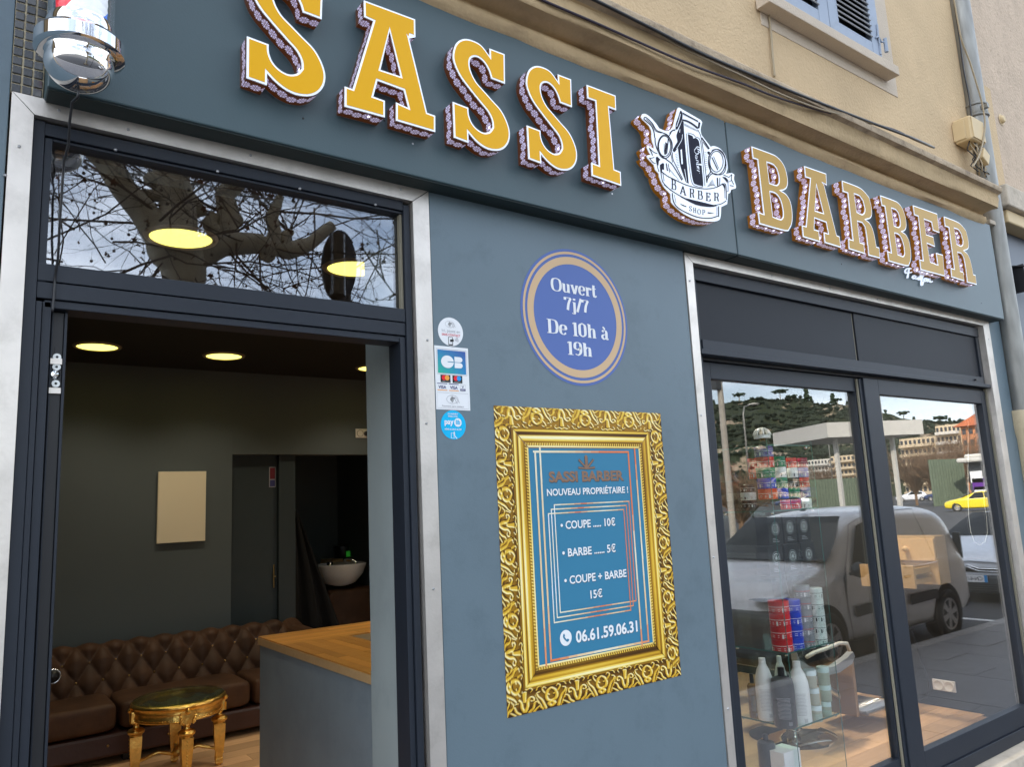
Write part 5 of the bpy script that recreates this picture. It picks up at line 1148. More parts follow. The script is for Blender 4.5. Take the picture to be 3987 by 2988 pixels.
for r_i, zz in enumerate((zref, zref-bz, zref-2*bz)):
    for k in range(-4, 15):
        x = xref+bx*(2*k if False else k)*1.0
        if (k+r_i) % 2: continue
        pass
for r_i in range(3):
    zz = zref-bz*r_i
    for k in range(-6, 18):
        # buttons sit where both lattice phases are whole numbers
        x = xref+bx*(2*k+(r_i % 2))
        if not (SX0+.12 < x < SX1-.15): continue
        for x in (x,):
            v_ = (zz-.60)/(.915-.60); y = 4.12+.10*v_**1.5-.004
            if btn is None: b = MB(); b.lathe([(0, -.006), (.006, -.005), (.009, 0), (.009, .006)], (x, y, zz), M['brass'], 10, 'y'); btn = obj('button', b, back, smooth=True); b0 = Vector((x, y, zz))
            else: o = btn.copy(); coll.objects.link(o); o.location = btn.location+Vector((x, y, zz))-b0
def cushion(x0, x1):
    b = MB(); vs = []; nx, ny = 20, 12
    z0, z1 = .495, .680
    def pt(u, v, w_): # superellipsoid box
        return u, v, w_
    for j in range(ny*2+1):
        for i in range(nx):
            th = -math.pi/2+math.pi*j/(ny*2); ph = 2*math.pi*i/nx
            def se(c, e): return math.copysign(abs(c)**e, c)
            X = se(math.cos(th), .22)*se(math.cos(ph), .16); Y = se(math.cos(th), .22)*se(math.sin(ph), .16); Z = se(math.sin(th), .35)
            x = (x0+x1)/2+X*(x1-x0)/2; y = (SY+4.12)/2+Y*(4.12-SY)/2; z = (z0+z1)/2+Z*(z1-z0)/2
            sag = -.022*math.exp(-((X*1.3)**2+(Y*1.1)**2)) if Z > 0 else 0
            z += sag+.006*noise.noise(Vector((x*7, y*9, 0))); vs.append((x, y, z))
    b.add(vs, [(j*nx+i, j*nx+(i+1) % nx, (j+1)*nx+(i+1) % nx, (j+1)*nx+i) for j in range(ny*2) for i in range(nx)], M['leather'])
    return obj('seat_cushion', b, sofa, smooth=True, subsurf=1)
xc = P(*kR(935, 1200), SY).x
for i in range(-2, 2): cushion(max(SX0+.1, xc+.86*i+.004), min(SX1-.16, xc+.86*(i+1)-.004))
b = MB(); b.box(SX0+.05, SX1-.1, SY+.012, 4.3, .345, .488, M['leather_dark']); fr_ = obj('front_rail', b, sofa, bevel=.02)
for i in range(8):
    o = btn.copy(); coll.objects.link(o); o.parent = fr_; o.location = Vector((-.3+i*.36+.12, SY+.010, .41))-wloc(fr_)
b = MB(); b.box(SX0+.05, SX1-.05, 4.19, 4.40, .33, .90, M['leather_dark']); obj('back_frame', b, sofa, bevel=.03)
for x in (SX0, SX1-.16):
    b = MB(); b.box(x+.02, x+.14, SY, 4.38, .34, .80, M['leather_dark']); b.tube([(x+.08, SY-.01, .84), (x+.08, 4.2, .85), (x+.08, 4.36, .90)], [.09, .095, .09], M['leather'], 16); obj('armrest', b, sofa, smooth=False, bevel=.01)
for x in (SX0+.15, 1.0, SX1-.2): b = MB(); b.box(x, x+.06, SY+.06, SY+.12, FZ, .339, M['darkplastic']); obj('foot', b, sofa)
# black strap thing on the sofa's left
a = P(205, 2636, 4.05); b = MB(); b.lathe([(0, -.02), (.035, -.018), (.042, 0), (.042, .02)], a, M['darkplastic'], 20, 'y'); b.lathe([(.042, -.004), (.047, -.008), (.05, 0)], a, M['chrome'], 20, 'y'); t = obj('round_case', b, smooth=True); tagit(t, 'small round black case with a metal rim on the left end of the sofa', 'case')
# ---------------------------------------------------------------- gilt table
TX, TY, TZ, TR = 1.215, 3.18, .748, .262
tb = thing('gilt_side_table', 'oval gilt side table with glass top and carved legs in front of the sofa', 'table', (TX, TY, FZ))
G_ = M['gold']
b = MB(); b.lathe([(0, 0), (TR*.985, 0), (TR, .003), (TR*.985, .008), (0, .008)], (TX, TY, TZ-.008), glass_mat('table_glass', (.9, 1, .9), tint=(.80, .88, .78), base=.06, fres=.8), 48); tp_ = obj('glass_top', b, tb, autosmooth=40)
b = MB(); b.lathe([(TR*.80, -.030), (TR*.80, -.012), (TR*.99, -.010), (TR*1.04, -.018), (TR*1.045, -.026), (TR*.985, -.034), (TR*.965, -.048), (TR*.975, -.060), (TR*.955, -.064), (TR*.95, -.100), (TR*.965, -.104), (TR*.95, -.110), (TR*.80, -.108)], (TX, TY, TZ), G_, 64); apron = obj('apron', b, tb, autosmooth=50)
b = MB(); b.lathe([(0, -.03), (TR*.8, -.03)], (TX, TY, TZ), M['brass'], 32); obj('tray', b, tb)
b = MB()
for i in range(90):
    a_ = 2*math.pi*i/90; b.lathe([(0, -.0045), (.0045, 0), (0, .0045)], (TX+TR*.965*math.cos(a_), TY+TR*.965*math.sin(a_), TZ-.094), G_, 6)
o = obj('beading', b, apron)
for ang in (-92, -10, 82, 172):
    a_ = R(ang); cxl, cyl = TX+TR*.90*math.cos(a_), TY+TR*.90*math.sin(a_); lg = MB()
    rot = Matrix.Rotation(a_, 3, 'Z'); c0_ = Vector((cxl, cyl, 0))
    # carved block at the apron
    lg.box(cxl-.030, cxl+.030, cyl-.042, cyl+.042, TZ-.118, TZ-.052, G_, rot=rot)
    pr = [(.0, TZ-.118), (.020, TZ-.118), (.024, TZ-.128), (.016, TZ-.136), (.018, TZ-.15), (.040, TZ-.158), (.050, TZ-.170), (.046, TZ-.182), (.036, TZ-.19), (.034, TZ-.20)]
    lg.lathe([(r_, z) for r_, z in pr], (cxl, cyl, 0), G_, 16)
    ss = [(.034, TZ-.20), (.033, TZ-.26), (.027, TZ-.34), (.022, FZ+.07), (.020, FZ+.045)]
    for (s0, z0_), (s1, z1_) in zip(ss[:-1], ss[1:]):
        vs = [c0_+rot @ Vector((sx*s, sy*s, z)) for s, z in ((s0, z0_), (s1, z1_)) for sx, sy in ((-1, -1), (1, -1), (1, 1), (-1, 1))]
        lg.add(vs, [(0, 1, 5, 4), (1, 2, 6, 5), (2, 3, 7, 6), (3, 0, 4, 7)], G_)
    lg.box(cxl-.022, cxl+.022, cyl-.022, cyl+.022, FZ+.012, FZ+.045, G_, rot=rot); lg.lathe([(0, 0), (.014, 0), (.018, .006), (.012, .012)], (cxl, cyl, FZ), G_, 10)
    leg = obj('leg', lg, tb, bevel=.002)
    cv = MB()   # carving: scrolls at the knee and a string of husks down the face
    for k in range(3):
        for sgn in (-1, 1):
            pts = []
            for q in range(14):
                t_ = q/13*5.2; r2 = .016*(1-q/18); pts.append(c0_+rot @ Vector((.034+.006*k*0, sgn*(.040+.010*math.cos(t_)*(1-q/16)-.004*k), TZ-.085-.020*k*.7+r2*math.sin(t_))))
            cv.tube(pts, .0035, G_, 5)
    for k in range(9):
        cv.lathe([(0, -.010), (.0065, -.004), (.005, .004), (0, .010)], c0_+rot @ Vector((.032-.0011*k, 0, 0))+Vector((0, 0, TZ-.215-k*.020)), G_, 6)
    for k in range(10):
        q = 2*math.pi*k/10; cv.lathe([(0, -.007), (.007, 0), (0, .007)], (cxl+.040*math.cos(q), cyl+.040*math.sin(q), TZ-.170), G_, 6)
    cv.lathe([(0, -.02), (.013, -.012), (.017, 0), (.010, .012), (0, .02)], c0_+rot @ Vector((.034, 0, 0))+Vector((0, 0, TZ-.048)), G_, 10)
    obj('carving', cv, leg)
b = MB()
for ang in (-92, -10, 82, 172):
    a_ = R(ang); e = Vector((TX+TR*.84*math.cos(a_), TY+TR*.84*math.sin(a_), FZ+.10)); m_ = e.lerp(Vector((TX, TY, FZ+.10)), .5)+Vector((0, 0, .035)); b.tube([e+Vector((0, 0, -.07)), e, m_, (TX, TY, FZ+.10)], .011, G_, 8)
b.lathe([(0, .06), (.02, .05), (.035, .02), (.03, 0), (0, -.01)], (TX, TY, FZ+.10), G_, 16); obj('stretcher', b, tb, smooth=True)
# ---------------------------------------------------------------- counter
cx0 = 1.20; cyb = PX(1005, 2485, cx0).y; cz = PX(1005, 2470, cx0).z
cyb = PX(1005, 2472, cx0).y; czf = PX(1435, 2635, cx0).z; cz = (cz+czf)/2
ctr = thing('reception_counter', 'grey blue painted reception counter with oiled oak top behind the pillar', 'counter', (cx0+.3, 1.0, FZ))
b = MB(); b.box(cx0+.006, cx0+.026, pyE+.01, cyb-.01, FZ, cz-.037, M['counter']); obj('side_panel', b, ctr, bevel=.001)
b = MB(); b.box(cx0+.027, 2.6, cyb-.03, cyb-.01, FZ, cz-.037, M['counter']); obj('back_panel', b, ctr)
b = MB(); b.box(cx0-.006, cx0+.018, pyE+.0005, pyE+.032, FZ, cz+.012, M['ipillar']); obj('end_trim', b, ctr, bevel=.003)
wt = MB(); wt.box(cx0-.002, cx0+.30, pyE+.034, cyb, cz-.036, cz-.006, M['oak']); wt.box(cx0+.301, 2.6, cyb-.34, cyb-.001, cz-.036, cz-.006, M['oak']); top_ = obj('worktop', wt, ctr)
def stave(x0, x1, y0, y1):
    b = MB(); b.box(x0, x1, y0, y1, cz-.0058, cz-random.uniform(0, .0006), M['worktop'])
    o = obj('stave', b, top_)
nrow = 6; wy = (.34-.0)/nrow
for i in range(7):      # staves of the side arm run front to back, then the back arm runs sideways
    x0 = cx0+i*.043; y = pyE+.034
    while y < cyb-.34:
        l = min(.34+.2*random.random(), cyb-.34-y)
        if l > .02: stave(x0+.0006, x0+.0424, y+.0006, y+l-.0006)
        y += l
for i in range(7):
    y0 = cyb-.34+i*.0485; x = cx0
    while x < 2.6:
        l = min(.30+.25*random.random(), 2.6-x)
        if l > .02: stave(x+.0006, x+l-.0006, y0+.0006, y0+.0479)
        x += l
b = MB(); b.box(cx0+.31, 2.6, pyE+.03, cyb-.35, cz-.22, cz-.20, M['counter']); obj('inner_desk', b, ctr)
# ================================================================ BEHIND THE SHOP WINDOW
def cylspec(kf, x0, x1, y0, y1, y):
    pb = kf((x0+x1)/2, y1); pt = kf((x0+x1)/2, y0); B0 = P(*pb, y); T0 = P(*pt, y)
    tana = (pb[0]-SW/2)/FPX; r_ = .5*(kf(x1, 0)[0]-kf(x0, 0)[0])*fwd(B0)/FPX/math.sqrt(1+tana*tana)
    return B0, r_, T0.z-B0.z
jarcol = {k: pm('jar_'+k, v, .3, coat=.3) for k, v in dict(red=(.62, .012, .018), blue=(.012, .05, .50), grey=(.22, .24, .26), white=(.78, .80, .80), purple=(.16, .12, .36), green=(.01, .20, .10), orange=(.70, .07, .02), black=(.015, .015, .018), crimson=(.42, .01, .07), lilac=(.30, .28, .62), pink=(.75, .10, .10)).items()}
_jm = {}
def jar(name, base, r_, h, col, label, group, stripe='white'):
    key = (col, round(r_, 3), round(h, 3))
    t = thing(name, label, 'jar', base, group)
    def mk(nm, prof, m, sm=35):
        kk = (nm,)+key
        if kk in _jm: o = bpy.data.objects.new(nm, _jm[kk]); coll.objects.link(o); o.parent = t; o.location = (0, 0, 0); return o
        b = MB(); b.lathe(prof, (0, 0, 0), m, 28); o = obj(nm, b, None, autosmooth=sm, origin=(0, 0, 0)); o.parent = t; o.location = (0, 0, 0); _jm[kk] = o.data; return o
    sm = jarcol[stripe] if stripe in jarcol else M['paper']
    mk('body', [(0, 0.0005), (r_*.95, .0005), (r_, h*.04), (r_, h*.52), (r_*.985, h*.53)], jarcol[col])
    mk('band', [(r_*.99, h*.53), (r_*1.004, h*.535), (r_*1.004, h*.565), (r_*.99, h*.57)], sm)
    mk('lid', [(r_*.985, h*.57), (r_*1.005, h*.58), (r_*1.005, h*.96), (r_*.96, h*.995), (0, h*.995)], jarcol[col])
    # small print on the body
    kk = ('p',)+key
    if kk not in _jm:
        b = MB(); pc_ = M['paper'] if col not in ('white',) else jarcol['black']
        for g in range(10):
            a0 = g*.62+.1
            for row in range(2):
                a1 = a0+.16+.16*((g*7+row*3) % 3)/2; zz = h*(.34-.13*row); hh_ = h*.035
                b.add([(1.006*r_*math.cos(q), 1.006*r_*math.sin(q), z) for q in (a0, (a0+a1)/2, a1) for z in (zz, zz+hh_)], [(0, 2, 3, 1), (2, 4, 5, 3)], pc_)
            if g % 3 == 0:
                am = a0+.50; b.add([(1.006*r_*math.cos(q), 1.006*r_*math.sin(q), z) for q in (am-.09, am, am+.09) for z in (h*.12, h*.44)], [(0, 2, 3, 1), (2, 4, 5, 3)], pc_)
        o = obj('small_print', b, None, origin=(0, 0, 0)); _jm[kk] = o.data
    else: o = bpy.data.objects.new('small_print', _jm[kk]); coll.objects.link(o)
    o.parent = t; o.location = (0, 0, 0); t.rotation_euler = (0, 0, random.uniform(-3, 3)); return t
ORD = ['bottom', 'second', 'third', 'fourth', 'fifth', 'sixth']
def stack(kf, x0, x1, y0, y1, y, cols, who, stripe='white', group=None):
    B0, r_, h = cylspec(kf, x0, x1, y0, y1, y); hj = h/len(cols)
    for i, c in enumerate(cols):
        pos_ = 'lowest' if i == 0 else 'topmost' if i == len(cols)-1 else ORD[i]+' from below'
        jar('product_jar', (B0.x, B0.y, B0.z+i*hj), r_, hj, c, (f'{c} jar, {pos_} {who}' if len(cols) > 1 else f'{c} jar {who}'), group, stripe)
    return B0, r_, h
s1 = stack(kN, 425, 597, 318, 738, .285, ['red']*4, 'in the red stack on the middle glass shelf', group='jars stacked on the glass shelves')
stack(kN, 535, 687, 310, 722, .285, ['blue']*4, 'in the blue stack on the middle glass shelf', group='jars stacked on the glass shelves')
stack(kN, 640, 775, 195, 705, .285, ['grey']*5, 'in the grey stack on the middle glass shelf', 'red', group='jars stacked on the glass shelves')
stack(kN, 748, 872, 215, 683, .285, ['white']*5, 'in the white stack on the middle glass shelf', 'black', group='jars stacked on the glass shelves')
g3 = 'mixed jars stacked on the upper glass shelf'
u1 = stack(kO, 935, 1215, 520, 1275, .285, ['orange', 'blue', 'green', 'red', 'purple'], 'of the front left column on the upper shelf', group=g3)
stack(kO, 1215, 1375, 660, 1265, .29, ['blue', 'green', 'white', 'green'], 'of the second column on the upper shelf', group=g3)
stack(kO, 1382, 1540, 680, 1250, .29, ['green', 'black', 'white', 'red'], 'of the third column on the upper shelf', group=g3)
stack(kO, 1545, 1690, 680, 1240, .29, ['purple', 'red', 'lilac', 'crimson'], 'of the right hand column on the upper shelf', group=g3)
stack(kO, 690, 920, 1060, 1400, .46, ['black', 'white', 'black'], 'of the low stack at the back left', group=g3)
stack(kO, 800, 960, 690, 980, .43, ['orange', 'red'], 'of the pair at the back of the upper shelf', group=g3)
stack(kO, 1255, 1400, 1275, 1415, .30, ['pink'], 'at the left end of the lowest row on the upper shelf', group=g3)
stack(kO, 1410, 1552, 1270, 1412, .30, ['red'], 'in the middle of the lowest row on the upper shelf', group=g3)
stack(kO, 1560, 1710, 1260, 1405, .30, ['white'], 'at the right end of the lowest row on the upper shelf', group=g3)
# the glass tower
tx0 = P(*kN(540, 750), .20).x; tx1 = P(*kN(905, 680), .20).x; ty0, ty1 = .195, .52
zs = [P(*kN(600, 1355), ty0).z, P(*kN(540, 750), ty0).z, P(*kO(1230, 1425), ty0).z, P(*kO(1010, 480), ty0).z]
tow = thing('glass_display_tower', 'tall square glass display tower with four clear shelves inside the window', 'display cabinet', ((tx0+tx1)/2, .36, FZ))
SG = M['shelfglass']
for i, z in enumerate(zs):
    b = MB(); b.box(tx0+.006, tx1-.006, ty0+.006, ty1-.006, z-.0075, z-.0005, SG); sh = obj('shelf', b, tow)
    b = MB(); b.box(tx0+.005, tx1-.005, ty0+.0045, ty0+.0055, z-.0075, z-.0005, M['glassedge']); b.box(tx0+.0045, tx0+.0055, ty0+.006, ty1-.005, z-.0075, z-.0005, M['glassedge']); obj('shelf_edge', b, sh)
    for (x, y) in ((tx0+.02, ty0+.02), (tx1-.02, ty0+.02), (tx0+.02, ty1-.02)):
        b = MB(); b.lathe([(0, -.02), (.008, -.018), (.009, -.009), (.004, -.008)], (x, y, z), M['chrome'], 10); obj('shelf_stud', b, sh, smooth=True)
for a_ in ((tx0, tx0+.005, ty0, ty1), (tx1-.005, tx1, ty0, ty1), (tx0+.0055, tx1-.0055, ty1-.005, ty1)):
    b = MB(); b.box(*a_, FZ, zs[3]+.02, SG); obj('glass_side', b, tow)
for (x, y) in ((tx0, ty0), (tx1-.004, ty0), (tx0, ty1)):
    b = MB(); b.box(x-.0008, x+.0048, y-.001, y-.0002, FZ, zs[3]+.02, M['glassedge']); obj('glass_edge', b, tow)
# white domed ornament on the tower
B0, r_, h = cylspec(kO, 868, 1108, 255, 400, .25)
t = thing('domed_ornament', 'white openwork dome on a brass collar standing on top of the glass tower', 'ornament', B0)
b = MB(); pr = [(r_, 0), (r_*1.02, h*.22), (r_, h*.30)]
b.lathe(pr, B0, M['plastic_white'], 32)
for k in range(8):
    a_ = 2*math.pi*k/8; pts = [B0+Vector((r_*math.cos(a_)*math.cos(q), r_*math.sin(a_)*math.cos(q), h*.3+h*.68*math.sin(q))) for q in [i*math.pi/2/7 for i in range(8)]]
    b.tube(pts, .006, M['plastic_white'], 6)
b.lathe([(0, h*1.0), (r_*.35, h*.95), (r_*.42, h*.9)], B0, M['plastic_white'], 24); obj('dome', b, t, smooth=True)
b = MB(); b.lathe([(r_*.28, -.0), (r_*.30, -h*.25), (0, -h*.26)], B0, M['brass'], 20); b.lathe([(r_*.95, 0), (0, .001)], B0, M['brass'], 20); obj('collar', b, t, smooth=True)
# bottles
def bottle(x0, x1, y0, y1, y, m, capm, label, shape=0, printm=None):
    B0, r_, h = cylspec(kN, x0, x1, y0, y1, y); t = thing('bottle', label, 'bottle', B0)
    if shape == 0: pr = [(0, 0), (r_*.86, 0), (r_*.98, h*.02), (r_, h*.06), (r_, h*.58), (r_*.93, h*.68), (r_*.70, h*.80), (r_*.42, h*.885), (r_*.38, h*.90)]; cp = [(r_*.40, h*.90), (r_*.37, h*.99), (0, h)]
    elif shape == 1: pr = [(0, 0), (r_*.9, 0), (r_, h*.03), (r_*1.0, h*.72), (r_*.92, h*.80), (r_*.40, h*.845), (r_*.30, h*.85)]; cp = [(r_*.31, h*.85), (r_*.29, h*.99), (0, h)]
    else: pr = [(0, 0), (r_*.95, 0), (r_, h*.03), (r_, h*.70), (r_*.8, h*.76), (r_*.3, h*.78)]; cp = [(r_*.42, h*.78), (r_*.38, h*.99), (0, h)]
    b = MB(); b.lathe(pr, B0, m, 32); bd = obj('body', b, t, autosmooth=50)
    b = MB(); b.lathe(cp, B0, capm, 24); obj('cap', b, t, autosmooth=50)
    if printm:
        b = MB(); az = math.atan2(CAM.y-B0.y, CAM.x-B0.x)
        for row in range(16):
            zz = h*(.50-.022*row); hh_ = h*.006; wsp = .62-.10*((row*5) % 4)/3
            b.add([(B0.x+1.008*r_*math.cos(az+q), B0.y+1.008*r_*math.sin(az+q), B0.z+z) for q in np.linspace(-wsp, wsp, 6) for z in (zz, zz+hh_)], [(2*i, 2*i+2, 2*i+3, 2*i+1) for i in range(5)], printm)
        for i in range(7): q = .25+i*.05; b.add([(B0.x+1.008*r_*math.cos(az+q2), B0.y+1.008*r_*math.sin(az+q2), B0.z+z) for q2 in (q, q+.025) for z in (h*.06, h*.12)], [(0, 2, 3, 1)], printm)
        obj('small_print', b, bd)
    return t
pw_, pb_ = M['plastic_white'], M['darkplastic']; dg = pm('bottle_dark_grey', (.045, .047, .05), .35)
bottle(470, 575, 755, 1240, .45, pw_, pw_, 'white bottle standing behind the other two white bottles')
bottle(312, 462, 770, 1278, .33, pw_, pw_, 'left of the white bottles on the lower glass shelf, printed small grey text', 0, prt['grey'])
bottle(582, 750, 795, 1315, .25, pw_, pw_, 'right hand white bottle with small print at the front of the lower shelf', 0, prt['grey'])
bottle(440, 632, 845, 1335, .235, dg, pb_, 'dark grey shampoo bottle with a black cap between the white bottles', 1, prt['grey'])
bottle(245, 330, 900, 1262, .45, pm('amber', (.25, .12, .03), .15), pb_, 'amber bottle with a dark label at the back left of the lower shelf', 2, prt['grey'])
bottle(322, 470, 1385, 1700, .33, dg, pb_, 'dark bottle standing below the lower glass shelf', 1)
tubc = pm('tub_sage', (.40, .40, .32), .35); tubl = pm('tub_lid_pale', (.62, .72, .74), .25)
for i, (a_, c_, d_, e_, y, lb) in enumerate(((735, 832, 1150, 1290, .29, 'lowest sage tub in the front stack of the lower shelf'), (718, 812, 1010, 1160, .29, 'middle sage tub in the front stack of the lower shelf'), (680, 788, 865, 1022, .29, 'topmost sage tub in the front stack of the lower shelf'),
    (822, 906, 1122, 1255, .31, 'lowest sage tub in the right stack of the lower shelf'), (808, 906, 985, 1130, .31, 'middle sage tub in the right stack of the lower shelf'), (788, 892, 840, 1000, .31, 'topmost sage tub in the right stack of the lower shelf'))):
    B0, r_, h = cylspec(kN, a_, c_, d_, e_, y); simple_tub('cream_tub', B0, r_*.97, h*.93, tubc, tubl, lb, 'tub', 'sage tubs with pale lids')
a = P(*kN(530, 1700), .22); c = P(*kN(665, 1700), .22); t_ = P(*kN(598, 1522), .22)
b = MB(); b.box(a.x, c.x, .22, .32, FZ+.001, t_.z, M['paper']); t = obj('white_box', b, bevel=.003); tagit(t, 'plain white carton standing at the bottom of the glass tower', 'box')
# black product boxes stacked behind the tower (seen dimly with round emblems)
for i, (x_, z_) in enumerate(((3.62, FZ), (3.62, FZ+.62), (4.02, FZ))):
    pass
zq = P(*kG(690, 500), .42).z
b = MB(); b.box(tx0+.006, tx1-.006, ty0+.006, ty1-.006, zq-.0075, zq-.0005, SG); obj('shelf', b, tow)
bxm = pm('carton_black', (.012, .013, .014), .3); kbx = 0
for row, (cols_) in enumerate((((545, 635), (642, 738), (745, 828)), ((545, 632), (638, 715), (722, 800)))):
    for (xa, xb_) in cols_:
        a = P(*kG(xa, 500-row*130), .40); c = P(*kG(xb_, 500-row*130), .40); z0_ = zq+row*.151
        t = thing('product_carton', f'black product carton with white round mark, {["left", "middle", "right"][kbx % 3]} of the {"lower" if row == 0 else "upper"} row inside the tower', 'box', ((a.x+c.x)/2, .44, z0_), 'black cartons in the glass tower'); kbx += 1
        q = MB(); q.box(a.x+.002, c.x-.002, .40, .48, z0_, z0_+.15, bxm); obj('carton', q, t, bevel=.002)
        q = MB(); cx_, cz_ = (a.x+c.x)/2, z0_+.085; f_ = flat(.3992)
        ribbon(q, ell(cx_, cz_, .033, .033, 28), .003, f_, prt['grey'], closed=True); ribbon(q, ell(cx_, cz_, .023, .023, 28), .004, f_, prt['white'], closed=True)
        for k in range(4): an = R(45*k+20); ribbon(q, [(cx_-.017*math.cos(an), cz_-.017*math.sin(an)), (cx_+.017*math.cos(an), cz_+.017*math.sin(an))], .003, f_, prt['white'])
        for k in range(3): ribbon(q, [(cx_-.03, z0_+.034-.008*k), (cx_+.012*(k+1)-.01, z0_+.034-.008*k)], .003, f_, prt['grey'])
        obj('carton_print', q, t)
# wooden drawers by the right wall
XC = 5.42
dw = thing('drawer_cabinet', 'light oak chest with one drawer pulled out by the right wall', 'drawers', (5.2, .8, 1.0))
a = PX(*kG(1300, 300), XC); 
ya, zt_ = PX(*kG(1190, 290), XC).y, PX(*kG(1300, 290), XC).z; yb2 = PX(*kG(1515, 305), XC).y; zbm = PX(*kG(1515, 578), XC).z
y0_, y1_ = min(ya, yb2), max(ya, yb2); y0_ = max(y0_, .145)
b = MB(); b.box(XC+.02, 5.59, y0_, y1_, zbm, zt_, M['oak']); obj('carcass', b, dw, bevel=.003)
zm = PX(*kG(1500, 440), XC).z
b = MB(); b.box(XC, XC+.018, y0_+.004, y1_, zm+.004, zt_-.012, M['oak']); df = obj('drawer_front', b, dw, bevel=.003)
b = MB(); b.lathe([(.012, .0), (.012, -.012), (.02, -.018), (.018, -.028), (0, -.03)], (XC, (y0_+y1_)/2, (zm+zt_)/2), M['oak'], 16, 'x'); obj('knob', b, df, smooth=True)
b = MB(); b.box(XC-.26, XC-.24, y0_+.03, y1_+.02, zbm+.0, zm-.006, M['oak']); b.box(XC-.2395, XC+.01, y0_+.05, y0_+.065, zbm+.02, zm-.03, M['oak']); b.box(XC-.2395, XC+.01, y1_-.03, y1_-.015, zbm+.02, zm-.03, M['oak']); dd_ = obj('drawer_box', b, dw, label='oak drawer pulled open', bevel=.002)
b = MB(); b.box(XC-.20, XC+.0, y0_+.040, y0_+.0495, zbm+.055, zbm+.085, M['steel']); obj('drawer_runner', b, dd_)
# long oak shelf behind, holding clutter
a = P(*kG(880, 520), 1.6)
b = MB(); b.box(3.9, 4.9, 1.5, 1.95, 1.02, 1.06, M['oak']); t = obj('work_shelf', b, bevel=.003); tagit(t, 'long oak work shelf behind the glass tower', 'shelf')
for i in range(5):
    b = MB(); x_ = 3.95+i*.17; hh_ = .10+.05*((i*3) % 4); b.lathe([(0, 0), (.035, 0), (.035, hh_*.8), (.015, hh_*.85), (.015, hh_), (0, hh_)], (x_, 1.7, 1.061), [M['darkplastic'], dg, prt['navy'], M['darkplastic'], pm('spray_blue', (.02, .05, .2), .3)][i], 16)
    t = obj('spray_bottle', b, autosmooth=40); tagit(t, ['black spray bottle at the left end of the oak work shelf', 'dark grey bottle second from the left on the oak work shelf', 'navy bottle in the middle of the oak work shelf', 'black bottle second from the right on the oak work shelf', 'blue bottle at the right end of the oak work shelf'][i], 'bottle')
# socket pair low on the right wall, and a wire
a = PX(*kI(132, 1078), 5.59); c = PX(*kI(292, 1182), 5.59)
y0_, y1_ = min(a.y, c.y), max(a.y, c.y); z1_ = PX(*kI(135, 1080), 5.59).z; z0_ = PX(*kI(135, 1150), 5.59).z
t = thing('double_socket', 'grey double wall socket low on the right hand wall inside the window', 'socket', (5.59, (y0_+y1_)/2, z0_))
b = MB(); b.box(5.586, 5.5995, y0_, y1_, z0_, z1_, M['porcelain']); obj('plate', b, t, bevel=.003)
for k in (.27, .73):
    b = MB(); b.lathe([(.006, -.001), (.026, -.001), (.029, -.006), (.034, -.006), (.036, 0)], (5.5855, y0_+(y1_-y0_)*k, (z0_+z1_)/2), M['porcelain'], 22, 'x'); obj('socket_ring', b, t, smooth=True)
w_ = [PX(*kG(1385, 850), 5.57), PX(*kG(1420, 950), 5.56), PX(*kG(1450, 1050), 5.57), PX(*kG(1485, 1150), 5.56), PX(*kG(1475, 1240), 5.57), PX(*kG(1430, 1262), 5.55)]
cable('wall_wire', w_, .005, M['cable'], 'thin dark wire hanging down the right wall beside the double socket')
# barber chair
bc = PZ(*kN(585, 1390), FZ+.02)
ch = thing('barber_chair', 'barber chair with round chrome base, grey arm and ribbed footrest behind the glass tower', 'barber chair', (bc.x, bc.y, FZ))
rad_ = .5*(410)*fwd(bc)/FPX*.80
b = MB(); b.lathe([(rad_, 0), (rad_*.99, .012), (rad_*.8, .03), (rad_*.25, .045), (.05, .06), (.045, .42), (.07, .44), (0, .44)], (bc.x, bc.y, FZ), M['chrome'], 48); obj('base', b, ch, autosmooth=40)
b = MB(); b.box(bc.x-.26, bc.x+.26, bc.y-.24, bc.y+.26, FZ+.44, FZ+.58, M['darkplastic']); obj('seat', b, ch, bevel=.05)
b = MB(); b.box(bc.x-.30, bc.x-.18, bc.y-.24, bc.y+.26, FZ+.5, FZ+1.15, M['darkplastic'], rot=Matrix.Rotation(R(-12), 3, 'Y')); obj('backrest', b, ch, bevel=.04)
greyp = pm('chair_grey', (.30, .31, .32), .35)
ya_ = bc.y-.28
b = MB(); arm = [(700, 700), (690, 780), (740, 840), (850, 850), (960, 800), (1040, 740), (1062, 765), (1040, 830), (960, 890), (900, 905)]
pts = [P(*kN(x, y), ya_) for x, y in arm[:6]]
ys = [P(*kN(x, y), ya_) for x, y in ((590, 720), (620, 800), (700, 850), (820, 870), (900, 850), (1000, 780), (1045, 735), (1062, 770), (1040, 830), (940, 900), (820, 930), (700, 900), (610, 850))]
loop = [(p.x, p.z) for p in ys]; b.fill(loop, [], lambda x, z: Vector((x, ya_-.02, z)), greyp); b.fill(loop, [], lambda x, z: Vector((x, ya_+.02, z)), greyp); b.walls(loop, lambda x, z: Vector((x, ya_-.02, z)), lambda x, z: Vector((x, ya_+.02, z)), greyp, uv=False); obj('armrest', b, ch)
pts = [P(*kN(x, y), ya_-.03) for x, y in ((700, 780), (760, 745), (860, 710), (960, 670), (1020, 672), (1040, 730))]; b = MB(); b.tube(pts, .012, M['ltwhite'], 8); obj('arm_piping', b, ch, smooth=True)
q0_ = P(*kN(1010, 1080), ya_+.1); q1_ = P(*kN(1070, 1290), ya_-.1)
b = MB(); a = PZ(*kG(1020, 1330), FZ+.10); c = PZ(*kG(1130, 1270), FZ+.10)
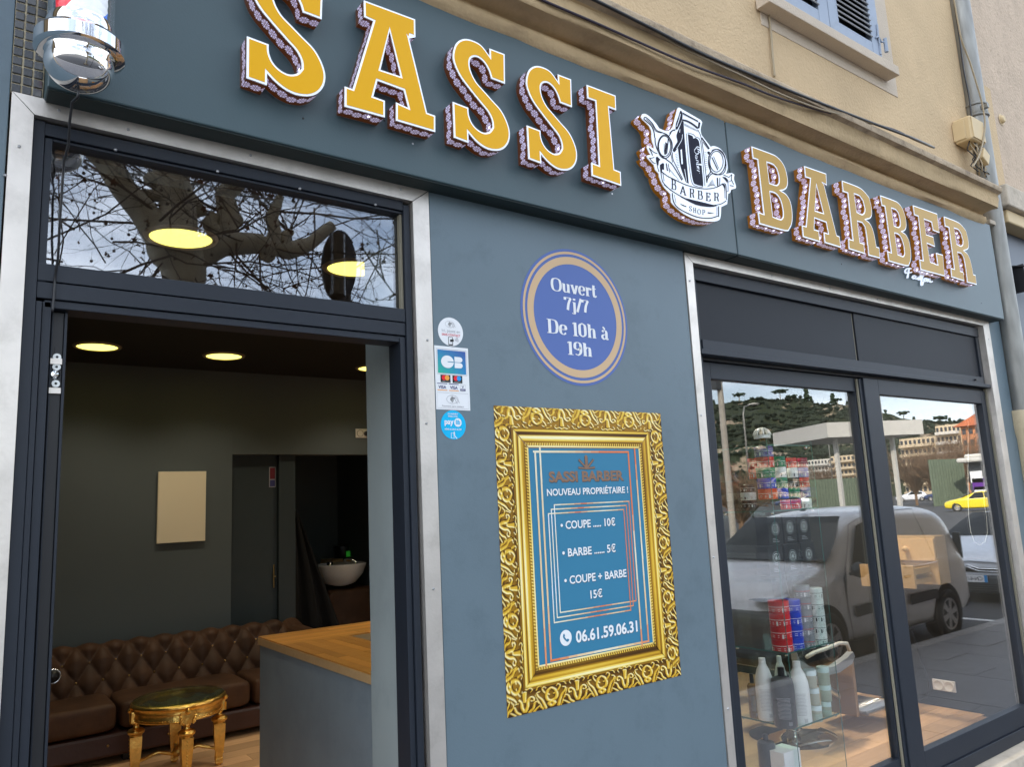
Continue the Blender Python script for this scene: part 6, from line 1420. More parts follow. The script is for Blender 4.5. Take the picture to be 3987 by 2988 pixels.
fpc = (a+c)/2; b.box(fpc.x-.17, fpc.x+.17, fpc.y-.16, fpc.y+.16, FZ+.10, FZ+.115, M['steel']); fo = obj('footrest', b, ch, bevel=.003)
for i in range(12): b = MB(); xx = fpc.x-.16+i*.029; b.tube([(xx, fpc.y-.15, FZ+.122), (xx, fpc.y+.15, FZ+.122)], .006, M['steel'], 6); obj('rib', b, fo, smooth=True)
b = MB(); b.tube([(bc.x+.1, bc.y, FZ+.42), (fpc.x-.15, fpc.y, FZ+.16), (fpc.x, fpc.y, FZ+.11)], .02, M['steel'], 8); b.box(fpc.x-.2, fpc.x-.172, fpc.y-.1, fpc.y+.1, FZ+.09, FZ+.42, pm('tan_panel', (.32, .20, .11), .5)); obj('footrest_arm', b, ch)
# pull cord of the blind
b = MB(); pts = [P(*kI(x, y), .20) for x, y in ((368, -80), (372, 20), (385, 120), (410, 190), (445, 208), (480, 185), (495, 120), (488, 20), (470, -80))]
sp = []
for i in range(len(pts)-1):
    for k in range(6): sp.append(pts[i].lerp(pts[i+1], k/6))
sp = [P(*kI(368, -600), .20)]+sp+[P(*kI(470, -600), .20)]
b.tube(sp, .0022, M['plastic_white'], 6)
t = obj('blind_cord', b, smooth=True); tagit(t, 'thin white beaded blind cord looping down inside the right pane', 'cord')
# ================================================================ THE STREET (seen in the glass)
KY = -2.42
b = MB(); b.box(-45, 60, KY, .035, -.2, -.012, M['joint']); pv = struct('pavement', b)
_sm = {}
def slab(x0, x1, y0, y1):
    key = (round(x1-x0, 2), round(y1-y0, 2))
    if key not in _sm:
        wx, wy = key; q = MB(); q.box(-wx/2+.003, wx/2-.003, -wy/2+.003, wy/2-.003, -.03, 0, M['paving']); me = bpy.data.meshes.new('slab'); me.from_pydata(q.v, [], q.f); me.materials.append(M['paving']); _sm[key] = me
    o = bpy.data.objects.new('slab', _sm[key]); coll.objects.link(o); o.parent = pv; o.location = Vector(((x0+x1)/2, (y0+y1)/2, random.uniform(-.0015, .0015)))-wloc(pv)
i = 0; x = 3.0
while x < 14.0:
    y = KY; off = (i % 2)*.5; first = True
    while y < -.07:
        l = (.5 if (first and off) else 1.0); y2 = min(y+l, -.062); slab(x, x+.5, y, y2); y += l; first = False
    x += .5; i += 1
b = MB(); b.box(-45, 2.99, KY, -.062, -.011, 0, M['paving']); b.box(14.01, 60, KY, -.062, -.011, 0, M['paving']); obj('paving_rest', b, pv)
b = MB(); b.box(-60, 130, -420, KY-.181, -.3, -.12, M['asphalt']); b.box(130, 760, -420, 200, -.3, -.13, M['asphalt']); struct('road', b)
b = MB()
kb = None
for i in range(40):
    x = -10+i*1.0
    if kb is None: q = MB(); q.box(x+.004, x+.996, KY-.18, KY-.002, -.2, .002, M['kerb']); kb = obj('kerb_stone', q, None, kind='structure', bevel=.012); kr = kb
    else: o = kb.copy(); coll.objects.link(o); o.parent = kr if o is not kr else None; o.location = (1.0*i, 0, 0)
q = MB(); q.box(30, 60, KY-.18, KY-.002, -.2, .0, M['kerb']); q.box(-45, -10, KY-.18, KY-.002, -.2, .0, M['kerb']); obj('kerb_rest', q, kr)
for i in range(6):
    q = MB(); q.box(12.0+i*5.2, 12.12+i*5.2, -4.7, KY-.4, -.1195, -.116, M['line']); t = obj('parking_line', q, None, kind='structure')
# ---------------------------------------------------------------- cars
def car(name, label, L_, W_, H_, st, paint, loc, head, wheels, wr, winds, parts_fn=None, cat='car', group=None, arch=True):
    """st: stations front to rear (x, z_sill, z_shoulder, z_top, half_sill, half_shoulder, half_top)"""
    t = thing(name, label, cat, (0, 0, 0), group)
    ns = 11; vs = []
    def sec(s):
        x, zb, zs, ztp, hb, hs, ht = s; o = []
        for sg in (-1, 1):
            pts = [(hb*.90, zb), (hb, zb+.10), (hs+.01, zb+(zs-zb)*.55), (hs, zs), (hs-.03, zs+.03), (ht+(hs-ht)*.35, zs+(ztp-zs)*.55), (ht, zs+(ztp-zs)*.90), (ht*.75, ztp)]
            o.append([(x, sg*p[0], p[1]) for p in pts])
        return o[0]+[(x, 0, ztp+.02)]+o[1][::-1]
    rings = [sec(s) for s in st]; n = len(rings[0])
    for r_ in rings: vs += r_
    fs = [(i*n+k, i*n+k+1, (i+1)*n+k+1, (i+1)*n+k) for i in range(len(rings)-1) for k in range(n-1)]
    fs += [tuple(range(n)), tuple((len(rings)-1)*n+k for k in range(n-1, -1, -1))]
    fs += [(i*n+n-1, i*n, (i+1)*n, (i+1)*n+n-1) for i in range(len(rings)-1)]
    b = MB(); b.add(vs, fs, paint); body = obj('body', b, t, smooth=True, subsurf=2, origin=(0, 0, 0)); body.location = (0, 0, 0)
    def S(x):
        for a, c in zip(st[:-1], st[1:]):
            if a[0] <= x <= c[0]: k = (x-a[0])/max(1e-6, c[0]-a[0]); return [a[j]+(c[j]-a[j])*k for j in range(7)]
        return st[-1]
    def sidep(x, q, sg, out=.012):
        _, zb, zs, ztp, hb, hs, ht = S(x)
        if q < 0: z = zs+q*(zs-zb); y = hs+.01 if q > -.6 else hb
        else: z = zs+q*(ztp-zs); y = hs-.02-(hs-.02-ht)*q
        return Vector((x, sg*(y+out), z))
    def add(nm, b, par=t, **k): o = obj(nm, b, par, origin=(0, 0, 0), **k); o.location = (0, 0, 0); return o
    for wn in winds:
        for sg in (-1, 1):
            if wn[0] == 'side':
                b = MB(); lp = smooth_loop(wn[1], 4, 50); b.fill(lp, [], lambda x, q: sidep(x, q, sg), M['carglass']); add('window', b)
                b = MB(); ribbon(b, lp, .02, lambda x, q: sidep(x, q, sg, .014), M['black'], closed=True); add('window_seal', b)
            elif sg == 1:
                b = MB(); x0, x1, q0, q1 = wn[1]; rows = 6
                for i in range(rows):
                    for j in range(8):
                        def pt(u, v):
                            x = x0+(x1-x0)*v; s_ = S(x); hw = s_[5]+(s_[6]-s_[5])*(q0+(q1-q0)*v)-.07; z = s_[2]+(s_[3]-s_[2])*1.0; bow = (.03+.05*(1-abs(2*u-1)**2)); return Vector((x+(-.03 if wn[0] == 'front' else .02)-(.03*(1-(2*u-1)**2) if wn[0] == 'front' else 0), -hw+2*hw*u, z+.018))
                        b.face([pt(j/8, i/rows), pt((j+1)/8, i/rows), pt((j+1)/8, (i+1)/rows), pt(j/8, (i+1)/rows)], M['carglass'])
                add('windscreen' if wn[0] == 'front' else 'rear_window', b, smooth=True)
    for wx in wheels:
        for sg in (-1, 1):
            yy = sg*(W_/2-.10)
            if arch: b = MB(); b.lathe([(0, sg*(W_/2+.004)-yy), (wr*1.16, sg*(W_/2+.004)-yy), (wr*1.2, sg*(W_/2-.02)-yy)], (wx, yy, wr+.02), M['tyre'], 28, 'y'); add('wheel_arch', b)
            b = MB(); b.lathe([(wr*.62, sg*.10), (wr*.66, sg*.125), (wr*.93, sg*.125), (wr, sg*.10), (wr, -sg*.08)], (wx, yy, wr), M['tyre'], 28, 'y'); wh_ = add('wheel', b, smooth=True)
            b = MB(); b.lathe([(wr*.10, sg*.118), (wr*.14, sg*.112)], (wx, yy, wr), M['rim'], 16, 'y'); b.lathe([(wr*.56, sg*.115), (wr*.63, sg*.12), (wr*.64, sg*.10)], (wx, yy, wr), M['rim'], 28, 'y')
            b.lathe([(0, sg*.118), (wr*.18, sg*.115)], (wx, yy, wr), M['rim'], 12, 'y')
            for k in range(6):
                a = k*math.pi/3+.3; d = Vector((math.cos(a), 0, math.sin(a))); n_ = Vector((-math.sin(a), 0, math.cos(a))); c = Vector((wx, yy+sg*.116, wr))
                b.face([c+d*wr*.12+n_*wr*.09, c+d*wr*.12-n_*wr*.09, c+d*wr*.58-n_*wr*.13, c+d*wr*.58+n_*wr*.13], M['rim'])
            o = obj('rim', b, wh_, origin=(0, 0, 0)); o.location = (0, 0, 0)
            b = MB(); b.lathe([(0, sg*.10), (wr*.6, sg*.10)], (wx, yy, wr), M['black'], 20, 'y'); o = obj('brake_shadow_plate', b, wh_, origin=(0, 0, 0)); o.location = (0, 0, 0)
    if parts_fn: parts_fn(t, add, sidep, S)
    t.location = loc; t.rotation_euler = (0, 0, head); return t
wc = P(3700, 2411, 2*YM-(KY-.30)); vx = wc.x
VL = 4.15
vst = [(0, .30, .55, .66, .66, .68, .55), (.12, .22, .70, .84, .82, .82, .66), (.55, .20, .82, .98, .88, .87, .72), (1.0, .19, .90, 1.08, .90, .88, .76), (1.25, .19, .93, 1.24, .90, .89, .76), (1.72, .19, .97, 1.60, .90, .89, .70), (2.1, .19, .98, 1.69, .90, .90, .70), (3.0, .19, .98, 1.71, .90, .90, .71), (3.85, .20, .98, 1.68, .90, .89, .70), (4.08, .28, .97, 1.56, .88, .87, .68), (4.15, .34, .90, 1.35, .85, .84, .66)]
def vanparts(t, add, sidep, S):
    for sg in (-1, 1):
        b = MB()
        for (x0, x1) in ((1.35, 2.20), (2.45, 3.15)): b.fill([(x0, -.42), (x1, -.42), (x1, -.56), (x0, -.58)], [], lambda x, q: sidep(x, q, sg, .02), M['bumper'])
        add('rub_strip', b)
        b = MB()
        for lp in ([(1.28, -.92), (1.25, .0), (1.72, .88), (2.2, .93), (2.25, -.92)], [(2.34, -.92), (2.34, .93), (3.15, .93), (3.3, -.30), (3.05, -.92)]):
            ribbon(b, smooth_loop(lp, 3, 50), .012, lambda x, q: sidep(x, q, sg, .006), M['black'], closed=True)
        add('door_gap', b)
        b = MB(); b.box(2.05, 2.2, sg*.905-.012, sg*.905+.012, .84, .87, M['bumper']); b.box(2.42, 2.56, sg*.905-.012, sg*.905+.012, .84, .87, M['bumper']); add('door_handle', b)
        b = MB(); b.fill(smooth_loop([(2.5, -.02), (3.2, -.02), (3.7, .05), (3.78, .3), (3.6, .75), (2.6, .78), (2.48, .4)], 3, 60), [], lambda x, q: sidep(x, q, sg, .004), M['silvercar']); add('panel_recess', b)
        b = MB(); b.lathe([(0, -.09), (.07, -.07), (.09, 0), (.07, .07), (0, .09)], (1.38, sg*1.0, 1.03), M['bumper'], 12, 'x'); b.tube([(1.38, sg*.88, .98), (1.38, sg*.97, 1.0)], .02, M['bumper'], 6); add('wing_mirror', b, smooth=True)
        b = MB(); b.fill(smooth_loop([(.10, sg*.45), (.05, sg*.70), (.30, sg*.80), (.42, sg*.72)], 3, 80), [], lambda x, y: Vector((x-.05, y*1.02, .80+x*.12)), M['chrome']); add('headlight', b)
        b = MB(); b.box(4.08, 4.145, sg*.80-.05, sg*.80+.05, .95, 1.30, M['bumper']); add('tail_light', b, bevel=.02)
    b = MB(); b.box(-.08, .42, -.87, .87, .20, .70, M['bumper']); add('bumper', b, bevel=.06)  # oversized front bumper: its dark grey also stands in for the unlit nose
    b = MB(); b.box(4.08, 4.20, -.82, .82, .30, .56, M['bumper']); add('bumper', b, bevel=.05)
    b = MB(); b.tube([(1.95, 0, 1.70), (2.25, 0, 1.82)], .009, M['black'], 6); b.lathe([(0, .04), (.03, .02), (.04, 0)], (1.93, 0, 1.69), M['black'], 10); add('aerial', b)
    for q in (-.3, .3): b = MB(); b.tube([(1.18, q-.3, 1.14), (1.32, q+.25, 1.27)], .008, M['black'], 5); add('wiper', b)
van = car('parked_van', 'silver grey panel van parked at the kerb, reflected in the shop window', VL, 1.8, 1.7, vst, M['silvercar'], (vx-3.42, KY-.30-.9, -.12), 0, (.82, 3.42), .31,
    [('front', (1.08, 1.75, 0, 1)), ('side', [(1.42, .06), (1.85, .80), (2.18, .84), (2.2, .04)])], vanparts, 'van')
# white car behind the van, its front with a double chevron badge
pc_ = VZ(3780, 2268, .22); 
wst = [(0, .28, .55, .66, .66, .68, .55), (.15, .20, .66, .78, .80, .80, .66), (.8, .18, .82, .92, .86, .86, .72), (1.15, .18, .88, .99, .87, .87, .74), (2.0, .18, .92, 1.42, .87, .86, .60), (2.8, .18, .93, 1.45, .87, .86, .60), (3.6, .20, .95, 1.34, .86, .85, .58), (3.95, .28, .92, 1.02, .83, .82, .62), (4.0, .35, .8, .9, .8, .78, .6)]
def whiteparts(t, add, sidep, S):
    b = MB(); b.box(-.045, .10, -.80, .80, .16, .46, M['bumper']); add('bumper', b, bevel=.05)
    for z in (.20, .235, .27, .305): b = MB(); b.box(-.055, -.045, -.70, .70, z, z+.014, M['black']); add('grille_bar', b)
    b = MB(); b.box(-.062, -.048, -.26, .26, .345, .455, M['paper']); pl_ = add('number_plate', b)
    b = MB(); b.box(-.0632, -.0622, .215, .26, .345, .455, prt['sky']); o = obj('plate_band', b, pl_, origin=(0, 0, 0)); o.location = -pl_.location
    b = MB(); text(b, 'CN-618-AF', -.19, .20, .372, .060, lambda u, v: Vector((-.0634, -u, v)), prt['black'], .01); o = obj('plate_text', b, pl_, origin=(0, 0, 0)); o.location = -pl_.location
    b = MB(); b.box(-.02, .03, -.62, .62, .50, .575, M['black']); add('grille', b)
    for z in (.52, .56):
        b = MB(); b.tube([(-.03, -.66, z-.005), (-.035, -.14, z), (-.05, 0, z+.055), (-.035, .14, z), (-.03, .66, z-.005)], .010, M['chrome'], 6); add('chevron_bar', b)
    for sg in (-1, 1): b = MB(); b.fill(smooth_loop([(.02, sg*.55), (.05, sg*.76), (.35, sg*.84), (.40, sg*.70)], 3, 80), [], lambda x, y: Vector((x-.03, y, .68+x*.15)), M['chrome']); add('headlight', b)
car('parked_car', 'white hatchback with double chevron front parked behind the silver van', 4.0, 1.74, 1.45, wst, M['whitecar'], (pc_.x+.05, pc_.y, -.12), R(-3), (.8, 3.3), .30,
    [('front', (1.2, 1.95, 0, 1)), ('side', [(1.55, .06), (2.05, .84), (2.55, .86), (2.6, .06)]), ('side', [(2.66, .06), (2.62, .86), (3.35, .80), (3.5, .1)])], whiteparts, group='cars parked in the street')
def far_car(px, py, label, paint, scale=1.0, flip=False):
    p = VZ(px, py, -.12); d = math.atan2(p.y-(2*YM-CAM.y), p.x); h = d+math.pi/2+(math.pi if flip else 0)
    car('parked_car', label, 4.0, 1.7, 1.45, wst, paint, p, h, (.8, 3.3), .30, [('front', (1.2, 1.95, 0, 1)), ('side', [(1.55, .06), (2.05, .84), (2.55, .86), (2.6, .06)]), ('side', [(2.66, .06), (2.62, .86), (3.35, .80), (3.5, .1)])], None, group='cars parked in the street')
far_car(3682, 1994, 'bright yellow hatchback in the sunlit car park across the street', M['yellowcar'])
far_car(3490, 1956, 'white car left of the yellow hatchback in the car park', M['whitecar'])
far_car(3600, 1952, 'dark blue car between the white car and the yellow hatchback', M['bluecar'])
far_car(3100, 1962, 'white car behind the van roof in front of the green fence', M['whitecar'])
far_car(3020, 1975, 'dark car far behind the van roof at the left of the car park', M['bluecar'])
# ---------------------------------------------------------------- petrol station canopy
cA, cB, cC = VZ(3011, 1688, 5.8), VZ(3221, 1646, 5.8), VZ(3590, 1634, 5.8); cDd = cA+cC-cB
cn = thing('station_canopy', 'white flat canopy of a petrol station across the street', 'canopy', ((cA.x+cC.x)/2, (cA.y+cC.y)/2, 0))
lp = [(p.x, p.y) for p in (cA, cB, cC, cDd)]
b = MB(); b.fill(lp, [], lambda x, y: Vector((x, y, 5.8)), M['ltwhite']); b.fill(lp, [], lambda x, y: Vector((x, y, 4.93)), M['ltwhite']); b.walls(lp, lambda x, y: Vector((x, y, 5.8)), lambda x, y: Vector((x, y, 4.93)), M['ltwhite'], uv=False); obj('canopy_roof', b, cn)
cm_ = (cA+cB+cC+cDd)/4
for f_ in (.45, .75):
    for g_ in (cA, cB, cC, cDd):
        if f_ < .5 or g_ in (cA, cDd): continue
        e = cm_.lerp(g_, .6); b = MB(); b.box(e.x-.11, e.x+.11, e.y-.11, e.y+.11, -.12, 4.92, M['ltwhite']); obj('column', b, cn)
# ---------------------------------------------------------------- poles and lamps
def vline(px0, py0, f_d):  # place on the ray at forward distance
    v = ray(px0, py0); return mir(CAM+v*f_d)
p = vline(2845, 1900, 24); b = MB(); b.tube([(p.x, p.y, -.12), (p.x, p.y, 8.5)], [.11, .085], M['concrete'], 12); b.box(p.x-.3, p.x-.05, p.y-.1, p.y+.1, 5.2, 5.7, M['bumper']); t = obj('concrete_pole', b, autosmooth=40); tagit(t, 'pale concrete pole with a small grey box, reflected at the left of the window', 'pole')
def lamp_post(px, py, d, h, label, dbl=False):
    p = vline(px, py, d); b = MB(); b.tube([(p.x, p.y, -.12), (p.x, p.y, h-.6), (p.x+.15, p.y, h-.15), (p.x+.9, p.y, h)], [.065, .05, .04, .03], M['zinc'], 8); t = thing('street_lamp', label, 'street lamp', (p.x, p.y, -.12), 'street lamps across the street'); obj('post', b, t, smooth=True)
    b = MB(); b.lathe([(0, .10), (.28, .05), (.34, 0), (0, -.06)], (p.x+1.0, p.y, h), M['ltwhite'], 14); obj('lantern', b, t, smooth=True)
lamp_post(2925, 1900, 42, 6.9, 'street lamp in front of the hill left of the petrol station canopy')
lamp_post(3466, 1880, 48, 8.6, 'street lamp right of the dark window stile against the blue sky')
lamp_post(3245, 1880, 85, 8.4, 'small distant street lamp above the petrol station canopy')
# ---------------------------------------------------------------- green corrugated enclosure and kiosk
gm = mat('green_corrugated_sheet', (.115, .15, .10), rough=.7, var=.15, vscale=3)
def corr(px0, px1, py0, py1, dist, label):
    a = vline(px0, 1880, dist); c = vline(px1, 1880, dist*1.02); zt_ = 1.8+(1893-py0)/FPX*dist
    n_ = int((c-a).length/.09); b = MB(); pr_ = (c-a).normalized(); nn_ = Vector((-pr_.y, pr_.x, 0)); vs = []
    for i in range(n_+1):
        q = a+pr_*(i*.09)+nn_*(.03 if (i//2) % 2 else -.03); vs += [(q.x, q.y, -.12), (q.x, q.y, zt_)]
    b.add(vs, [(2*i, 2*i+2, 2*i+3, 2*i+1) for i in range(n_)], gm); t = obj('corrugated_fence', b); tagit(t, label, 'fence'); m_ = t.modifiers.new('s', 'SOLIDIFY'); m_.thickness = .02
corr(3145, 3350, 1843, 1920, 80, 'green corrugated fence behind the silver van roof in the left pane')
corr(3625, 3762, 1788, 1905, 76, 'tall green corrugated screen right of the lamp post in the right pane')
kk_ = vline(3850, 1880, 74); kd = thing('kiosk', 'white topped kiosk with purple and white posters at the far right of the window', 'kiosk', (kk_.x, kk_.y, -.12))
b = MB(); b.box(kk_.x-2.6, kk_.x+2.6, kk_.y-1.6, kk_.y+1.6, 3.95, 4.4, M['ltwhite']); b.box(kk_.x-1.8, kk_.x+1.8, kk_.y-1.2, kk_.y+1.2, 4.401, 4.75, M['ltwhite']); obj('roof', b, kd, bevel=.2)
b = MB(); b.box(kk_.x-1.6, kk_.x+1.6, kk_.y-1.0, kk_.y+1.0, -.12, 3.949, M['bumper']); obj('kiosk_body', b, kd)
pur = pm('print_purple', (.12, .03, .25)); 
for i, (m_, z0_) in enumerate(((prt['white'], 2.0), (pur, 1.3), (prt['white'], .5))): b = MB(); b.box(kk_.x-1.63, kk_.x-1.605, kk_.y-.9+.1*i, kk_.y+.2+.1*i, z0_, z0_+1.1, m_); b.box(kk_.x-1.5+i*.9, kk_.x-.7+i*.9, kk_.y+1.005, kk_.y+1.03, 1.4, 2.9, m_); obj('poster', b, kd)
# ---------------------------------------------------------------- buildings on the far side
winm = mat('distant_window', (.05, .055, .065), rough=.2)
def block(name, label, px0, px1, pyt, X_, m, floors, cols, dy=14, roof=None, bal=False, wcol=None):
    a = mir(PX(px0, pyt, X_)); c = mir(PX(px1, pyt, X_)); zt_ = (a.z+c.z)/2; y0_, y1_ = min(a.y, c.y), max(a.y, c.y)
    t = thing(name, label, 'building', (X_+dy/2, (y0_+y1_)/2, -.12))
    b = MB(); b.box(X_, X_+dy, y0_, y1_, -.12, zt_, m); obj('wall', b, t)
    fh = (zt_-.5)/floors; cw = (y1_-y0_)/cols; first = None
    for f_ in range(floors):
        for k in range(cols):
            z_ = .5+f_*fh+fh*.28; y_ = y0_+(k+.22)*cw
            if first is None: q = MB(); q.box(X_-.12, X_-.01, y_, y_+cw*.52, z_, z_+fh*.5, winm); first = obj('window', q, t); f0 = (y_, z_)
            else: o = first.copy(); coll.objects.link(o); o.location = first.location+Vector((0, y_-f0[0], z_-f0[1]))
        if bal:
            q = MB(); q.box(X_-1.2, X_-.13, y0_+.3, y1_-.3, .5+f_*fh, .5+f_*fh+fh*.30, M['ltwhite'] if not wcol else wcol); obj('balcony', q, t)
        # windows on the flank that faces the street
        q = MB(); q.box(X_+dy*.2, X_+dy*.4, y1_+.01, y1_+.1, .5+f_*fh+fh*.28, .5+f_*fh+fh*.78, winm); q.box(X_+dy*.6, X_+dy*.8, y1_+.01, y1_+.1, .5+f_*fh+fh*.28, .5+f_*fh+fh*.78, winm); obj('flank_window', q, t)
    if roof:
        ov = .8; ym = (y0_+y1_)/2; q = MB(); q.add([(X_-ov, y0_-ov, zt_), (X_+dy+ov, y0_-ov, zt_), (X_+dy+ov, y1_+ov, zt_), (X_-ov, y1_+ov, zt_), (X_+dy*.3, ym, zt_+3.2), (X_+dy*.7, ym, zt_+3.2)], [(0, 3, 4), (1, 5, 2), (0, 4, 5, 1), (3, 2, 5, 4), (0, 1, 2, 3)], roof); obj('roof', q, t)
    return t
cream = mat('cream_facade', (.62, .50, .34), rough=.8, var=.06, vscale=.3); pale = mat('pale_facade', (.66, .62, .55), rough=.8, var=.05, vscale=.3); ora = mat('orange_facade', (.58, .24, .11), rough=.8, var=.06, vscale=.3); tiler = mat('roof_tiles', (.45, .13, .05), rough=.85, var=.2, vscale=1)
block('apartment_block', 'white apartment block with rows of balconies left of the canopy columns', 3145, 3235, 1790, 190, pale, 6, 7, bal=True)
block('apartment_block', 'cream apartment block with balconies behind the canopy columns', 3232, 3330, 1775, 175, cream, 6, 6, bal=True, wcol=cream)
block('apartment_block', 'long stepped cream apartment block in the right pane', 3500, 3640, 1705, 150, cream, 6, 8, bal=True, wcol=cream)
block('apartment_block', 'taller cream apartment block left of the orange building', 3640, 3738, 1655, 140, cream, 7, 6, bal=True, wcol=pale)
block('orange_building', 'orange building with a red tiled hip roof at the right edge of the window', 3738, 3900, 1655, 125, ora, 6, 6, roof=tiler)
# ---------------------------------------------------------------- hill with woods and cliffs
hm = bpy.data.materials.new('wooded_hillside'); hm.use_nodes = True; tt = hm.node_tree; bs = tt.nodes['Principled BSDF']; bs.inputs['Roughness'].default_value = .95; Ln = tt.links.new
tcn = N(tt, 'ShaderNodeTexCoord'); n1 = N(tt, 'ShaderNodeTexNoise'); n1.inputs['Scale'].default_value = .11; n1.inputs['Detail'].default_value = 10; n1.inputs['Roughness'].default_value = .65
n2 = N(tt, 'ShaderNodeTexNoise'); n2.inputs['Scale'].default_value = .35; n2.inputs['Detail'].default_value = 8; mpn = N(tt, 'ShaderNodeMapping'); mpn.inputs['Scale'].default_value = (1, 1, 2.2); n3 = N(tt, 'ShaderNodeTexNoise'); n3.inputs['Scale'].default_value = .035; n3.inputs['Detail'].default_value = 6
Ln(tcn.outputs['Object'], mpn.inputs[0]); Ln(mpn.outputs[0], n1.inputs['Vector']); Ln(tcn.outputs['Object'], n2.inputs['Vector']); Ln(mpn.outputs[0], n3.inputs['Vector'])
c1 = N(tt, 'ShaderNodeMix', data_type='RGBA'); c1.inputs[6].default_value = (.010, .020, .010, 1); c1.inputs[7].default_value = (.04, .05, .022, 1); Ln(n2.outputs['Fac'], c1.inputs[0])
c2 = N(tt, 'ShaderNodeMix', data_type='RGBA'); c2.inputs[6].default_value = (.22, .17, .12, 1); c2.inputs[7].default_value = (.38, .31, .23, 1); Ln(n1.outputs['Fac'], c2.inputs[0])
s1_ = N(tt, 'ShaderNodeMath', operation='ADD'); Ln(n1.outputs['Fac'], s1_.inputs[0]); Ln(n3.outputs['Fac'], s1_.inputs[1]); rm = N(tt, 'ShaderNodeMapRange'); rm.inputs[1].default_value = 1.10; rm.inputs[2].default_value = 1.17; Ln(s1_.outputs[0], rm.inputs[0])
c3 = N(tt, 'ShaderNodeMix', data_type='RGBA'); Ln(rm.outputs[0], c3.inputs[0]); Ln(c1.outputs[2], c3.inputs[6]); Ln(c2.outputs[2], c3.inputs[7]); Ln(c3.outputs[2], bs.inputs['Base Color'])
ridge = [(-800, 1500), (1500, 1480), (2200, 1540), (2700, 1582), (2760, 1578), (2860, 1560), (2940, 1560), (3020, 1558), (3066, 1560), (3150, 1558), (3190, 1575), (3250, 1568), (3310, 1578), (3430, 1618), (3505, 1628), (3585, 1640), (3645, 1650), (3760, 1645), (3900, 1630), (4200, 1650), (5200, 1600), (7000, 1500)]
def ry(px):
    for a, c in zip(ridge[:-1], ridge[1:]):
        if a[0] <= px <= c[0]: return a[1]+(c[1]-a[1])*(px-a[0])/(c[0]-a[0])
    return 1600
b = MB(); vs = []; cols = list(range(1000, 4700, 9)); rows = 34
for px in cols:
    v = ray(px, ry(px)); hd = Vector((v.x, v.y, 0)); k = hd.length; hd.normalize(); slope = v.z/k; D1 = 380
    for j in range(rows):
        t_ = j/(rows-1); d = 230+(D1-230)*t_; zt_ = CAM.z+slope*D1; z = -.5+(zt_+.5)*(t_**.8)
        p = CAM+hd*d; q = Vector((p.x, p.y, z)); am = (1 if 0 < j else 0)*(1.0 if j < rows-1 else .5)
        f = noise.fractal(Vector((p.x*.12, p.y*.12, z*.25)), 1, 2, 4)*2.6+noise.noise(Vector((p.x*.03, p.y*.03, z*.08)))*6*(1-t_)
        vs.append(mir(Vector((q.x, q.y, q.z+f*am))-hd*f*am))
b.add(vs, [(i*rows+j, i*rows+j+1, (i+1)*rows+j+1, (i+1)*rows+j) for i in range(len(cols)-1) for j in range(rows-1)], hm); struct('hill', b)
wdm = mat('evergreen_woodland', (.012, .021, .011), rough=1, var=.5, vscale=.25); rw = random.Random(5); b = MB()
for i in range(12000):
    ci = rw.randrange(len(cols)-1); j = rw.randrange(1, rows-1); q = vs[ci*rows+j]; c = Vector(q)
    if noise.noise(Vector((c.x*.022, c.y*.022, c.z*.09)))+.25*noise.noise(c*.09) > .22: continue
    s = .55+.75*rw.random(); b.lathe([(s*.6, -s*.5), (s, s*.1), (0, s*.9)], c+Vector((rw.uniform(-1.5, 1.5), rw.uniform(-1.5, 1.5), .2)), wdm, 5)
t = obj('woodland', b, smooth=False); tagit(t, 'dark evergreen woodland covering the hillside', 'woodland', kind='stuff')
pinem = mat('pine_needles', (.022, .040, .02), rough=.95, var=.4, vscale=.8)
rnd = random.Random(3)
ptd = None; pn_ = {}; NTH = ['first', 'second', 'third', 'fourth', 'fifth', 'sixth', 'seventh', 'eighth', 'ninth', 'tenth', 'eleventh', 'twelfth', 'thirteenth', 'fourteenth', 'fifteenth', 'sixteenth']
for (px, sc_, fl_) in ((2700, 1.0, 0), (2780, .9, 0), (2880, 1.2, 1), (2925, .8, 0), (3040, 1.5, 1), (3085, 1.0, 1), (3143, 1.5, 0), (3160, .9, 0), (3245, 1.3, 0), (3262, .9, 1), (3300, .8, 0), (3450, 1.0, 0), (3520, 1.1, 1), (3560, .8, 0), (3665, 1.1, 1), (3700, .9, 0)):
    v = ray(px, ry(px)+6); hd = Vector((v.x, v.y, 0)); k = hd.length; hd.normalize(); base = mir(CAM+hd*372+Vector((0, 0, v.z/k*372))); base.z -= 1.8
    h_ = 4.6*sc_; pn_['n'] = pn_.get('n', 0)+1; t = thing('pine_tree', ('flat topped umbrella pine' if fl_ else 'pointed pine')+f', {NTH[pn_["n"]-1]} tree from the left on the hill crest', 'tree', base, 'pines on the crest of the hill')
    b = MB(); b.tube([base, base+Vector((0, 0, h_))], [.3, .15], M['bark'], 5); obj('trunk', b, t)
    b = MB()
    for q in range(34):
        a_ = rnd.random()*6.28; r_ = rnd.random()**.5*(h_*.5 if fl_ else h_*.33); zz = h_*(.85+rnd.random()*.22) if fl_ else h_*(.3+.8*rnd.random()); r_ *= 1 if fl_ else max(.15, 1.15-zz/h_)
        c = base+Vector((r_*math.cos(a_), r_*math.sin(a_), zz)); s = h_*(.09+.06*rnd.random()); b.lathe([(0, -s*.6), (s, -s*.2), (s*.8, s*.35), (0, s*.6)], c, pinem, 6)
    obj('crown', b, t)
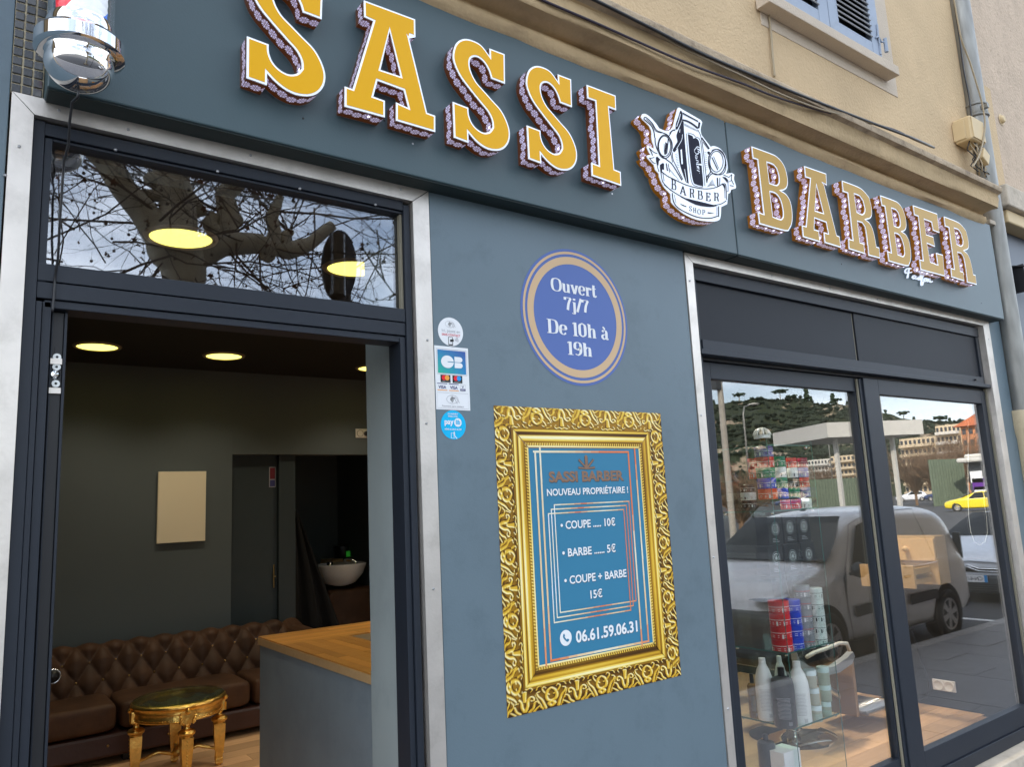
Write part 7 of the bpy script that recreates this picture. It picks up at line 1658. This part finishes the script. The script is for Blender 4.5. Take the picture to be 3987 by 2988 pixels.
# bare brown scrub and trees in front of the far buildings
def bush(px, d, h_, w__, label):
    p = vline(px, 1880, d); t = thing('bare_tree', label, 'tree', (p.x, p.y, -.12)); b = MB(); r1 = random.Random(int(px))
    b.tube([(p.x, p.y, -.12), (p.x, p.y, h_*.35)], [.16, .11], M['scrub'], 6); obj('trunk', b, t); b = MB()
    for i in range(190):
        a_ = r1.random()*6.28; tip = Vector((p.x+math.cos(a_)*w__*r1.random()**.6, p.y+math.sin(a_)*w__*r1.random()**.6, h_*(.45+.55*r1.random()))); st_ = Vector((p.x, p.y, h_*(.12+.28*r1.random()))); m_ = st_.lerp(tip, .5)+Vector((r1.uniform(-.5, .5), r1.uniform(-.5, .5), .5))
        b.tube([st_, m_, tip], [.035, .022, .009], M['scrub'], 3, cap=False)
        for k in range(3): e = m_.lerp(tip, r1.random()); b.tube([e, e+Vector((r1.uniform(-.8, .8), r1.uniform(-.8, .8), r1.uniform(.2, 1)))], [.02, .008], M['scrub'], 3, cap=False)
    obj('branches', b, t, kind='stuff')
bush(3560, 84, 6.4, 3.6, 'bare brown tree in front of the long cream apartment block')
bush(3640, 82, 6.2, 3.4, 'bare brown tree left of the tall green screen')
bush(3740, 88, 8.0, 4.2, 'large bare brown tree in front of the orange building')
bush(3800, 84, 7.0, 3.8, 'bare tree between the orange building and the kiosk')
bush(3200, 95, 5.0, 3.0, 'low bare tree behind the green fence in the left pane')
bush(2875, 40, 2.6, 2.4, 'low bare shrub below the hill at the left of the window')
# ---------------------------------------------------------------- plane tree reflected in the transom
YT = 4.2
def tr(px, py, w_, dy=0.0):
    a = kE(px, py); p = P(a[0], a[1], YT+dy); return mirt(p), .5*(w_/2.01)*fwd(p)/FPX/1.06
tree = thing('plane_tree', 'bare plane tree with knobbly mottled limbs, mirrored in the transom above the door', 'tree', (tr(1425, 1030, 300)[0].x, tr(1425, 1030, 300)[0].y, -.12))
def limb(pts, nm='limb', n=14, nz_=.10, extra=None):
    P_ = [(tr(*q)[0], tr(*q)[1]) for q in pts]
    if extra: P_ = extra+P_
    pp = []; rr = []
    for i in range(len(P_)-1):
        for k in range(6):
            t_ = k/6; c = P_[i][0].lerp(P_[i+1][0], t_); r_ = P_[i][1]*(1-t_)+P_[i+1][1]*t_; q = noise.noise(c*3.1); pp.append(c+Vector((q, noise.noise(c*2.7+Vector((5, 0, 0))), 0))*r_*.22); rr.append(r_*(1+nz_*noise.noise(c*6)+.0))
    pp.append(P_[-1][0]); rr.append(P_[-1][1]); b = MB(); b.tube(pp, rr, M['bark'], n); obj(nm, b, tree, smooth=True); return [(p, r_) for p, r_ in zip(pp, rr)]
base = tr(1430, 1030, 310)[0]; r0 = tr(1430, 1030, 310)[1]
L_all = []
L_all += limb([(1430, 1030, 310), (1425, 900, 350), (1400, 780, 430), (1360, 680, 420)], 'trunk', 18, extra=[(Vector((base.x-.1, base.y, -.2)), r0*1.35), (Vector((base.x-.05, base.y, .6)), r0*1.12)])
L_all += limb([(1400, 790, 300), (1240, 600, 250), (1120, 450, 230), (960, 260, 205), (820, 60, 190), (660, -120, 170), (560, -300, 150)])
L_all += limb([(1380, 720, 380), (1390, 560, 320), (1385, 420, 290), (1350, 250, 290), (1340, 100, 300), (1330, -60, 260), (1400, -300, 220)])
L_all += limb([(1380, 350, 150), (1250, 330, 110), (1110, 310, 95)]); L_all += limb([(1300, 220, 120), (1180, 200, 130), (1150, 205, 90)])
L_all += limb([(1460, 370, 200), (1560, 440, 120), (1620, 460, 50)])
L_all += limb([(1480, 820, 260), (1620, 770, 220), (1760, 700, 210), (1900, 700, 190), (2030, 700, 170), (2120, 780, 130), (2060, 830, 110)]); L_all += limb([(1780, 700, 190), (1800, 560, 165), (1790, 430, 180), (1760, 330, 150), (1850, 230, 170), (1880, 60, 150), (1950, -150, 120)])
L_all += limb([(1990, 690, 150), (2150, 730, 130), (2260, 760, 150), (2420, 700, 110), (2600, 560, 90)])
L_all += limb([(1790, 480, 110), (1870, 520, 110), (1900, 540, 60)]); L_all += limb([(2240, 760, 100), (2230, 640, 90), (2280, 600, 60)]); L_all += limb([(2130, 730, 120), (2150, 600, 100), (2120, 500, 110), (2170, 400, 85), (2200, 330, 60)]); L_all += limb([(1700, 720, 150), (1690, 610, 130), (1640, 540, 120), (1690, 470, 100)])
r1 = random.Random(11); tw = MB(); lf = MB(); tips = []
def grow(p, d, l, r_, depth):
    pts = [p]; n_ = 7; seg = l/n_; c = p
    for i in range(n_):
        d = (d+Vector((r1.gauss(0, .20), r1.gauss(0, .13), r1.gauss(0, .18)))).normalized(); c = c+d*seg; c.y = min(c.y, -2.95-.02*i); pts.append(c)
        if depth < 2 and r1.random() < (.6 if depth == 0 else .36):
            nd = (d+Vector((r1.gauss(0, .55), r1.gauss(0, .55), r1.gauss(0, .5)))).normalized(); grow(c, nd, l*(.35+.3*r1.random()), r_*.55, depth+1)
        if r1.random() < .10: tips.append((c, d))
    tw.tube(pts, [r_*(1-.75*i/n_) for i in range(n_+1)], M['twig'], 3 if depth else 4, cap=False); tips.append((c, d))
xs_ = [tr(420, 500, 1)[0], tr(3000, 700, 1)[0]]
for i in range(50):
    p, r_ = r1.choice(L_all[18:]); d = Vector((r1.gauss(0, .8), r1.gauss(0, .55), r1.gauss(.25, .6))).normalized(); grow(p+d*r_*.8, d, 1.0+1.5*r1.random(), .007+.006*r1.random(), 0)
for i in range(85):    # branches of the outer crown that cross the picture from beyond the limbs
    a = tr(r1.uniform(200, 3200), r1.uniform(-500, 1500), 1, r1.uniform(-.8, 1.6))[0]; d = Vector((r1.gauss(0, .8), r1.gauss(0, .5), r1.gauss(.2, .7))).normalized(); grow(a, d, 1.0+1.3*r1.random(), .0055+.005*r1.random(), 0)
obj('twigs', tw, tree, kind='stuff')
for (c, d) in tips:
    u = r1.random()
    if u < .24:
        s = .017+.02*r1.random(); ax = Vector((r1.gauss(0, 1), r1.gauss(0, 1), r1.gauss(0, 1))).normalized(); q = ax.orthogonal().normalized(); w2 = ax.cross(q); c = c-Vector((0, 0, s*.6))
        ring = [c+(q*math.cos(a_)+w2*math.sin(a_))*s*k_+ax*s*.25*math.sin(a_*2) for a_, k_ in ((0, 1.1), (.55, .55), (1.1, 1.0), (1.8, .5), (2.5, .95), (3.14, .4), (3.8, .9), (4.5, .5), (5.2, 1.0), (5.75, .55))]
        lf.add([c]+ring, [(0, i+1, (i+1) % 10+1) for i in range(10)], M['deadleaf'])
    elif u < .40: lf.tube([c, c-Vector((0, 0, .06))], .0015, M['twig'], 3, cap=False); lf.lathe([(0, -.014), (.011, -.008), (.013, 0), (.010, .008), (0, .013)], c-Vector((0, 0, .07)), M['twig'], 6)
obj('dead_leaves', lf, tree, kind='stuff')
b = MB(); b.box(tree.location.x-.6, tree.location.x+.6, tree.location.y-.6, tree.location.y+.6, -.1195, -.10, mat('soil', (.06, .045, .03), rough=1)); t = obj('tree_pit', b, None, kind='structure')
# ---------------------------------------------------------------- traffic signal, seen from behind
YS = 3.3
e0 = ell(588, 768, 282, 583, 40); e0 = [kV(x, y) for x, y in e0]; lp = [(V(x, y, YS).x, V(x, y, YS).z) for x, y in e0]; yy = 2*YMT-YS
cxs = sum(p[0] for p in lp)/len(lp); zmn = min(p[1] for p in lp); zmx = max(p[1] for p in lp)
sg = thing('traffic_signal', 'black traffic signal with oval backing plate, mirrored at the right of the transom', 'traffic light', (cxs, yy, -.12))
gloss = mat('black_gloss_plate', (.012, .013, .014), rough=.12, coat=.5)
b = MB(); b.fill(lp, [], lambda x, z: Vector((x, yy, z)), gloss); b.fill(lp, [], lambda x, z: Vector((x, yy-.02, z)), gloss); b.walls(lp, lambda x, z: Vector((x, yy, z)), lambda x, z: Vector((x, yy-.02, z)), gloss, uv=False); obj('backing_plate', b, sg)
hz = (zmx-zmn)
xh = V(*kV(470, 768), YS).x
for i in range(3):
    b = MB(); z0_ = zmn+hz*(.06+.285*i); b.lathe([(0, 0), (.055, .0), (.062, .006), (.062, hz*.27), (.055, hz*.275), (0, hz*.275)], (xh+.03, yy+.035, z0_), gloss, 24); obj('signal_section', b, sg, autosmooth=40)
b = MB(); b.tube([(cxs+.07, yy-.06, -.12), (cxs+.07, yy-.06, zmn+hz*.5)], .05, M['bumper'], 14); b.box(cxs-.02, cxs+.16, yy-.08, yy+.03, zmn-.06, zmn+.01, M['bumper']); obj('pole', b, sg, autosmooth=40)
